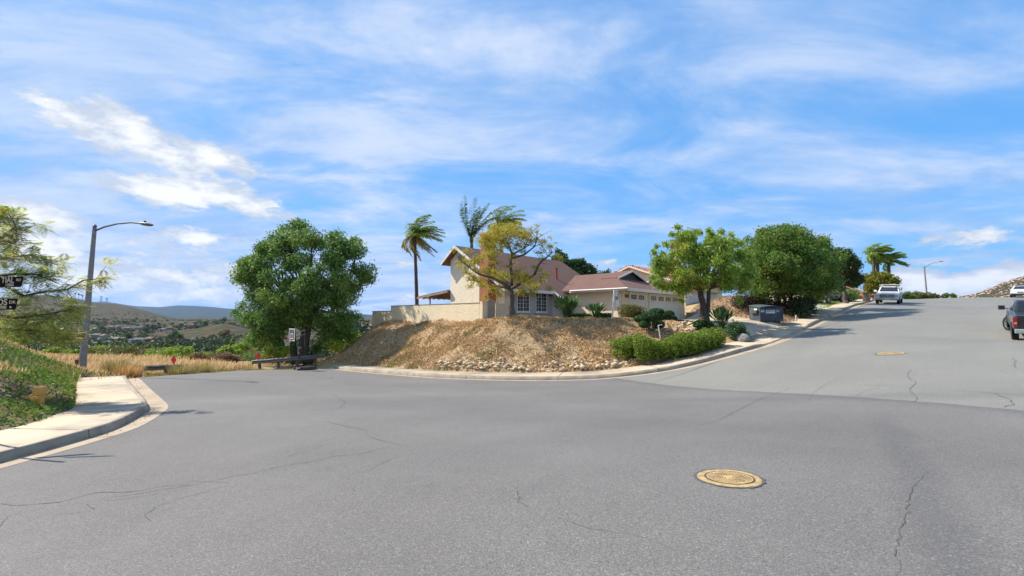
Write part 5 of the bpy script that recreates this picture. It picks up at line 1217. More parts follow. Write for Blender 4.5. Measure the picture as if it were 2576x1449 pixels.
while cnt < 238:
    i = random.choice(walk); p = sweep['a']['s1'][i]; px = p[0]
    if px < -1.5 and random.random() > .55+(px+4.8)*.13: continue
    wmax = .62 if px > -1 else .42
    q = offs(K1[max(0, i-1):i+2], GUT+KW+SW+.12+abs(random.gauss(0, .55))*wmax)[1 if i else 0] if 0 < i < len(K1)-1 else None
    if q is None: continue
    s = random.uniform(.085, .15); stone(q.x+random.uniform(-.2, .2), q.y, Hs(q.x, q.y)+s*random.choice([.2, .3, 1.0]), s, 'rounded tan cobble in the row along the foot of the dry bank', 'cobbles at the foot of the bank'); cnt += 1
for k in range(52):
    c = at(random.uniform(1668, 1745), random.uniform(818, 834), 28.6+random.uniform(-.9, 1.2)); s = random.uniform(.11, .2)
    stone(c.x, c.y, Hs(c.x, c.y)+s*.3, s, 'flat tan cobble in the bed between the bright hedge and the driveway', 'cobbles in the planting bed')
for px, py, d, s, lab in ((1868, 842, 25.9, .42, 'large grey boulder at the driveway corner beside the dark bush'), (1826, 809, 32.8, .2, 'small pinkish rock on the driveway edge left of the dumpster'), (1838, 809, 32.8, .26, 'pinkish rock nearest the dumpster on the driveway edge')):
    c = gpt(px, py, d); o = bpy.data.objects.new('boulder', random.choice(smesh)); SC.collection.objects.link(o); o.location = (c.x, c.y, c.z+s*.4); o.scale = (s*1.1, s*.9, s*.75); o.rotation_euler = (0, 0, random.random()*3); tag(o, lab, 'boulder')
    if 'grey' in lab: o.data = o.data.copy(); o.data.materials[0] = mat('grey_boulder', (.24, .22, .21), .9, (.16, .145, .14), 3, .4, 12)

# grit and dry leaves gathered in the gutters
Lq = []
for key, rng_ in (('a', (4, len(K1)-8)), ('b', (12, len(K2)-2))):
    g = sweep[key]['g1']; o_ = sweep[key]['g0']
    for k in range(1500 if key == 'a' else 500):
        i = random.randint(*rng_); t = abs(random.gauss(0, .25)); a_, b_ = Vector(g[min(i, len(g)-1)]), Vector(o_[min(i, len(g)-1)]); j_ = (Vector(g[min(i+1, len(g)-1)])-a_)*random.random(); q = a_.lerp(b_, min(1, t))+j_
        if fbm([q.x], [q.y], 2.5, 2, 91)[0] > -.05: Lq.append((q.x, q.y, q.z+.008))
V_, F_ = leaves(np.array(Lq), .05, .03, up=3.); tag(mesh_np('gutter_litter', V_, F_, leafmat('gutter_leaves', [(.20, .13, .07), (.30, .20, .10), (.14, .10, .06)])), 'dry leaf litter and grit along the gutters', 'leaf litter', kind='stuff')
# ------------------------------------------------------------------ street furniture and vehicles
m_black = mat('black_plastic', (.02, .02, .022), .5)
m_tyre = mat('tyre_rubber', (.018, .018, .018), .85)
m_steel = mat('galvanised_steel', (.19, .19, .185), .7, (.12, .115, .11), 5, .1, 30, metal=.2)
m_rim = mat('wheel_alloy', (.55, .55, .56), .35, metal=.8)
m_red = mat('red_reflective', (.60, .012, .02), .45, (.5, .01, .02), 3)
m_yel = mat('hydrant_yellow', (.78, .42, .09), .6, (.66, .32, .07), 5, .2, 30)
def text(s, size, m, parent, M, name='lettering', ext=.002, align='LEFT', sx=1.0):
    cu = bpy.data.curves.new(name, 'FONT'); cu.body = s; cu.size = size; cu.extrude = ext; cu.align_x = align; cu.offset = size*.012
    t = bpy.data.objects.new('t', cu); SC.collection.objects.link(t); dg = bpy.context.evaluated_depsgraph_get(); dg.update()
    me = bpy.data.meshes.new_from_object(t.evaluated_get(dg)); bpy.data.objects.remove(t); bpy.data.curves.remove(cu)
    me.transform(Matrix.Diagonal((sx, 1, 1, 1))); me.materials.clear(); me.materials.append(m); me.transform(M); me.name = name
    o = bpy.data.objects.new(name, me); SC.collection.objects.link(o); o.parent = parent; return o
STAND = Matrix(((1, 0, 0, 0), (0, 0, -1, 0), (0, 1, 0, 0), (0, 0, 0, 1)))      # lays xy lettering into xz, facing -y
def road_frame(x, y, rz, L=2.4, Wd=1.6, f=None, dz=0.0):
    f = f or Rs; c, s = math.cos(rz), math.sin(rz); a = Vector((x+c*L/2, y+s*L/2, f(x+c*L/2, y+s*L/2))); b = Vector((x-c*L/2, y-s*L/2, f(x-c*L/2, y-s*L/2)))
    l = Vector((x-s*Wd/2, y+c*Wd/2, f(x-s*Wd/2, y+c*Wd/2))); r = Vector((x+s*Wd/2, y-c*Wd/2, f(x+s*Wd/2, y-c*Wd/2)))
    X = (a-b).normalized(); Y = (l-r).normalized(); Z = X.cross(Y).normalized(); Y = Z.cross(X); p = (a+b+l+r)/4
    return Matrix(((X.x, Y.x, Z.x, p.x), (X.y, Y.y, Z.y, p.y), (X.z, Y.z, Z.z, p.z+dz), (0, 0, 0, 1)))
def thing_m(name, M, label, cat, group=None):
    o = thing(name, M.translation, 0, label, cat, group); o.rotation_euler = M.to_euler(); return o

# manhole covers
m_mh = mat('ochre_painted_iron', (.50, .36, .15), .8, (.38, .27, .12), 9, .4, 40, c3=(.30, .20, .10), s3=11)
m_mhd = mat('grimy_recess', (.10, .055, .03), .95)
def manhole(px, py, R, label, rot):
    x, y = ray_road(px, py); root = thing_m('manhole_cover', road_frame(x, y, rot, .6, .6, dz=.003), label, 'manhole cover', 'ochre manhole covers in the road')
    a = MB(); n = 48; vs, fs = [], []
    for i in range(n):
        t = 2*PI*i/n; k = 1+.02*math.sin(3*t)+random.uniform(-.012, .012)
        for r, z in ((R*.76, .0), (R*.78, .006), (R*.97*k, .006), (R*k, .0)): vs.append((r*math.cos(t), r*math.sin(t), z))
    for i in range(n):
        j = (i+1) % n
        for q in range(3): fs.append((i*4+q, i*4+q+1, j*4+q+1, j*4+q))
    a.add(vs, fs); a.build('frame', m_mh, root)
    a = MB(); vs = []
    for i in range(n):
        t = 2*PI*i/n; k = R*(1.03+random.uniform(0, .07)+(.05 if math.sin(t) > .0 else 0)); vs += [(R*.97*math.cos(t), R*.97*math.sin(t), .003), (k*math.cos(t), k*math.sin(t), .001)]
    a.add(vs, [(2*i, 2*i+1, (2*i+3) % (2*n), (2*i+2) % (2*n)) for i in range(n)]); a.build('tar_edge', m_crack_shadow, root)
    a = MB(); a.lathe([(R*.72, 0), (R*.72, .007), (R*.70, .009)], 40); a.build('lid', m_mh, root)
    a = MB(); vs = []
    for i in range(n): t = 2*PI*i/n; vs += [(R*.715*math.cos(t), R*.715*math.sin(t), .0085), (R*.765*math.cos(t), R*.765*math.sin(t), .0085)]
    a.add(vs, [(2*i, 2*i+1, (2*i+3) % (2*n), (2*i+2) % (2*n)) for i in range(n)])
    g = R*.088
    for i in range(-8, 9):
        for j in range(-8, 9):
            x_, y_ = i*g+(g/2 if j % 2 else 0), j*g*.9; r = math.hypot(x_, y_)
            if r < R*.66 and not (abs(x_) < R*.17) : a.box(x_-g*.30, x_+g*.30, y_-g*.19, y_+g*.19, .0092, .0098)
    for x_ in (-.12, -.04, .04, .12):
        for s in (-1, 1): a.box(R*x_-R*.018, R*x_+R*.018, min(s*R*.22, s*R*.55), max(s*R*.22, s*R*.55), .0092, .0098)
    a.build('tread_pattern', m_mhd, root); return root
manhole(1835, 1203, .315, 'ochre painted manhole cover in the near dark asphalt', .3)
manhole(2240, 889, .42, 'ochre painted manhole cover farther up in the pale hill road', .8)

# street lamps
m_pole = mat('concrete_pole', (.30, .27, .25), .9, (.22, .20, .19), 6, .3, 40)
m_arm = mat('grey_lamp_arm', (.16, .17, .17), .5, metal=.4)
def lamp(base, top, armpts, r0, r1, label, extras=True):
    root = thing('street_lamp', base, 0, label, 'street lamp'); b = Vector(base); t = Vector(top)-b
    a = MB(); a.tube([Vector((0, 0, -.5)), t*.001, t*.25, t*.5, t*.75, t], [r0, r0, r0*.75+r1*.25, (r0+r1)/2, r0*.25+r1*.75, r1], 8); a.build('pole', m_pole, root)
    a = MB(); d = t.normalized(); a.tube([t, t+d*.08, t+d*.1, t+d*.2], [r1*.9, r1*.9, r1*1.25, r1*.5], 10); a.build('cap', m_arm, root)
    P = [Vector(p)-b for p in armpts]; a = MB(); a.tube(P, list(np.linspace(.05, .035, len(P))), 8); a.tube([P[0]-(P[1]-P[0]).normalized()*.15, P[0]], [.07, .07], 8); a.build('arm', m_arm, root)
    e = P[-1]; dx = (P[-1]-P[-2]).normalized(); q = dx.to_track_quat('X', 'Z').to_matrix().to_4x4(); M = T(*e) @ q
    a = MB(M); a.add([(x, y*w, z) for x, w, zt, zb in ((0, .07, .06, -.05), (.25, .15, .10, -.07), (.55, .17, .09, -.08), (.78, .08, .02, -.05)) for y, z in ((-1, zb), (-1, zt*.3), (0, zt), (1, zt*.3), (1, zb))],
        [(4, 3, 2, 1, 0), (15, 16, 17, 18, 19)]+[(5*i+j, 5*i+(j+1) % 5, 5*i+5+(j+1) % 5, 5*i+5+j) for i in range(3) for j in range(5)])
    a.build('luminaire', m_arm, root, bev=.01)
    a = MB(M); a.cbox((.3, 0, .12), (.08, .08, .08)); a.build('photocell', m_black, root)
    a = MB(M); a.box(.22, .6, -.11, .11, -.10, -.078); a.build('lens', mat('lamp_lens', (.6, .6, .55), .3), root)
    if extras:
        def onpole(z, name, w, h, m, dx_=0):
            p = t*(z/t.z); a = MB(); a.box(p.x-w/2+dx_, p.x+w/2+dx_, p.y-.17, p.y-.13, z-h/2, z+h/2); return a.build(name, m, root)
        onpole(3.15, 'paper_notice', .15, .36, mat('white_paper', (.75, .76, .76), .8, (.45, .46, .48), 14)); onpole(2.75, 'paper_notice', .14, .22, mat('grey_paper', (.5, .52, .54), .8))
        a = MB(); p = t*(2.25/t.z); a.cbox((p.x-.02, p.y-.2, 2.3), (.28, .2, .10)); a.build('bracket_box', m_black, root)
        onpole(1.98, 'metal_box', .26, .42, mat('rust_orange_box', (.34, .17, .08), .8, (.24, .12, .06), 6), -.03)
    return root
B = at(205, 948, 24); Tp = at(238, 574, 24.3)
lamp((B.x, B.y, Hs(B.x, B.y)), Tp, [at(240, 580, 24.3), at(262, 571, 24.2), at(295, 563, 24), at(330, 560, 23.8), at(352, 562, 23.7)], .17, .09, 'tall concrete street lamp with long curved arm leaning beside the left sidewalk')
B = at(2333, 762, 104); lamp(B, at(2325, 672, 104), [at(2326, 674, 104), at(2340, 664, 103.6), at(2355, 660, 103.2), at(2362, 659, 103)], .2, .13, 'distant street lamp standing on the crest of the hill road', False)

# street name signs on one post, mostly outside the picture
m_sign = mat('dark_brown_sign', (.022, .012, .010), .8, spec=.1); m_cream = mat('cream_lettering', (.72, .62, .42), .6)
pp = at(-75, 720, 9.1); zb = Hs(pp.x, pp.y); sp = thing('street_sign', (pp.x, pp.y, zb), 0, 'dark brown street name blades with cream lettering at the left edge of the view', 'street sign')
a = MB(); a.tube([(0, 0, -.3), (0, 0, at(0, 690, 9.1).z-zb+.1)], .03, 8); a.build('post', m_steel, sp)
def blade(y_top, y_bot, px_r, dr, rows, ang, name_):
    tr = at(px_r, y_top, dr); br_ = at(px_r-5, y_bot, dr); h = tr.z-br_.z; o = Vector((tr.x, tr.y, br_.z))-Vector(sp.location); M = T(*o) @ RZ(ang)
    a = MB(M @ STAND); Lb = 1.0; a.prism([(-Lb, 0), (-.045, 0), (-.02, .03), (0, h), (-Lb, h)], .008); a.build('sign_blade', m_sign, sp)
    bl = SC.collection.objects[-1] if False else None
    for s, size, x, z, al, sx in rows: text(s, size*h*1.45, m_cream, sp, M @ T(0, -.011, 0) @ STAND @ T(x, z*h, 0), align=al, sx=sx)
blade(696, 722, 59, 9.2, [('TIAL', .52, -.20, .43, 'RIGHT', .95), ('RD', .24, -.04, .57, 'RIGHT', 1.1), ('13800', .28, -.20, .08, 'RIGHT', .95)], math.radians(-7), '')
blade(751, 779, 45, 9.3, [('OS', .52, -.19, .42, 'RIGHT', .95), ('DR', .26, -.03, .55, 'RIGHT', 1.1), ('13900', .28, -.20, .08, 'RIGHT', .95)], math.radians(2), '')
tr = at(45, 751, 9.3); o_ = Vector((tr.x, tr.y, at(45, 779, 9.3).z))-Vector(sp.location); a = MB(T(*o_) @ STAND @ T(-.13, .05, .01)); a.prism([(-.035, 0), (0, -.026), (.035, 0), (0, .026)], .003); a.build('diamond_mark', m_cream, sp)

# fire hydrant
c = gpt(97, 1036, 12); hy = thing('fire_hydrant', (c.x, c.y, c.z-.06), math.radians(35), 'yellow fire hydrant half sunk in withered ground cover', 'fire hydrant')
a = MB(); a.lathe([(.17, -.1), (.17, .0), (.10, .03), (.105, .40), (.125, .42), (.125, .455), (.10, .47)], 18); a.build('barrel', m_yel, hy, smooth=False)
a = MB(); a.lathe([(.13, .456), (.135, .50), (.135, .60), (.12, .625), (.03, .63), (.03, .66)], 18); a.build('bonnet', m_yel, hy)
for ang, r, l in ((2.3, .085, .24), (.3, .06, .20), (-1.9, .06, .19)):
    M = RZ(ang) @ T(.08, 0, .34) @ Matrix.Rotation(PI/2, 4, 'Y'); a = MB(M); a.lathe([(r*.8, 0), (r*.8, l*.35), (r*1.1, l*.36), (r*1.1, l*.75), (r*.9, l*.8), (r*.25, l*.82), (r*.25, l)], 12); a.build('outlet', m_yel, hy)
c = gpt(28, 985, 14); 
# red diamond end-of-road markers
def marker(px, py, d, label):
    p = at(px, py, d); g = Hs(p.x, p.y); root = thing('road_end_marker', (p.x, p.y, g), math.radians(-25), label, 'road marker', 'red diamond markers at the end of the road')
    s = .33; zc = p.z-g; a = MB(Matrix.Rotation(0, 4, 'Z') @ T(0, 0, zc) @ STAND); a.prism([(0, -s), (s, 0), (0, s), (-s, 0)], .01); a.build('panel', m_red, root, bev=.004)
    a = MB(); a.box(-.03, .03, .012, .06, -.4, zc+.1); a.build('post', m_steel, root)
    a = MB(T(0, -.02, zc) @ STAND)
    for i, j in ((0, .17), (.17, 0), (0, -.17), (-.17, 0), (0, 0)): a.prism([(i+.04*math.cos(t), j+.04*math.sin(t)) for t in np.linspace(0, 2*PI, 9)[:-1]], .006)
    a.build('reflector', m_red, root)
marker(437, 905, 31.5, 'red diamond marker half hidden in grass behind the left guardrail')
marker(650, 896, 37.2, 'red diamond marker at the left end of the far guardrail')
# guardrails
def guardrail(A, Bp, label, nposts, zt):
    A, Bp = Vector(A), Vector(Bp); L = (Bp-A).length; ang = math.atan2(Bp.y-A.y, Bp.x-A.x); z0 = Hs(A.x, A.y); root = thing('guardrail', (A.x, A.y, z0), 0, label, 'guardrail')
    slope = (Hs(Bp.x, Bp.y)-z0)/L; M = RZ(ang) @ Matrix.Rotation(-math.atan(slope), 4, 'Y'); n = 14
    prof = [(0, -.155), (-.07, -.10), (-.07, -.05), (-.01, 0), (-.07, .05), (-.07, .10), (0, .155)]
    a = MB(M); vs, fs = [], []
    for i in range(n+1):
        x = L*i/n; w = -.18*math.exp(-x/.3) if i < 2 else 0
        for y, z in prof: vs.append((x, y-w*.5, zt+z+.01*math.sin(i*1.7)))
    m_ = len(prof)
    for i in range(n):
        for j in range(m_-1): fs.append((i*m_+j, i*m_+j+1, (i+1)*m_+j+1, (i+1)*m_+j))
    a.add(vs, fs); o = a.build('rail', m_steel, root); o.modifiers.new('s', 'SOLIDIFY').thickness = .008
    for k in range(nposts):
        x = L*(k+.4)/nposts; a = MB(M); a.box(x-.08, x+.08, .01, .19, -.5, zt+.16); a.build('post', mat('guardrail_timber', (.12, .09, .07), .95), root)
guardrail((-21.7, 26.2), (-20.9, 29.2), 'short weathered guardrail section buried in dry grass at the left', 2, .48)
guardrail((-20.3, 36.0), (-14.9, 36.9), 'long guardrail in front of the big tree behind the basketball hoop', 4, .50)
c = gpt(192, 930, 25.5); a = MB(); a.box(-.06, .06, -.06, .06, -.3, .72); tag(a.build('wooden_post', mat('red_brown_post', (.22, .07, .04), .9), None, bev=.01), 'short red-brown wooden post left of the leaning lamp pole', 'post'); SC.collection.objects['wooden_post'].location = c

# basketball hoop (portable, lowered)
bx, by = ray_road(749, 931.5); hr = math.atan2(.69, .72)      # local +x runs away behind the board
hp_ = thing('basketball_hoop', (bx, by, Rs(bx, by)), hr, 'portable basketball hoop with black base at the end of the street', 'basketball hoop')
m_bb = mat('dark_acrylic', (.10, .12, .12), .25, spec=.6)
a = MB(); a.tube([(0, 0, .05), (.12, 0, 1.5), (.16, 0, 2.35)], .05, 8); a.build('pole', m_black, hp_)
a = MB(); a.box(-.1, 1.25, -.4, .4, .02, .2, taper=(.12, .1)); a.build('base', m_black, hp_, bev=.04)
a = MB()
for y in (-.36, .36): a.tube([(-.06, y, .08), (-.06, y+.05, .08)], .08, 12)
a.tube([(.04, 0, .95), (1.0, 0, .18)], .02, 6); a.build('strut', m_black, hp_)
a = MB(); bz = 2.05; BX = -.42
a.box(BX-.03, BX, -.52, .52, bz, bz+.80); bd = a.build('backboard', m_bb, hp_)
a = MB(); t_ = .045
for y0, y1, z0, z1 in ((-.55, .55, bz-.02, bz+.03), (-.55, .55, bz+.77, bz+.82), (-.55, -.50, bz+.03, bz+.77), (.50, .55, bz+.03, bz+.77), (-.24, .24, bz+.12, bz+.16), (-.24, .24, bz+.44, bz+.48), (-.24, -.2, bz+.16, bz+.44), (.2, .24, bz+.16, bz+.44)): a.box(BX-.045, BX-.031, y0, y1, z0, z1)
a.build('border', m_white, bd)
a = MB()
for z in (2.2, 2.5):
    for y in (-.12, .12): a.tube([(BX, y, z), (.42, y, z+.28)], .018, 6)
a.tube([(.38, 0, 1.6), (.40, 0, 2.75)], .02, 6); a.cbox((.10, 0, 1.55), (.16, .12, .12)); a.build('support_arm', m_steel, hp_)
a = MB(); n = 20; rc = Vector((BX-.31, 0, bz+.08)); a.tube([rc+Vector((.225*math.cos(2*PI*i/n), .225*math.sin(2*PI*i/n), 0)) for i in range(n+1)], .014, 6, cap=False); a.box(BX-.09, BX-.03, -.07, .07, bz+.02, bz+.11); a.build('rim', mat('orange_rim', (.65, .07, .02), .5), hp_)
a = MB(); k = 10
for i in range(k):
    for s in (-1, 1):
        pts = []
        for j in range(6): th = 2*PI*(i+s*j*.35)/k; r = .225-.10*min(1, j/3.5); pts.append(rc+Vector((r*math.cos(th), r*math.sin(th), -.085*j)))
        a.tube(pts, .008, 4)
a.build('net', m_white, hp_)

# dumpster
c = at(1924, 811, 31.4); gz = Hs(c.x, c.y)+.05
dp = thing('dumpster', (c.x+.72, c.y+.45, gz), math.radians(4), 'dark slate steel dumpster with sloping lids on the driveway', 'dumpster')
m_dump = mat('slate_painted_steel', (.030, .040, .052), .6, (.055, .068, .080), 2.2, .2, 12, c3=(.09, .10, .10), s3=1.3); m_lid = mat('dumpster_lid_plastic', (.085, .11, .105), .55, (.06, .08, .08), 2)
L_, D_, Hh = 1.78, 1.35, 1.02
a = MB(); vs = [(-L_/2, 0, .12), (L_/2, 0, .12), (L_/2, D_, .12), (-L_/2, D_, .12), (-L_/2, 0, Hh+.08), (L_/2, 0, Hh+.08), (L_/2, D_, Hh+.22), (-L_/2, D_, Hh+.22)]
a.add(vs, [(0, 3, 2, 1), (4, 5, 6, 7), (0, 1, 5, 4), (1, 2, 6, 5), (2, 3, 7, 6), (3, 0, 4, 7)]); a.build('bin_body', m_dump, dp, bev=.015)
a = MB()
for z in (.14, .44, Hh+.02): a.box(-L_/2-.01, L_/2+.01, -.035, -.002, z, z+.06)
for x in (-L_/2-.012, L_/2-.05): a.box(x, x+.062, -.04, -.003, .205, Hh+.01)
a.build('rib', m_dump, dp)
a = MB(); n = 8
for s in (-1, 1):
    vs = []
    for i in range(n+1):
        t = i/n; x = s*(.01+t*(L_/2+.05-.01)); zz = .10*(1-t*t)
        vs += [(x, -.08, Hh+.10+zz), (x, D_+.03, Hh+.27+zz*.8)]
    m_ = len(vs); vs += [(x, y, z-.03) for x, y, z in vs]
    fs = [(2*i, 2*i+1, 2*i+3, 2*i+2) for i in range(n)]+[(m_+2*i, m_+2*i+2, m_+2*i+3, m_+2*i+1) for i in range(n)]+[(2*i, 2*i+2, m_+2*i+2, m_+2*i) for i in range(n)]+[(2*i+1, m_+2*i+1, m_+2*i+3, 2*i+3) for i in range(n)]+[(0, m_, m_+1, 1), (2*n, 2*n+1, m_+2*n+1, m_+2*n)]
    q = MB(); q.add(vs, fs); q.build('lid', m_lid, dp)
for s in (-1, 1):
    q = MB(); x = s*(L_/2+.09); q.box(x-.085, x+.085, .15, .95, .70, .92); q.build('fork_pocket', m_dump, dp, bev=.01)
for x in (-.7, .7):
    for y in (.15, 1.2): q = MB(); q.tube([(x-.03, y, .07), (x+.03, y, .07)], .07, 12); q.box(x-.05, x+.05, y-.05, y+.05, .1, .125); q.build('caster', m_black, dp)
a = MB(); a.box(-.42, .28, -.012, -.004, .70, .94); sg = a.build('sign_panel', mat('off_white_panel', (.70, .68, .67), .6), dp)
text('EDCO', .20, m_black, dp, T(-.07, -.016, .785) @ STAND, align='CENTER', sx=1.05)
a = MB(); a.box(-.82, -.55, -.012, -.004, .77, .93); a.build('notice_plate', mat('pale_notice', (.50, .53, .56), .6, (.36, .38, .42), 20), dp)
a = MB(); a.box(-L_/2-.008, -L_/2-.002, .35, .7, .93, 1.05); a.build('sticker', m_white, dp)
a = MB(T(.52, -.006, .85) @ STAND); a.prism([(-.16, .05), (.02, .10), (.02, .06), (.14, .02), (.10, -.08), (.02, -.02), (-.02, -.02), (-.12, -.09)], .003); a.build('arrow_decal', mat('faded_decal', (.30, .36, .30), .7), dp)

dp.scale = (.93, .93, .97)
# leaning white yard sign post
c = gpt(1540, 811, 30.4); ys = thing('yard_sign', c, 0, 'white leaning real-estate sign post with small hanging panels in the front yard', 'yard sign', rot=(0, math.radians(5), 0))
a = MB(); a.box(-.045, .045, -.045, .045, -.3, 1.95); a.build('post', m_white, ys, bev=.006)
a = MB(); a.box(-.045, .26, -.045, .045, 1.952, 2.02); a.build('arm', m_white, ys)
a = MB(T(.17, -.02, 1.9) @ Matrix.Rotation(math.radians(10), 4, 'Y')); a.box(-.07, .10, 0, .03, -.32, .0); a.build('panel', mat('pale_panel', (.7, .7, .72), .5), ys)
a = MB(T(.2, -.03, 1.58) @ Matrix.Rotation(math.radians(12), 4, 'Y')); a.box(-.08, .08, 0, .02, -.2, 0); a.build('panel', mat('grey_panel', (.22, .23, .27), .5), ys)
a = MB(T(.25, -.02, 1.37) @ Matrix.Rotation(math.radians(-10), 4, 'Y')); a.box(-.07, .09, 0, .03, -.45, 0); rd = a.build('panel', m_white, ys)
# timber step edges and bent pipe in the planting bed
m_tim = mat('weathered_timber', (.50, .43, .33), .9, (.36, .31, .25), 5)
for (p, q, d, lab) in (((1502, 850), (1530, 851), 28.3, 'short pale timber edging board at the left of the terraced bed'), ((1535, 846), (1584, 851), 28.4, 'long pale timber edging board above the bright hedge'), ((1586, 852), (1628, 864), 27.6, 'sloping pale timber board running down behind the bright hedge'), ((1520, 818), (1556, 820), 30.2, 'grey timber step below the leaning white sign post'), ((1572, 820), (1612, 832), 29.6, 'grey timber step below the olive box hedge')):
    A, Bq = at(*p, d), at(*q, d-.2); A.z = max(A.z, Hs(A.x, A.y)+.05); Bq.z = max(Bq.z, Hs(Bq.x, Bq.y)+.05); a = MB(); dv = Bq-A; a.slab([(0, -.05, 0), tuple(dv+Vector((0, -.05, 0))), tuple(dv+Vector((0, .05, 0))), (0, .05, 0)], .16)
    o = a.build('timber_edging', m_tim); o.location = A; tag(o, lab, 'timber edging')
a = MB(); q0 = gpt(1662, 862, 26.6); P = [q0, q0+Vector((-.12, 0, .75)), q0+Vector((.12, .05, .80))]; a.tube([p-q0+Vector((0, 0, .05)) for p in P], .035, 8); o = a.build('bent_pipe', m_white); o.location = q0; tag(o, 'bent white pipe sticking up behind the bright hedge', 'pipe')
c = gpt(2003, 800, 33.6); a = MB(); a.box(-.05, .05, -.05, .05, -.2, .5); o = a.build('marker_post', m_conc2, bev=.01); o.location = c; tag(o, 'short pale marker post between the dumpster and the dark hedge', 'post')
x, y = ray_road(828, 950.5); a = MB(); a.add([(-.13, -.05, .01), (.02, -.08, .05), (.15, .0, .01), (.03, .07, .06), (-.1, .06, .03)], [(0, 1, 3, 4), (1, 2, 3)]); o = a.build('litter', mat('blue_wrapper', (.12, .28, .60), .4)); o.location = (x, y, Rs(x, y)+.005); tag(o, 'small blue crumpled wrapper on the asphalt', 'litter')

# ------------------------------------------------------------------ vehicles: local x forward, y left, z up, origin on the road
def loft(mb, secs):
    n = len(secs[0]); vs = [p for s in secs for p in s]; k = len(secs)
    mb.add(vs, [tuple(range(n)), tuple((k-1)*n+j for j in range(n-1, -1, -1))]+[(i*n+j, (i+1)*n+j, (i+1)*n+(j+1) % n, i*n+(j+1) % n) for i in range(k-1) for j in range(n)])
def ring(x, w, zb, zt, cr=.07, belly=.0):
    return [(x, -w+.06, zb), (x, -w-belly, zb+.18), (x, -w-belly, (zb+zt)/2), (x, -w+.015, zt-cr), (x, -w+.015+cr, zt), (x, w-.015-cr, zt), (x, w-.015, zt-cr), (x, w+belly, (zb+zt)/2), (x, w+belly, zb+.18), (x, w-.06, zb)]
def wheel(parent, x, y, r, w=.24, steer=0, rimm=None):
    s = 1 if y > 0 else -1; M = T(x, y, r) @ RZ(steer) @ Matrix.Rotation(-s*PI/2, 4, 'X')
    a = MB(M); a.lathe([(r*.60, -w/2), (r*.92, -w/2), (r, -w/2+.04), (r, w/2-.04), (r*.92, w/2), (r*.62, w/2), (r*.62, w/2-.05)], 26); t = a.build('tyre', m_tyre, parent)
    wh = t; a = MB(M); a.lathe([(r*.615, w/2-.06), (r*.615, w/2-.02), (r*.55, w/2-.03), (r*.5, w/2-.08)], 24); a.lathe([(r*.16, w/2-.09), (r*.16, w/2-.01), (r*.1, w/2)], 12)
    for k in range(6):
        q = a.M; a.M = M @ RZ(k*PI/3); a.box(r*.12, r*.57, -r*.07, r*.07, w/2-.07, w/2-.03); a.M = q
    a.build('rim', rimm or m_rim, wh)
def arch(parent, x, y, r, m):
    s = 1 if y > 0 else -1; a = MB(T(x, y, r*.98) @ Matrix.Rotation(PI/2, 4, 'X')); pts = [(r*1.22*math.cos(t), r*1.22*math.sin(t)) for t in np.linspace(-.35, PI+.35, 16)]
    a.prism(pts, .02*-s if s > 0 else .02); return a.build('wheel_well_shade', m, parent)  # black plate standing in for the shaded opening around the wheel
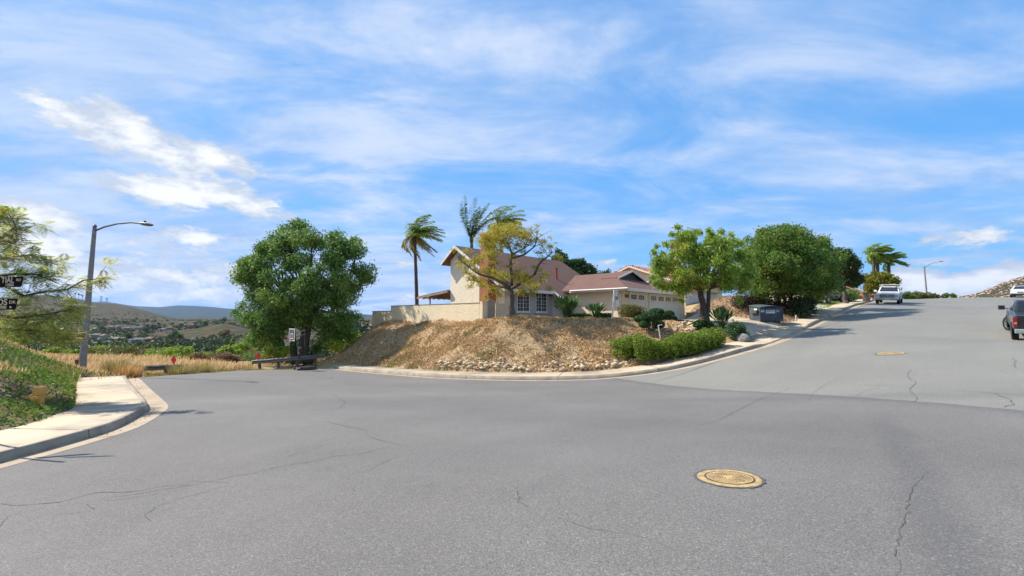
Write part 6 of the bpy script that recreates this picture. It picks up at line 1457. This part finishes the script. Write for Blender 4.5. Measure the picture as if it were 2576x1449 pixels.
def pickup(name, M, label, paint, cab, chrome, rack=False, back=False, lights=None, steer=0, cat='pickup truck'):
    root = thing_m(name, M, label, cat); W2 = .99; Lh = 2.95
    b = MB()      # lower body: bonnet, cab base, bed sides
    secs = [ring(2.92, .86, .50, 1.02), ring(2.80, .96, .42, 1.14), ring(1.9, W2, .42, 1.24), ring(1.15, W2, .42, 1.28), ring(.9, W2, .42, 1.30), ring(-.95, W2, .42, 1.30), ring(-1.05, W2, .45, 1.32), ring(-2.78, W2-.01, .52, 1.32), ring(-2.86, W2-.03, .58, 1.30)]
    loft(b, secs); b.build('body', paint, root, bev=.02)
    g = MB(); wt = .76     # cab
    cx = [(1.02, .93, 1.26), (.30, wt, 1.86), (-.85, wt, 1.88), (-1.02, .90, 1.26)]
    vs = [(x, -w, z) for x, w, z in cx]+[(x, w, z) for x, w, z in cx]
    mid = [(.45, -wt+.02, 1.84)]
    g.add(vs, [(0, 1, 2, 3), (7, 6, 5, 4), (0, 4, 5, 1), (1, 5, 6, 2), (2, 6, 7, 3), (3, 7, 4, 0)]); g.build('cab', paint, root, bev=.04)
    def quadpanel(nm, pts, m, th=.012):
        p = [Vector(q) for q in pts]; nn = (p[1]-p[0]).cross(p[-1]-p[0]).normalized(); c = sum(p, Vector())/len(p)
        if nn.dot(c-Vector((-.2, 0, 1.4))) < 0: nn = -nn
        q = MB(); k = len(p); q.add([v+nn*th for v in p]+[v-nn*.004 for v in p], [tuple(range(k)), tuple(range(2*k-1, k-1, -1))]+[(i, k+i, k+(i+1) % k, (i+1) % k) for i in range(k)]); return q.build(nm, m, root)
    def lerp3(a, b_, t): return tuple(a[i]+(b_[i]-a[i])*t for i in range(3))
    def on(quad, u0, u1, v0, v1):     # sub-quad; quad = bl, br, tr, tl
        f = lambda u, v: lerp3(lerp3(quad[0], quad[1], u), lerp3(quad[3], quad[2], u), v); return [f(u0, v0), f(u1, v0), f(u1, v1), f(u0, v1)]
    fr = [vs[0], vs[4], vs[5], vs[1]]; bk = [vs[3], vs[7], vs[6], vs[2]]
    quadpanel('windscreen', on(fr, .06, .94, .10, .90), m_glass); quadpanel('rear_window', on(bk, .08, .92, .12, .88), m_glass)
    for s in (0, 4):
        sd = [vs[3+s], vs[0+s], vs[1+s], vs[2+s]]
        quadpanel('side_window', on(sd, .07, .47, .14, .86), m_glass); quadpanel('side_window', on(sd, .53, .86, .14, .86), m_glass)
    for s in (-1, 1):
        q = MB(); q.tube([(.75, s*.95, 1.32), (.72, s*1.10, 1.36)], .025, 6); q.box(.62, .74, min(s*1.08, s*1.32), max(s*1.08, s*1.32), 1.28, 1.50); q.build('mirror', m_black if not rack else paint, root, bev=.04)
        q = MB(); q.box(.86, .875, s*W2-.004, s*W2+.004, .6, 1.25); q.box(-.22, -.205, s*W2-.004, s*W2+.004, .6, 1.25); q.box(-.1, .05, s*(W2+.005)-.01, s*(W2+.005)+.01, 1.08, 1.12); q.build('door_seam', m_black, root)
    bd = MB(); bd.box(-2.72, -1.12, -.82, .82, 1.325, 1.33); bd.build('bed_floor', m_black, root)
    for x in (1.85, -1.72):
        for s in (-1, 1): arch(root, x, s*(W2+.004), .40, m_black); wheel(root, x, s*(W2-.10), .40, steer=steer if x > 0 else 0)
    q = MB(); q.box(2.84, 3.02, -.96, .96, .46, .68); q.build('front_bumper', chrome, root, bev=.03)
    q = MB(); q.box(2.86, 2.95, -.62, .62, .70, 1.06); gr = q.build('grille', m_black, root)
    q = MB(); 
    for z in (.76, .87, .98): q.box(2.951, 2.975, -.60, .60, z-.022, z+.022)
    q.box(2.951, 2.985, -.16, .16, .83, .93); q.build('grille_bar', chrome, root)
    for s in (-1, 1):
        q = MB(); q.box(2.80, 2.93, min(s*.64, s*.93), max(s*.64, s*.93), .74, 1.04); q.build('headlight', mat('headlight_glass', (.55, .57, .6), .2, (.3, .32, .35), 8), root, bev=.02)
        q = MB(); q.box(-2.90, -2.80, min(s*.84, s*.985), max(s*.84, s*.985), .78, 1.20); tl = q.build('tail_light', mat('tail_lamp_red', (.32, .012, .012), .3), root, bev=.015)
        q = MB(); q.box(-2.905, -2.895, min(s*.86, s*.95), max(s*.86, s*.95), .90, .98); q.build('indicator', mat('amber_lens', (.6, .35, .12), .3), tl)
    q = MB(); q.box(-2.875, -2.865, -.82, .82, .66, 1.26); q.build('tailgate', paint if rack else cab, root)
    q = MB(); q.box(-3.0, -2.87, -.95, .95, .46, .66); q.build('rear_bumper', chrome, root, bev=.03)
    q = MB(); q.box(2.995, 3.03, -.17, .17, .50, .60); q.build('number_plate', m_white, root)
    if rack:
        q = MB()
        for s in (-1, 1):
            q.tube([(-2.7, s*.82, 2.02), (.7, s*.82, 2.05)], .04, 6)
            for x in (-2.6, -1.2): q.tube([(x, s*.85, 1.3), (x, s*.82, 2.02)], .03, 6)
        for x in (-2.6, -1.2, .6): q.tube([(x, -.85, 2.05), (x, .85, 2.05)], .035, 6)
        q.tube([(-2.7, .3, 2.12), (.8, .35, 2.12)], .05, 8); q.build('ladder_rack', m_white, root)
        q = MB(); q.box(-2.75, -1.1, -.95, .95, 1.33, 1.82); q.build('utility_body', paint, root, bev=.02)
        q = MB(); 
        for s in (-1, 1): q.box(-2.5, -1.3, s*.955-.004, s*.955+.004, 1.45, 1.75)
        q.build('side_glass', m_glass, root)
    return root
def roadM(x, y, rz): return road_frame(x, y, rz, 3.4, 1.7)
m_wpaint = mat('white_car_paint', (.80, .81, .82), .25, (.76, .77, .78), 1, coat=.5, spec=.5)
m_bpaint = mat('black_car_paint', (.010, .011, .014), .3, (.016, .018, .02), 2, coat=.3)
m_spaint = mat('dark_silver_paint', (.055, .065, .08), .3, (.05, .058, .07), 2, coat=.4, metal=.2)
m_chrome = mat('chrome', (.62, .63, .64), .2, metal=.9)
pickup('pickup_truck', roadM(42.35, 51.3, HR+PI), 'white utility pickup with ladder rack parked facing downhill at the crest', m_wpaint, m_wpaint, m_chrome, rack=True)
pickup('pickup_truck', roadM(26.55, 23.15, HR-.02), 'black pickup with silver flanks parked at the right edge of the view', m_spaint, m_bpaint, mat('grey_bumper', (.32, .36, .37), .4), steer=.42)
def sedan(M, label, paint):
    root = thing_m('parked_car', M, label, 'car'); b = MB(); W2 = .9
    loft(b, [ring(2.25, .70, .40, .66), ring(2.1, .84, .30, .78), ring(1.1, W2, .28, .92), ring(-.6, W2, .28, .96), ring(-1.9, W2-.02, .28, 1.02), ring(-2.28, .80, .38, .96)]); b.build('body', paint, root, bev=.03)
    cx = [(1.0, .84, .90), (.25, .62, 1.40), (-1.05, .62, 1.42), (-1.95, .78, .99)]; vs = [(x, -w, z) for x, w, z in cx]+[(x, w, z) for x, w, z in cx]
    g = MB(); g.add(vs, [(0, 1, 2, 3), (7, 6, 5, 4), (0, 4, 5, 1), (1, 5, 6, 2), (2, 6, 7, 3), (3, 7, 4, 0)]); g.build('cabin', paint, root, bev=.05)
    def pan(nm, idx, sh, m=m_glass):
        P = [Vector(vs[i]) for i in idx]; c = sum(P, Vector())/4; P = [c+(p-c)*sh for p in P]; nn = (P[1]-P[0]).cross(P[3]-P[0]).normalized(); nn = nn if nn.dot(c-Vector((-.4, 0, 1))) > 0 else -nn
        q = MB(); q.add([p+nn*.012 for p in P]+[p-nn*.003 for p in P], [(0, 1, 2, 3), (7, 6, 5, 4), (0, 4, 5, 1), (1, 5, 6, 2), (2, 6, 7, 3), (3, 7, 4, 0)]); q.build(nm, m, root)
    pan('windscreen', (0, 4, 5, 1), .84); pan('rear_window', (3, 7, 6, 2), .82); pan('side_window', (3, 0, 1, 2), .78); pan('side_window', (7, 4, 5, 6), .78)
    for x in (1.4, -1.4):
        for s in (-1, 1): arch(root, x, s*(W2+.003), .33, m_black); wheel(root, x, s*(W2-.09), .33, .2)
    for s in (-1, 1):
        q = MB(); q.box(-2.26, -2.12, min(s*.5, s*.86), max(s*.5, s*.86), .80, .92); q.build('tail_light', mat('tail_lamp_dark', (.10, .01, .012), .3), root, bev=.02)
        q = MB(); q.box(2.0, 2.2, min(s*.45, s*.78), max(s*.45, s*.78), .58, .70); q.build('headlight', m_chrome, root, bev=.02)
    q = MB(); q.box(-2.33, -2.2, -.8, .8, .30, .50); q.build('rear_bumper', m_black, root, bev=.03); q = MB(); q.box(-2.315, -2.29, -.25, .25, .60, .72); q.build('number_plate', m_chrome, root); return root
sedan(roadM(63.4, 56.7, math.radians(37)), 'white car seen from behind on the crest at the right edge of the view', m_wpaint)
q = at(2107, 762, 54); sedan(T(q.x, q.y, Hs(q.x, q.y)) @ RZ(-2.5), 'dark car parked in the shade beyond the grey pillar', m_bpaint)
# twin-axle trailer under the dome tree
q = at(2058, 766, 48.5); tr_ = thing('utility_trailer', (q.x, q.y, Hs(q.x, q.y)), math.radians(8), 'dark open twin-axle trailer parked on the lawn edge under the trees', 'trailer')
a = MB(); a.box(-1.5, 1.3, -.8, .8, .45, .55)
for x in np.linspace(-1.5, 1.25, 6): a.box(x, x+.05, -.82, -.77, .55, 1.05); a.box(x, x+.05, .77, .82, .55, 1.05)
a.box(-1.5, 1.3, -.83, -.76, 1.0, 1.06); a.box(-1.5, 1.3, .76, .83, 1.0, 1.06); a.tube([(1.3, -.5, .5), (2.3, 0, .45), (1.3, .5, .5)], .04, 6); a.build('frame', mat('rusty_dark_steel', (.10, .07, .06), .8), tr_)
a = MB(); a.box(-1.0, .85, -1.02, -.84, .66, .70); a.box(-1.0, .85, .84, 1.02, .66, .70); a.build('mudguard', m_steel, tr_)
for x in (-.5, .35):
    for s in (-1, 1): wheel(tr_, x, s*.93, .31, .18)
# stone pillar, cabinet, small white block on the crest
q = at(2077, 762, 50); pl = thing('pillar', (q.x, q.y, Hs(q.x, q.y)), HR, 'grey stucco gate pillar beside the trailer', 'pillar'); a = MB(); a.box(-.24, .24, -.24, .24, -.2, 1.25); a.build('shaft', m_conc2, pl); a = MB(); a.box(-.3, .3, -.3, .3, 1.252, 1.36); a.build('cap', m_conc2, pl)
q = at(2180, 760, 51); cb = thing('utility_cabinet', (q.x, q.y, Hs(q.x, q.y)-.02), HR, 'brown-grey box cabinet behind the white pickup front', 'utility cabinet'); a = MB(); a.box(-.45, .45, -.3, .3, 0, .92, taper=(.02, .02)); a.build('case', mat('brown_grey_metal', (.19, .16, .11), .7), cb, bev=.02); a = MB(); a.box(-.48, .48, -.33, .33, .922, 1.0); a.build('lid', mat('brown_grey_lid', (.14, .12, .09), .7), cb, bev=.02)
q = at(2303, 757, 70); a = MB(); a.box(-.35, .35, -.2, .2, 0, .28); a.box(-.3, .3, -.22, .22, .283, .55); o = a.build('white_box', m_white, bev=.02); o.location = (q.x, q.y, q.z-.3); tag(o, 'small white block on the crest below the clipped hedge', 'box')
# ------------------------------------------------------------------ the valley: trees, houses, far masts
def canopy_mesh(name, seed, n, lm, tall=1.0, r=1.0):
    st = np.random.default_rng(seed); k = 16; C = st.normal(0, .42, (k, 3)); C[:, 2] = np.abs(C[:, 2])*tall+.45; C = C*np.array([1, 1, 1]); R_ = st.uniform(.28, .5, k)
    cl = [(c[0], c[1], c[2], q) for c, q in zip(C, R_)]; V_, F_ = leaves(clump_pts(cl, n, .7), .17, .12)
    o = mesh_np(name, V_, F_, lm); me = o.data; bpy.data.objects.remove(o); return me
f_dark = leafmat('valley_oak_leaves', [(.022, .042, .018), (.035, .06, .022), (.05, .08, .028)]); f_mid = leafmat('valley_green_leaves', [(.04, .075, .02), (.065, .11, .028), (.09, .14, .03)]); f_yl = leafmat('valley_yellow_leaves', [(.13, .15, .03), (.19, .19, .04), (.26, .22, .05)])
f_brn = leafmat('valley_brush', [(.09, .065, .04), (.13, .09, .055), (.07, .06, .035)])
tm = MB(); tm.tube([(0, 0, -.4), (0, 0, .5)], [.09, .05], 6)
_t = tm.build('trunk', m_bark); trunk_me = _t.data; bpy.data.objects.remove(_t)
kinds = {'dark': [canopy_mesh('crown', i, 900, f_dark) for i in (1, 2, 3)], 'mid': [canopy_mesh('crown', i, 800, f_mid) for i in (4, 5)], 'yellow': [canopy_mesh('crown', i, 700, f_yl) for i in (6, 7)], 'brush': [canopy_mesh('crown', i, 500, f_brn, .5) for i in (8, 9)], 'conifer': [canopy_mesh('crown', 11, 900, f_dark, 2.6)]}
LAB = {'dark': 'dark rounded oak in the valley below the hills', 'mid': 'green rounded tree in the valley below the hills', 'yellow': 'yellow-green tree in the valley below the hills', 'brush': 'brownish brush clump on the valley slopes', 'conifer': 'tall dark conifer in the valley woods'}
def vtree(kind, px, d, s, lab=None, grp=None, py=None):
    x = (px-1288)/FPX*d; z = Hs(x, d); sc = s
    root = thing('valley_tree' if kind != 'brush' else 'valley_shrub', (x, d, z), random.uniform(0, 6), lab or LAB[kind], 'tree' if kind != 'brush' else 'shrub', grp or ('%s trees in the valley' % kind if kind != 'brush' else 'brush in the valley'))
    root.scale = (s, s, s*random.uniform(.8, 1.1))
    for nm, me in (('crown', random.choice(kinds[kind])), ('trunk', trunk_me)):
        o = bpy.data.objects.new(nm, me); SC.collection.objects.link(o); o.parent = root
# the nearer ones one by one
for kind, px, d, s, lab in (('dark', 468, 150, 6.2, 'large black-green oak standing alone left of the brown knoll'), ('dark', 445, 154, 4.2, 'dark oak leaning against the large black-green oak from the left'), ('dark', 262, 175, 6.0, 'very dark oak just right of the leaning lamp pole'), ('dark', 290, 190, 6.5, 'dark oak second from the leaning lamp pole'), ('mid', 325, 195, 6.5, 'grey-green oak in the middle of the valley grove'), ('dark', 355, 185, 6, 'dark oak at the right end of the valley grove'), ('dark', 380, 190, 5, 'smaller dark oak ending the valley grove'), ('mid', 400, 215, 5, 'green bushy tree right of the valley grove'), ('dark', 248, 150, 4.5, 'dark tree partly hidden by the leaning lamp pole'), ('yellow', 372, 330, 5, 'small golden tree beside the pale track'), ('mid', 420, 330, 7, 'round green tree on the crest of the pale track'), ('mid', 330, 300, 7, 'green tree above the valley grove')):
    vtree(kind, px, d, s, lab, 'valley grove')
for k in range(112):
    t = random.random(); d = 210+1500*t**1.6; px = random.uniform(225, 600) if random.random() < .8 else random.uniform(860, 1000); 
    if 400 < px < 660 and 560 < d < 860 and random.random() < .8: continue
    kind = random.choices(['dark', 'mid', 'yellow', 'brush'], [.45, .35, .08, .12])[0]
    vtree(kind, px, d, random.uniform(4.5, 8.5)*(1+.15*(d > 900)))
for k in range(34):
    vtree(random.choice(['dark', 'mid', 'conifer']), random.uniform(850, 1010), random.uniform(120, 420), random.uniform(5, 8))
for k in range(26): vtree(random.choice(['dark', 'mid', 'mid', 'yellow']), random.uniform(-20, 215), random.uniform(110, 420), random.uniform(4, 7))
# distant woods: past counting
Vs = []; cnt = 9000
px = RNG.uniform(-250, 1120, cnt); d = np.exp(RNG.uniform(math.log(300), math.log(2300), cnt)); x = (px-1288)/FPX*d
dn = fbm(x, d, 260, 3, 77); keep = (dn > -.12) & ~((px > 390) & (px < 700) & (d > 520) & (d < 900) & (RNG.uniform(0, 1, cnt) < .82)) & ~((d > 2050) & (px < 430)); x, d = x[keep], d[keep]
z = H(x, d); m_ = len(x); per = 16; s = RNG.uniform(2.6, 5.6, m_)
q = unit(m_*per)*RNG.uniform(.5, 1, (m_*per, 1)); q[:, 2] = np.abs(q[:, 2]); S = np.repeat(s, per)[:, None]
C = np.repeat(np.c_[x, d, z], per, 0)+q*S*np.array([1, 1, 1.1]); a_ = unit(len(C)); b_ = np.cross(a_, unit(len(C))); b_ /= np.linalg.norm(b_, axis=1, keepdims=True)
Vv = np.stack([C-a_*S*.36, C+b_*S*.26, C+a_*S*.36, C-b_*S*.26], 1).reshape(-1, 3)
tag(mesh_np('far_woods', Vv, np.arange(len(Vv)).reshape(-1, 4), leafmat('far_wood_leaves', [(.022, .042, .018), (.04, .065, .025), (.06, .08, .03), (.085, .095, .04)], patch=(.10, .075, .045), ps=.004)), 'mixed oak woods and scrub covering the far valley slopes', 'woods', kind='stuff')
# small conifers on the skyline right of the big tree
cn = MB()
for k in range(150):
    px_ = random.uniform(840, 1010); dd = random.uniform(700, 1300); xx = (px_-1288)/FPX*dd; zz = Hs(xx, dd); h = random.uniform(9, 17); r = h*.2
    vs = [];
    for i, (rr_, hh_) in enumerate(((1, .1), (.55, .5), (.75, .45), (.3, .8), (.02, 1))): vs += [(xx+r*rr_*math.cos(t)*random.uniform(.75, 1.2), dd+r*rr_*math.sin(t), zz+h*hh_) for t in np.linspace(0, 2*PI, 7)[:-1]]
    cn.add(vs, [(6*i+j, 6*i+(j+1) % 6, 6*i+6+(j+1) % 6, 6*i+6+j) for i in range(4) for j in range(6)])
tag(cn.build('skyline_conifers', mat('conifer_green', (.022, .042, .022), 1, (.035, .06, .03), .3)), 'fringe of small dark conifers along the skyline right of the big tree', 'woods', kind='stuff')
# valley houses
m_hw = [mat('valley_wall', (.30, .24, .18), .9), mat('valley_wall_pale', (.40, .35, .29), .9), mat('valley_wall_grey', (.26, .25, .25), .9)]; m_hr = [mat('valley_roof', (.20, .115, .085), .9), mat('valley_roof_grey', (.14, .135, .14), .9), mat('valley_roof_tan', (.24, .175, .13), .9)]
def house_mesh(i):
    a = MB(); w, l = 9, 14; a.box(-l/2, l/2, -w/2, w/2, -3, 3.4); a.box(-l/2-4.5, -l/2-.01, -w/2+1.5, w/2-2, -3, 2.9); wl = a.build('wall', m_hw[i % 3]); me1 = wl.data; bpy.data.objects.remove(wl)
    a = MB(); a.slab([(-l/2-.5, -w/2-.5, 3.4), (l/2+.5, -w/2-.5, 3.4), (l/2-3, 0, 5.9), (-l/2+3, 0, 5.9)], .2); a.slab([(l/2+.5, w/2+.5, 3.401), (-l/2-.5, w/2+.5, 3.401), (-l/2+3, 0, 5.9), (l/2-3, 0, 5.9)], .2)
    a.slab([(l/2+.5, -w/2-.5, 3.402), (l/2+.5, w/2+.5, 3.402), (l/2-3, 0, 5.9)], .2); a.slab([(-l/2-.5, w/2+.5, 3.402), (-l/2-.5, -w/2-.5, 3.402), (-l/2+3, 0, 5.9)], .2)
    a.slab([(-l/2-5, -w/2+1, 2.95), (-l/2, -w/2+1, 2.95), (-l/2, 0, 4.3), (-l/2-4, 0, 4.3)], .2); a.slab([(-l/2, w/2-1.5, 2.951), (-l/2-5, w/2-1.5, 2.951), (-l/2-4, 0, 4.3), (-l/2, 0, 4.3)], .2)
    rf = a.build('roof', m_hr[(i*2+1) % 3 if i < 3 else i % 3]); me2 = rf.data; bpy.data.objects.remove(rf)
    ms = []
    for x in (-4.5, -1.5, 1.8, 4.8): a = MB(); a.box(x-.6, x+.6, -w/2-.04, -w/2-.01, .8, 2.2); o = a.build('window', m_glass); ms.append(o.data); bpy.data.objects.remove(o)
    a = MB(); a.box(-l/2-3.9, -l/2-1, -w/2+1.46, -w/2+1.49, -.5, 2.0); o = a.build('garage_door', m_white); ms.append(o.data); bpy.data.objects.remove(o)
    return me1, me2, ms
hm = [house_mesh(i) for i in range(5)]
HS = [(250, 640), (268, 620), (300, 560), (318, 600), (355, 520), (345, 590), (372, 600), (400, 610), (385, 560), (235, 700), (245, 900), (285, 980), (300, 1000), (325, 960), (350, 990), (365, 1010), (395, 1040), (470, 1150), (487, 1180), (505, 1160), (520, 1200), (545, 1080), (560, 1060), (580, 1240), (600, 1260), (560, 1500), (590, 1600), (460, 1350), (430, 950), (415, 900), (270, 480), (870, 900), (905, 820), (930, 1000)]
for i, (px_, dd) in enumerate(HS):
    xx = (px_-1288)/FPX*dd; zz = Hs(xx, dd); me1, me2, ms = hm[i % 5]
    root = thing('valley_house', (xx, dd, zz+2.2), random.uniform(-.7, .7), 'small pale suburban house among trees on the far valley slope', 'house', 'houses on the far valley slope'); root.scale = (.82,)*3
    for nm, me in [('wall', me1), ('roof', me2)]+[('window' if j < 4 else 'garage_door', q) for j, q in enumerate(ms)]:
        o = bpy.data.objects.new(nm, me); SC.collection.objects.link(o); o.parent = root
# pale boulders on the rocky hill at the right
hb_ = MB(); r_ = random.Random(5)
for k in range(900):
    px_ = r_.uniform(2380, 2760); dd = r_.uniform(760, 1010); xx = (px_-1288)/FPX*dd; zz = Hs(xx, dd); s_ = r_.uniform(.8, 3.4)
    hb_.add([(xx+s_*r_.uniform(.8, 1.6), dd, zz), (xx, dd+s_, zz), (xx-s_*r_.uniform(.8, 1.6), dd, zz), (xx, dd-s_, zz), (xx+r_.uniform(-.3, .3)*s_, dd, zz+s_*r_.uniform(.5, 1)), (xx, dd, zz-s_)], [(0, 1, 4), (1, 2, 4), (2, 3, 4), (3, 0, 4), (1, 0, 5), (2, 1, 5), (3, 2, 5), (0, 3, 5)])
tag(hb_.build('hill_boulders', mat('pale_granite', (.50, .37, .28), .95, (.36, .27, .21), .2)), 'pale boulders scattered over the brown hill at the right', 'boulders', kind='stuff')
# pale graded tracks below the knoll
def track(pts, w):
    rows = [[], []]
    for px_, dd in pts:
        xx = (px_-1288)/FPX*dd; rows[0].append((xx, dd-w, Hs(xx, dd-w)+.8)); rows[1].append((xx, dd+w, Hs(xx, dd+w)+.8))
    return ribbon('path', rows, mat('pale_track', (.42, .33, .25), .95, (.34, .27, .2), .05))
for pts, w in (([(310+i*9, 345+i*1.5) for i in range(14)], 7), ([(470+i*8, 400+i*3) for i in range(12)], 7), ([(255+i*8, 430) for i in range(12)], 6)): tag(track(pts, w), kind='structure')
# two lattice masts on the blue ridge
for px_, h, lab in ((254, 150, 'left of two tiny antenna masts on the distant blue ridge'), (268, 120, 'right of two tiny antenna masts on the distant blue ridge')):
    dd = 12000; xx = (px_-1288)/FPX*dd; zz = Hs(xx, dd); r = thing('antenna_mast', (xx, dd, zz-10), 0, lab, 'antenna mast'); a = MB()
    for sx in (-1, 1): a.tube([(sx*22, 0, 0), (sx*14, 0, h)], 5, 5)
    for k in range(4): a.tube([(-22, 0, h*k/4), (20, 0, h*(k+1)/4)], 4, 4)
    a.build('lattice', m_steel, r); a = MB(); a.box(-24, 24, -8, 8, h*.8, h*.98); a.build('antenna_panel', m_conc2, r)
for px_, lab in ((188, 'leftmost tiny palm on the hill crest left of the lamp pole'), (197, 'middle tiny palm on the hill crest left of the lamp pole'), (206, 'rightmost tiny palm on the hill crest left of the lamp pole'), (146, 'lone tiny palm on the far left hill crest')):
    dd = 2500; xx = (px_-1288)/FPX*dd; zz = Hs(xx, dd); r = thing('distant_palm', (xx, dd, zz-3), 0, lab, 'palm tree'); a = MB(); a.tube([(0, 0, 0), (0, 0, 28)], [1.2, .9], 6); a.build('trunk', m_bark, r)
    V_, F_ = leaves(clump_pts([(0, 0, 29, 5)], 160, .6, .6), 3, 1.2); mesh_np('crown', V_, F_, f_dark, r)

# ------------------------------------------------------------------ the air
hz = MB(); hz.box(-17500, 17500, -1500, 17500, -60, 1100)
m, nt, b, out = newmat('haze_air'); nt.nodes.remove(b)
pv = nt.nodes.new('ShaderNodeVolumePrincipled'); pv.inputs['Color'].default_value = (.40, .60, 1, 1); pv.inputs['Density'].default_value = HAZE; pv.inputs['Anisotropy'].default_value = .2
nt.links.new(pv.outputs[0], out.inputs['Volume'])
tag(hz.build('haze', m), 'thin pale blue haze over the valley', 'haze', kind='stuff')
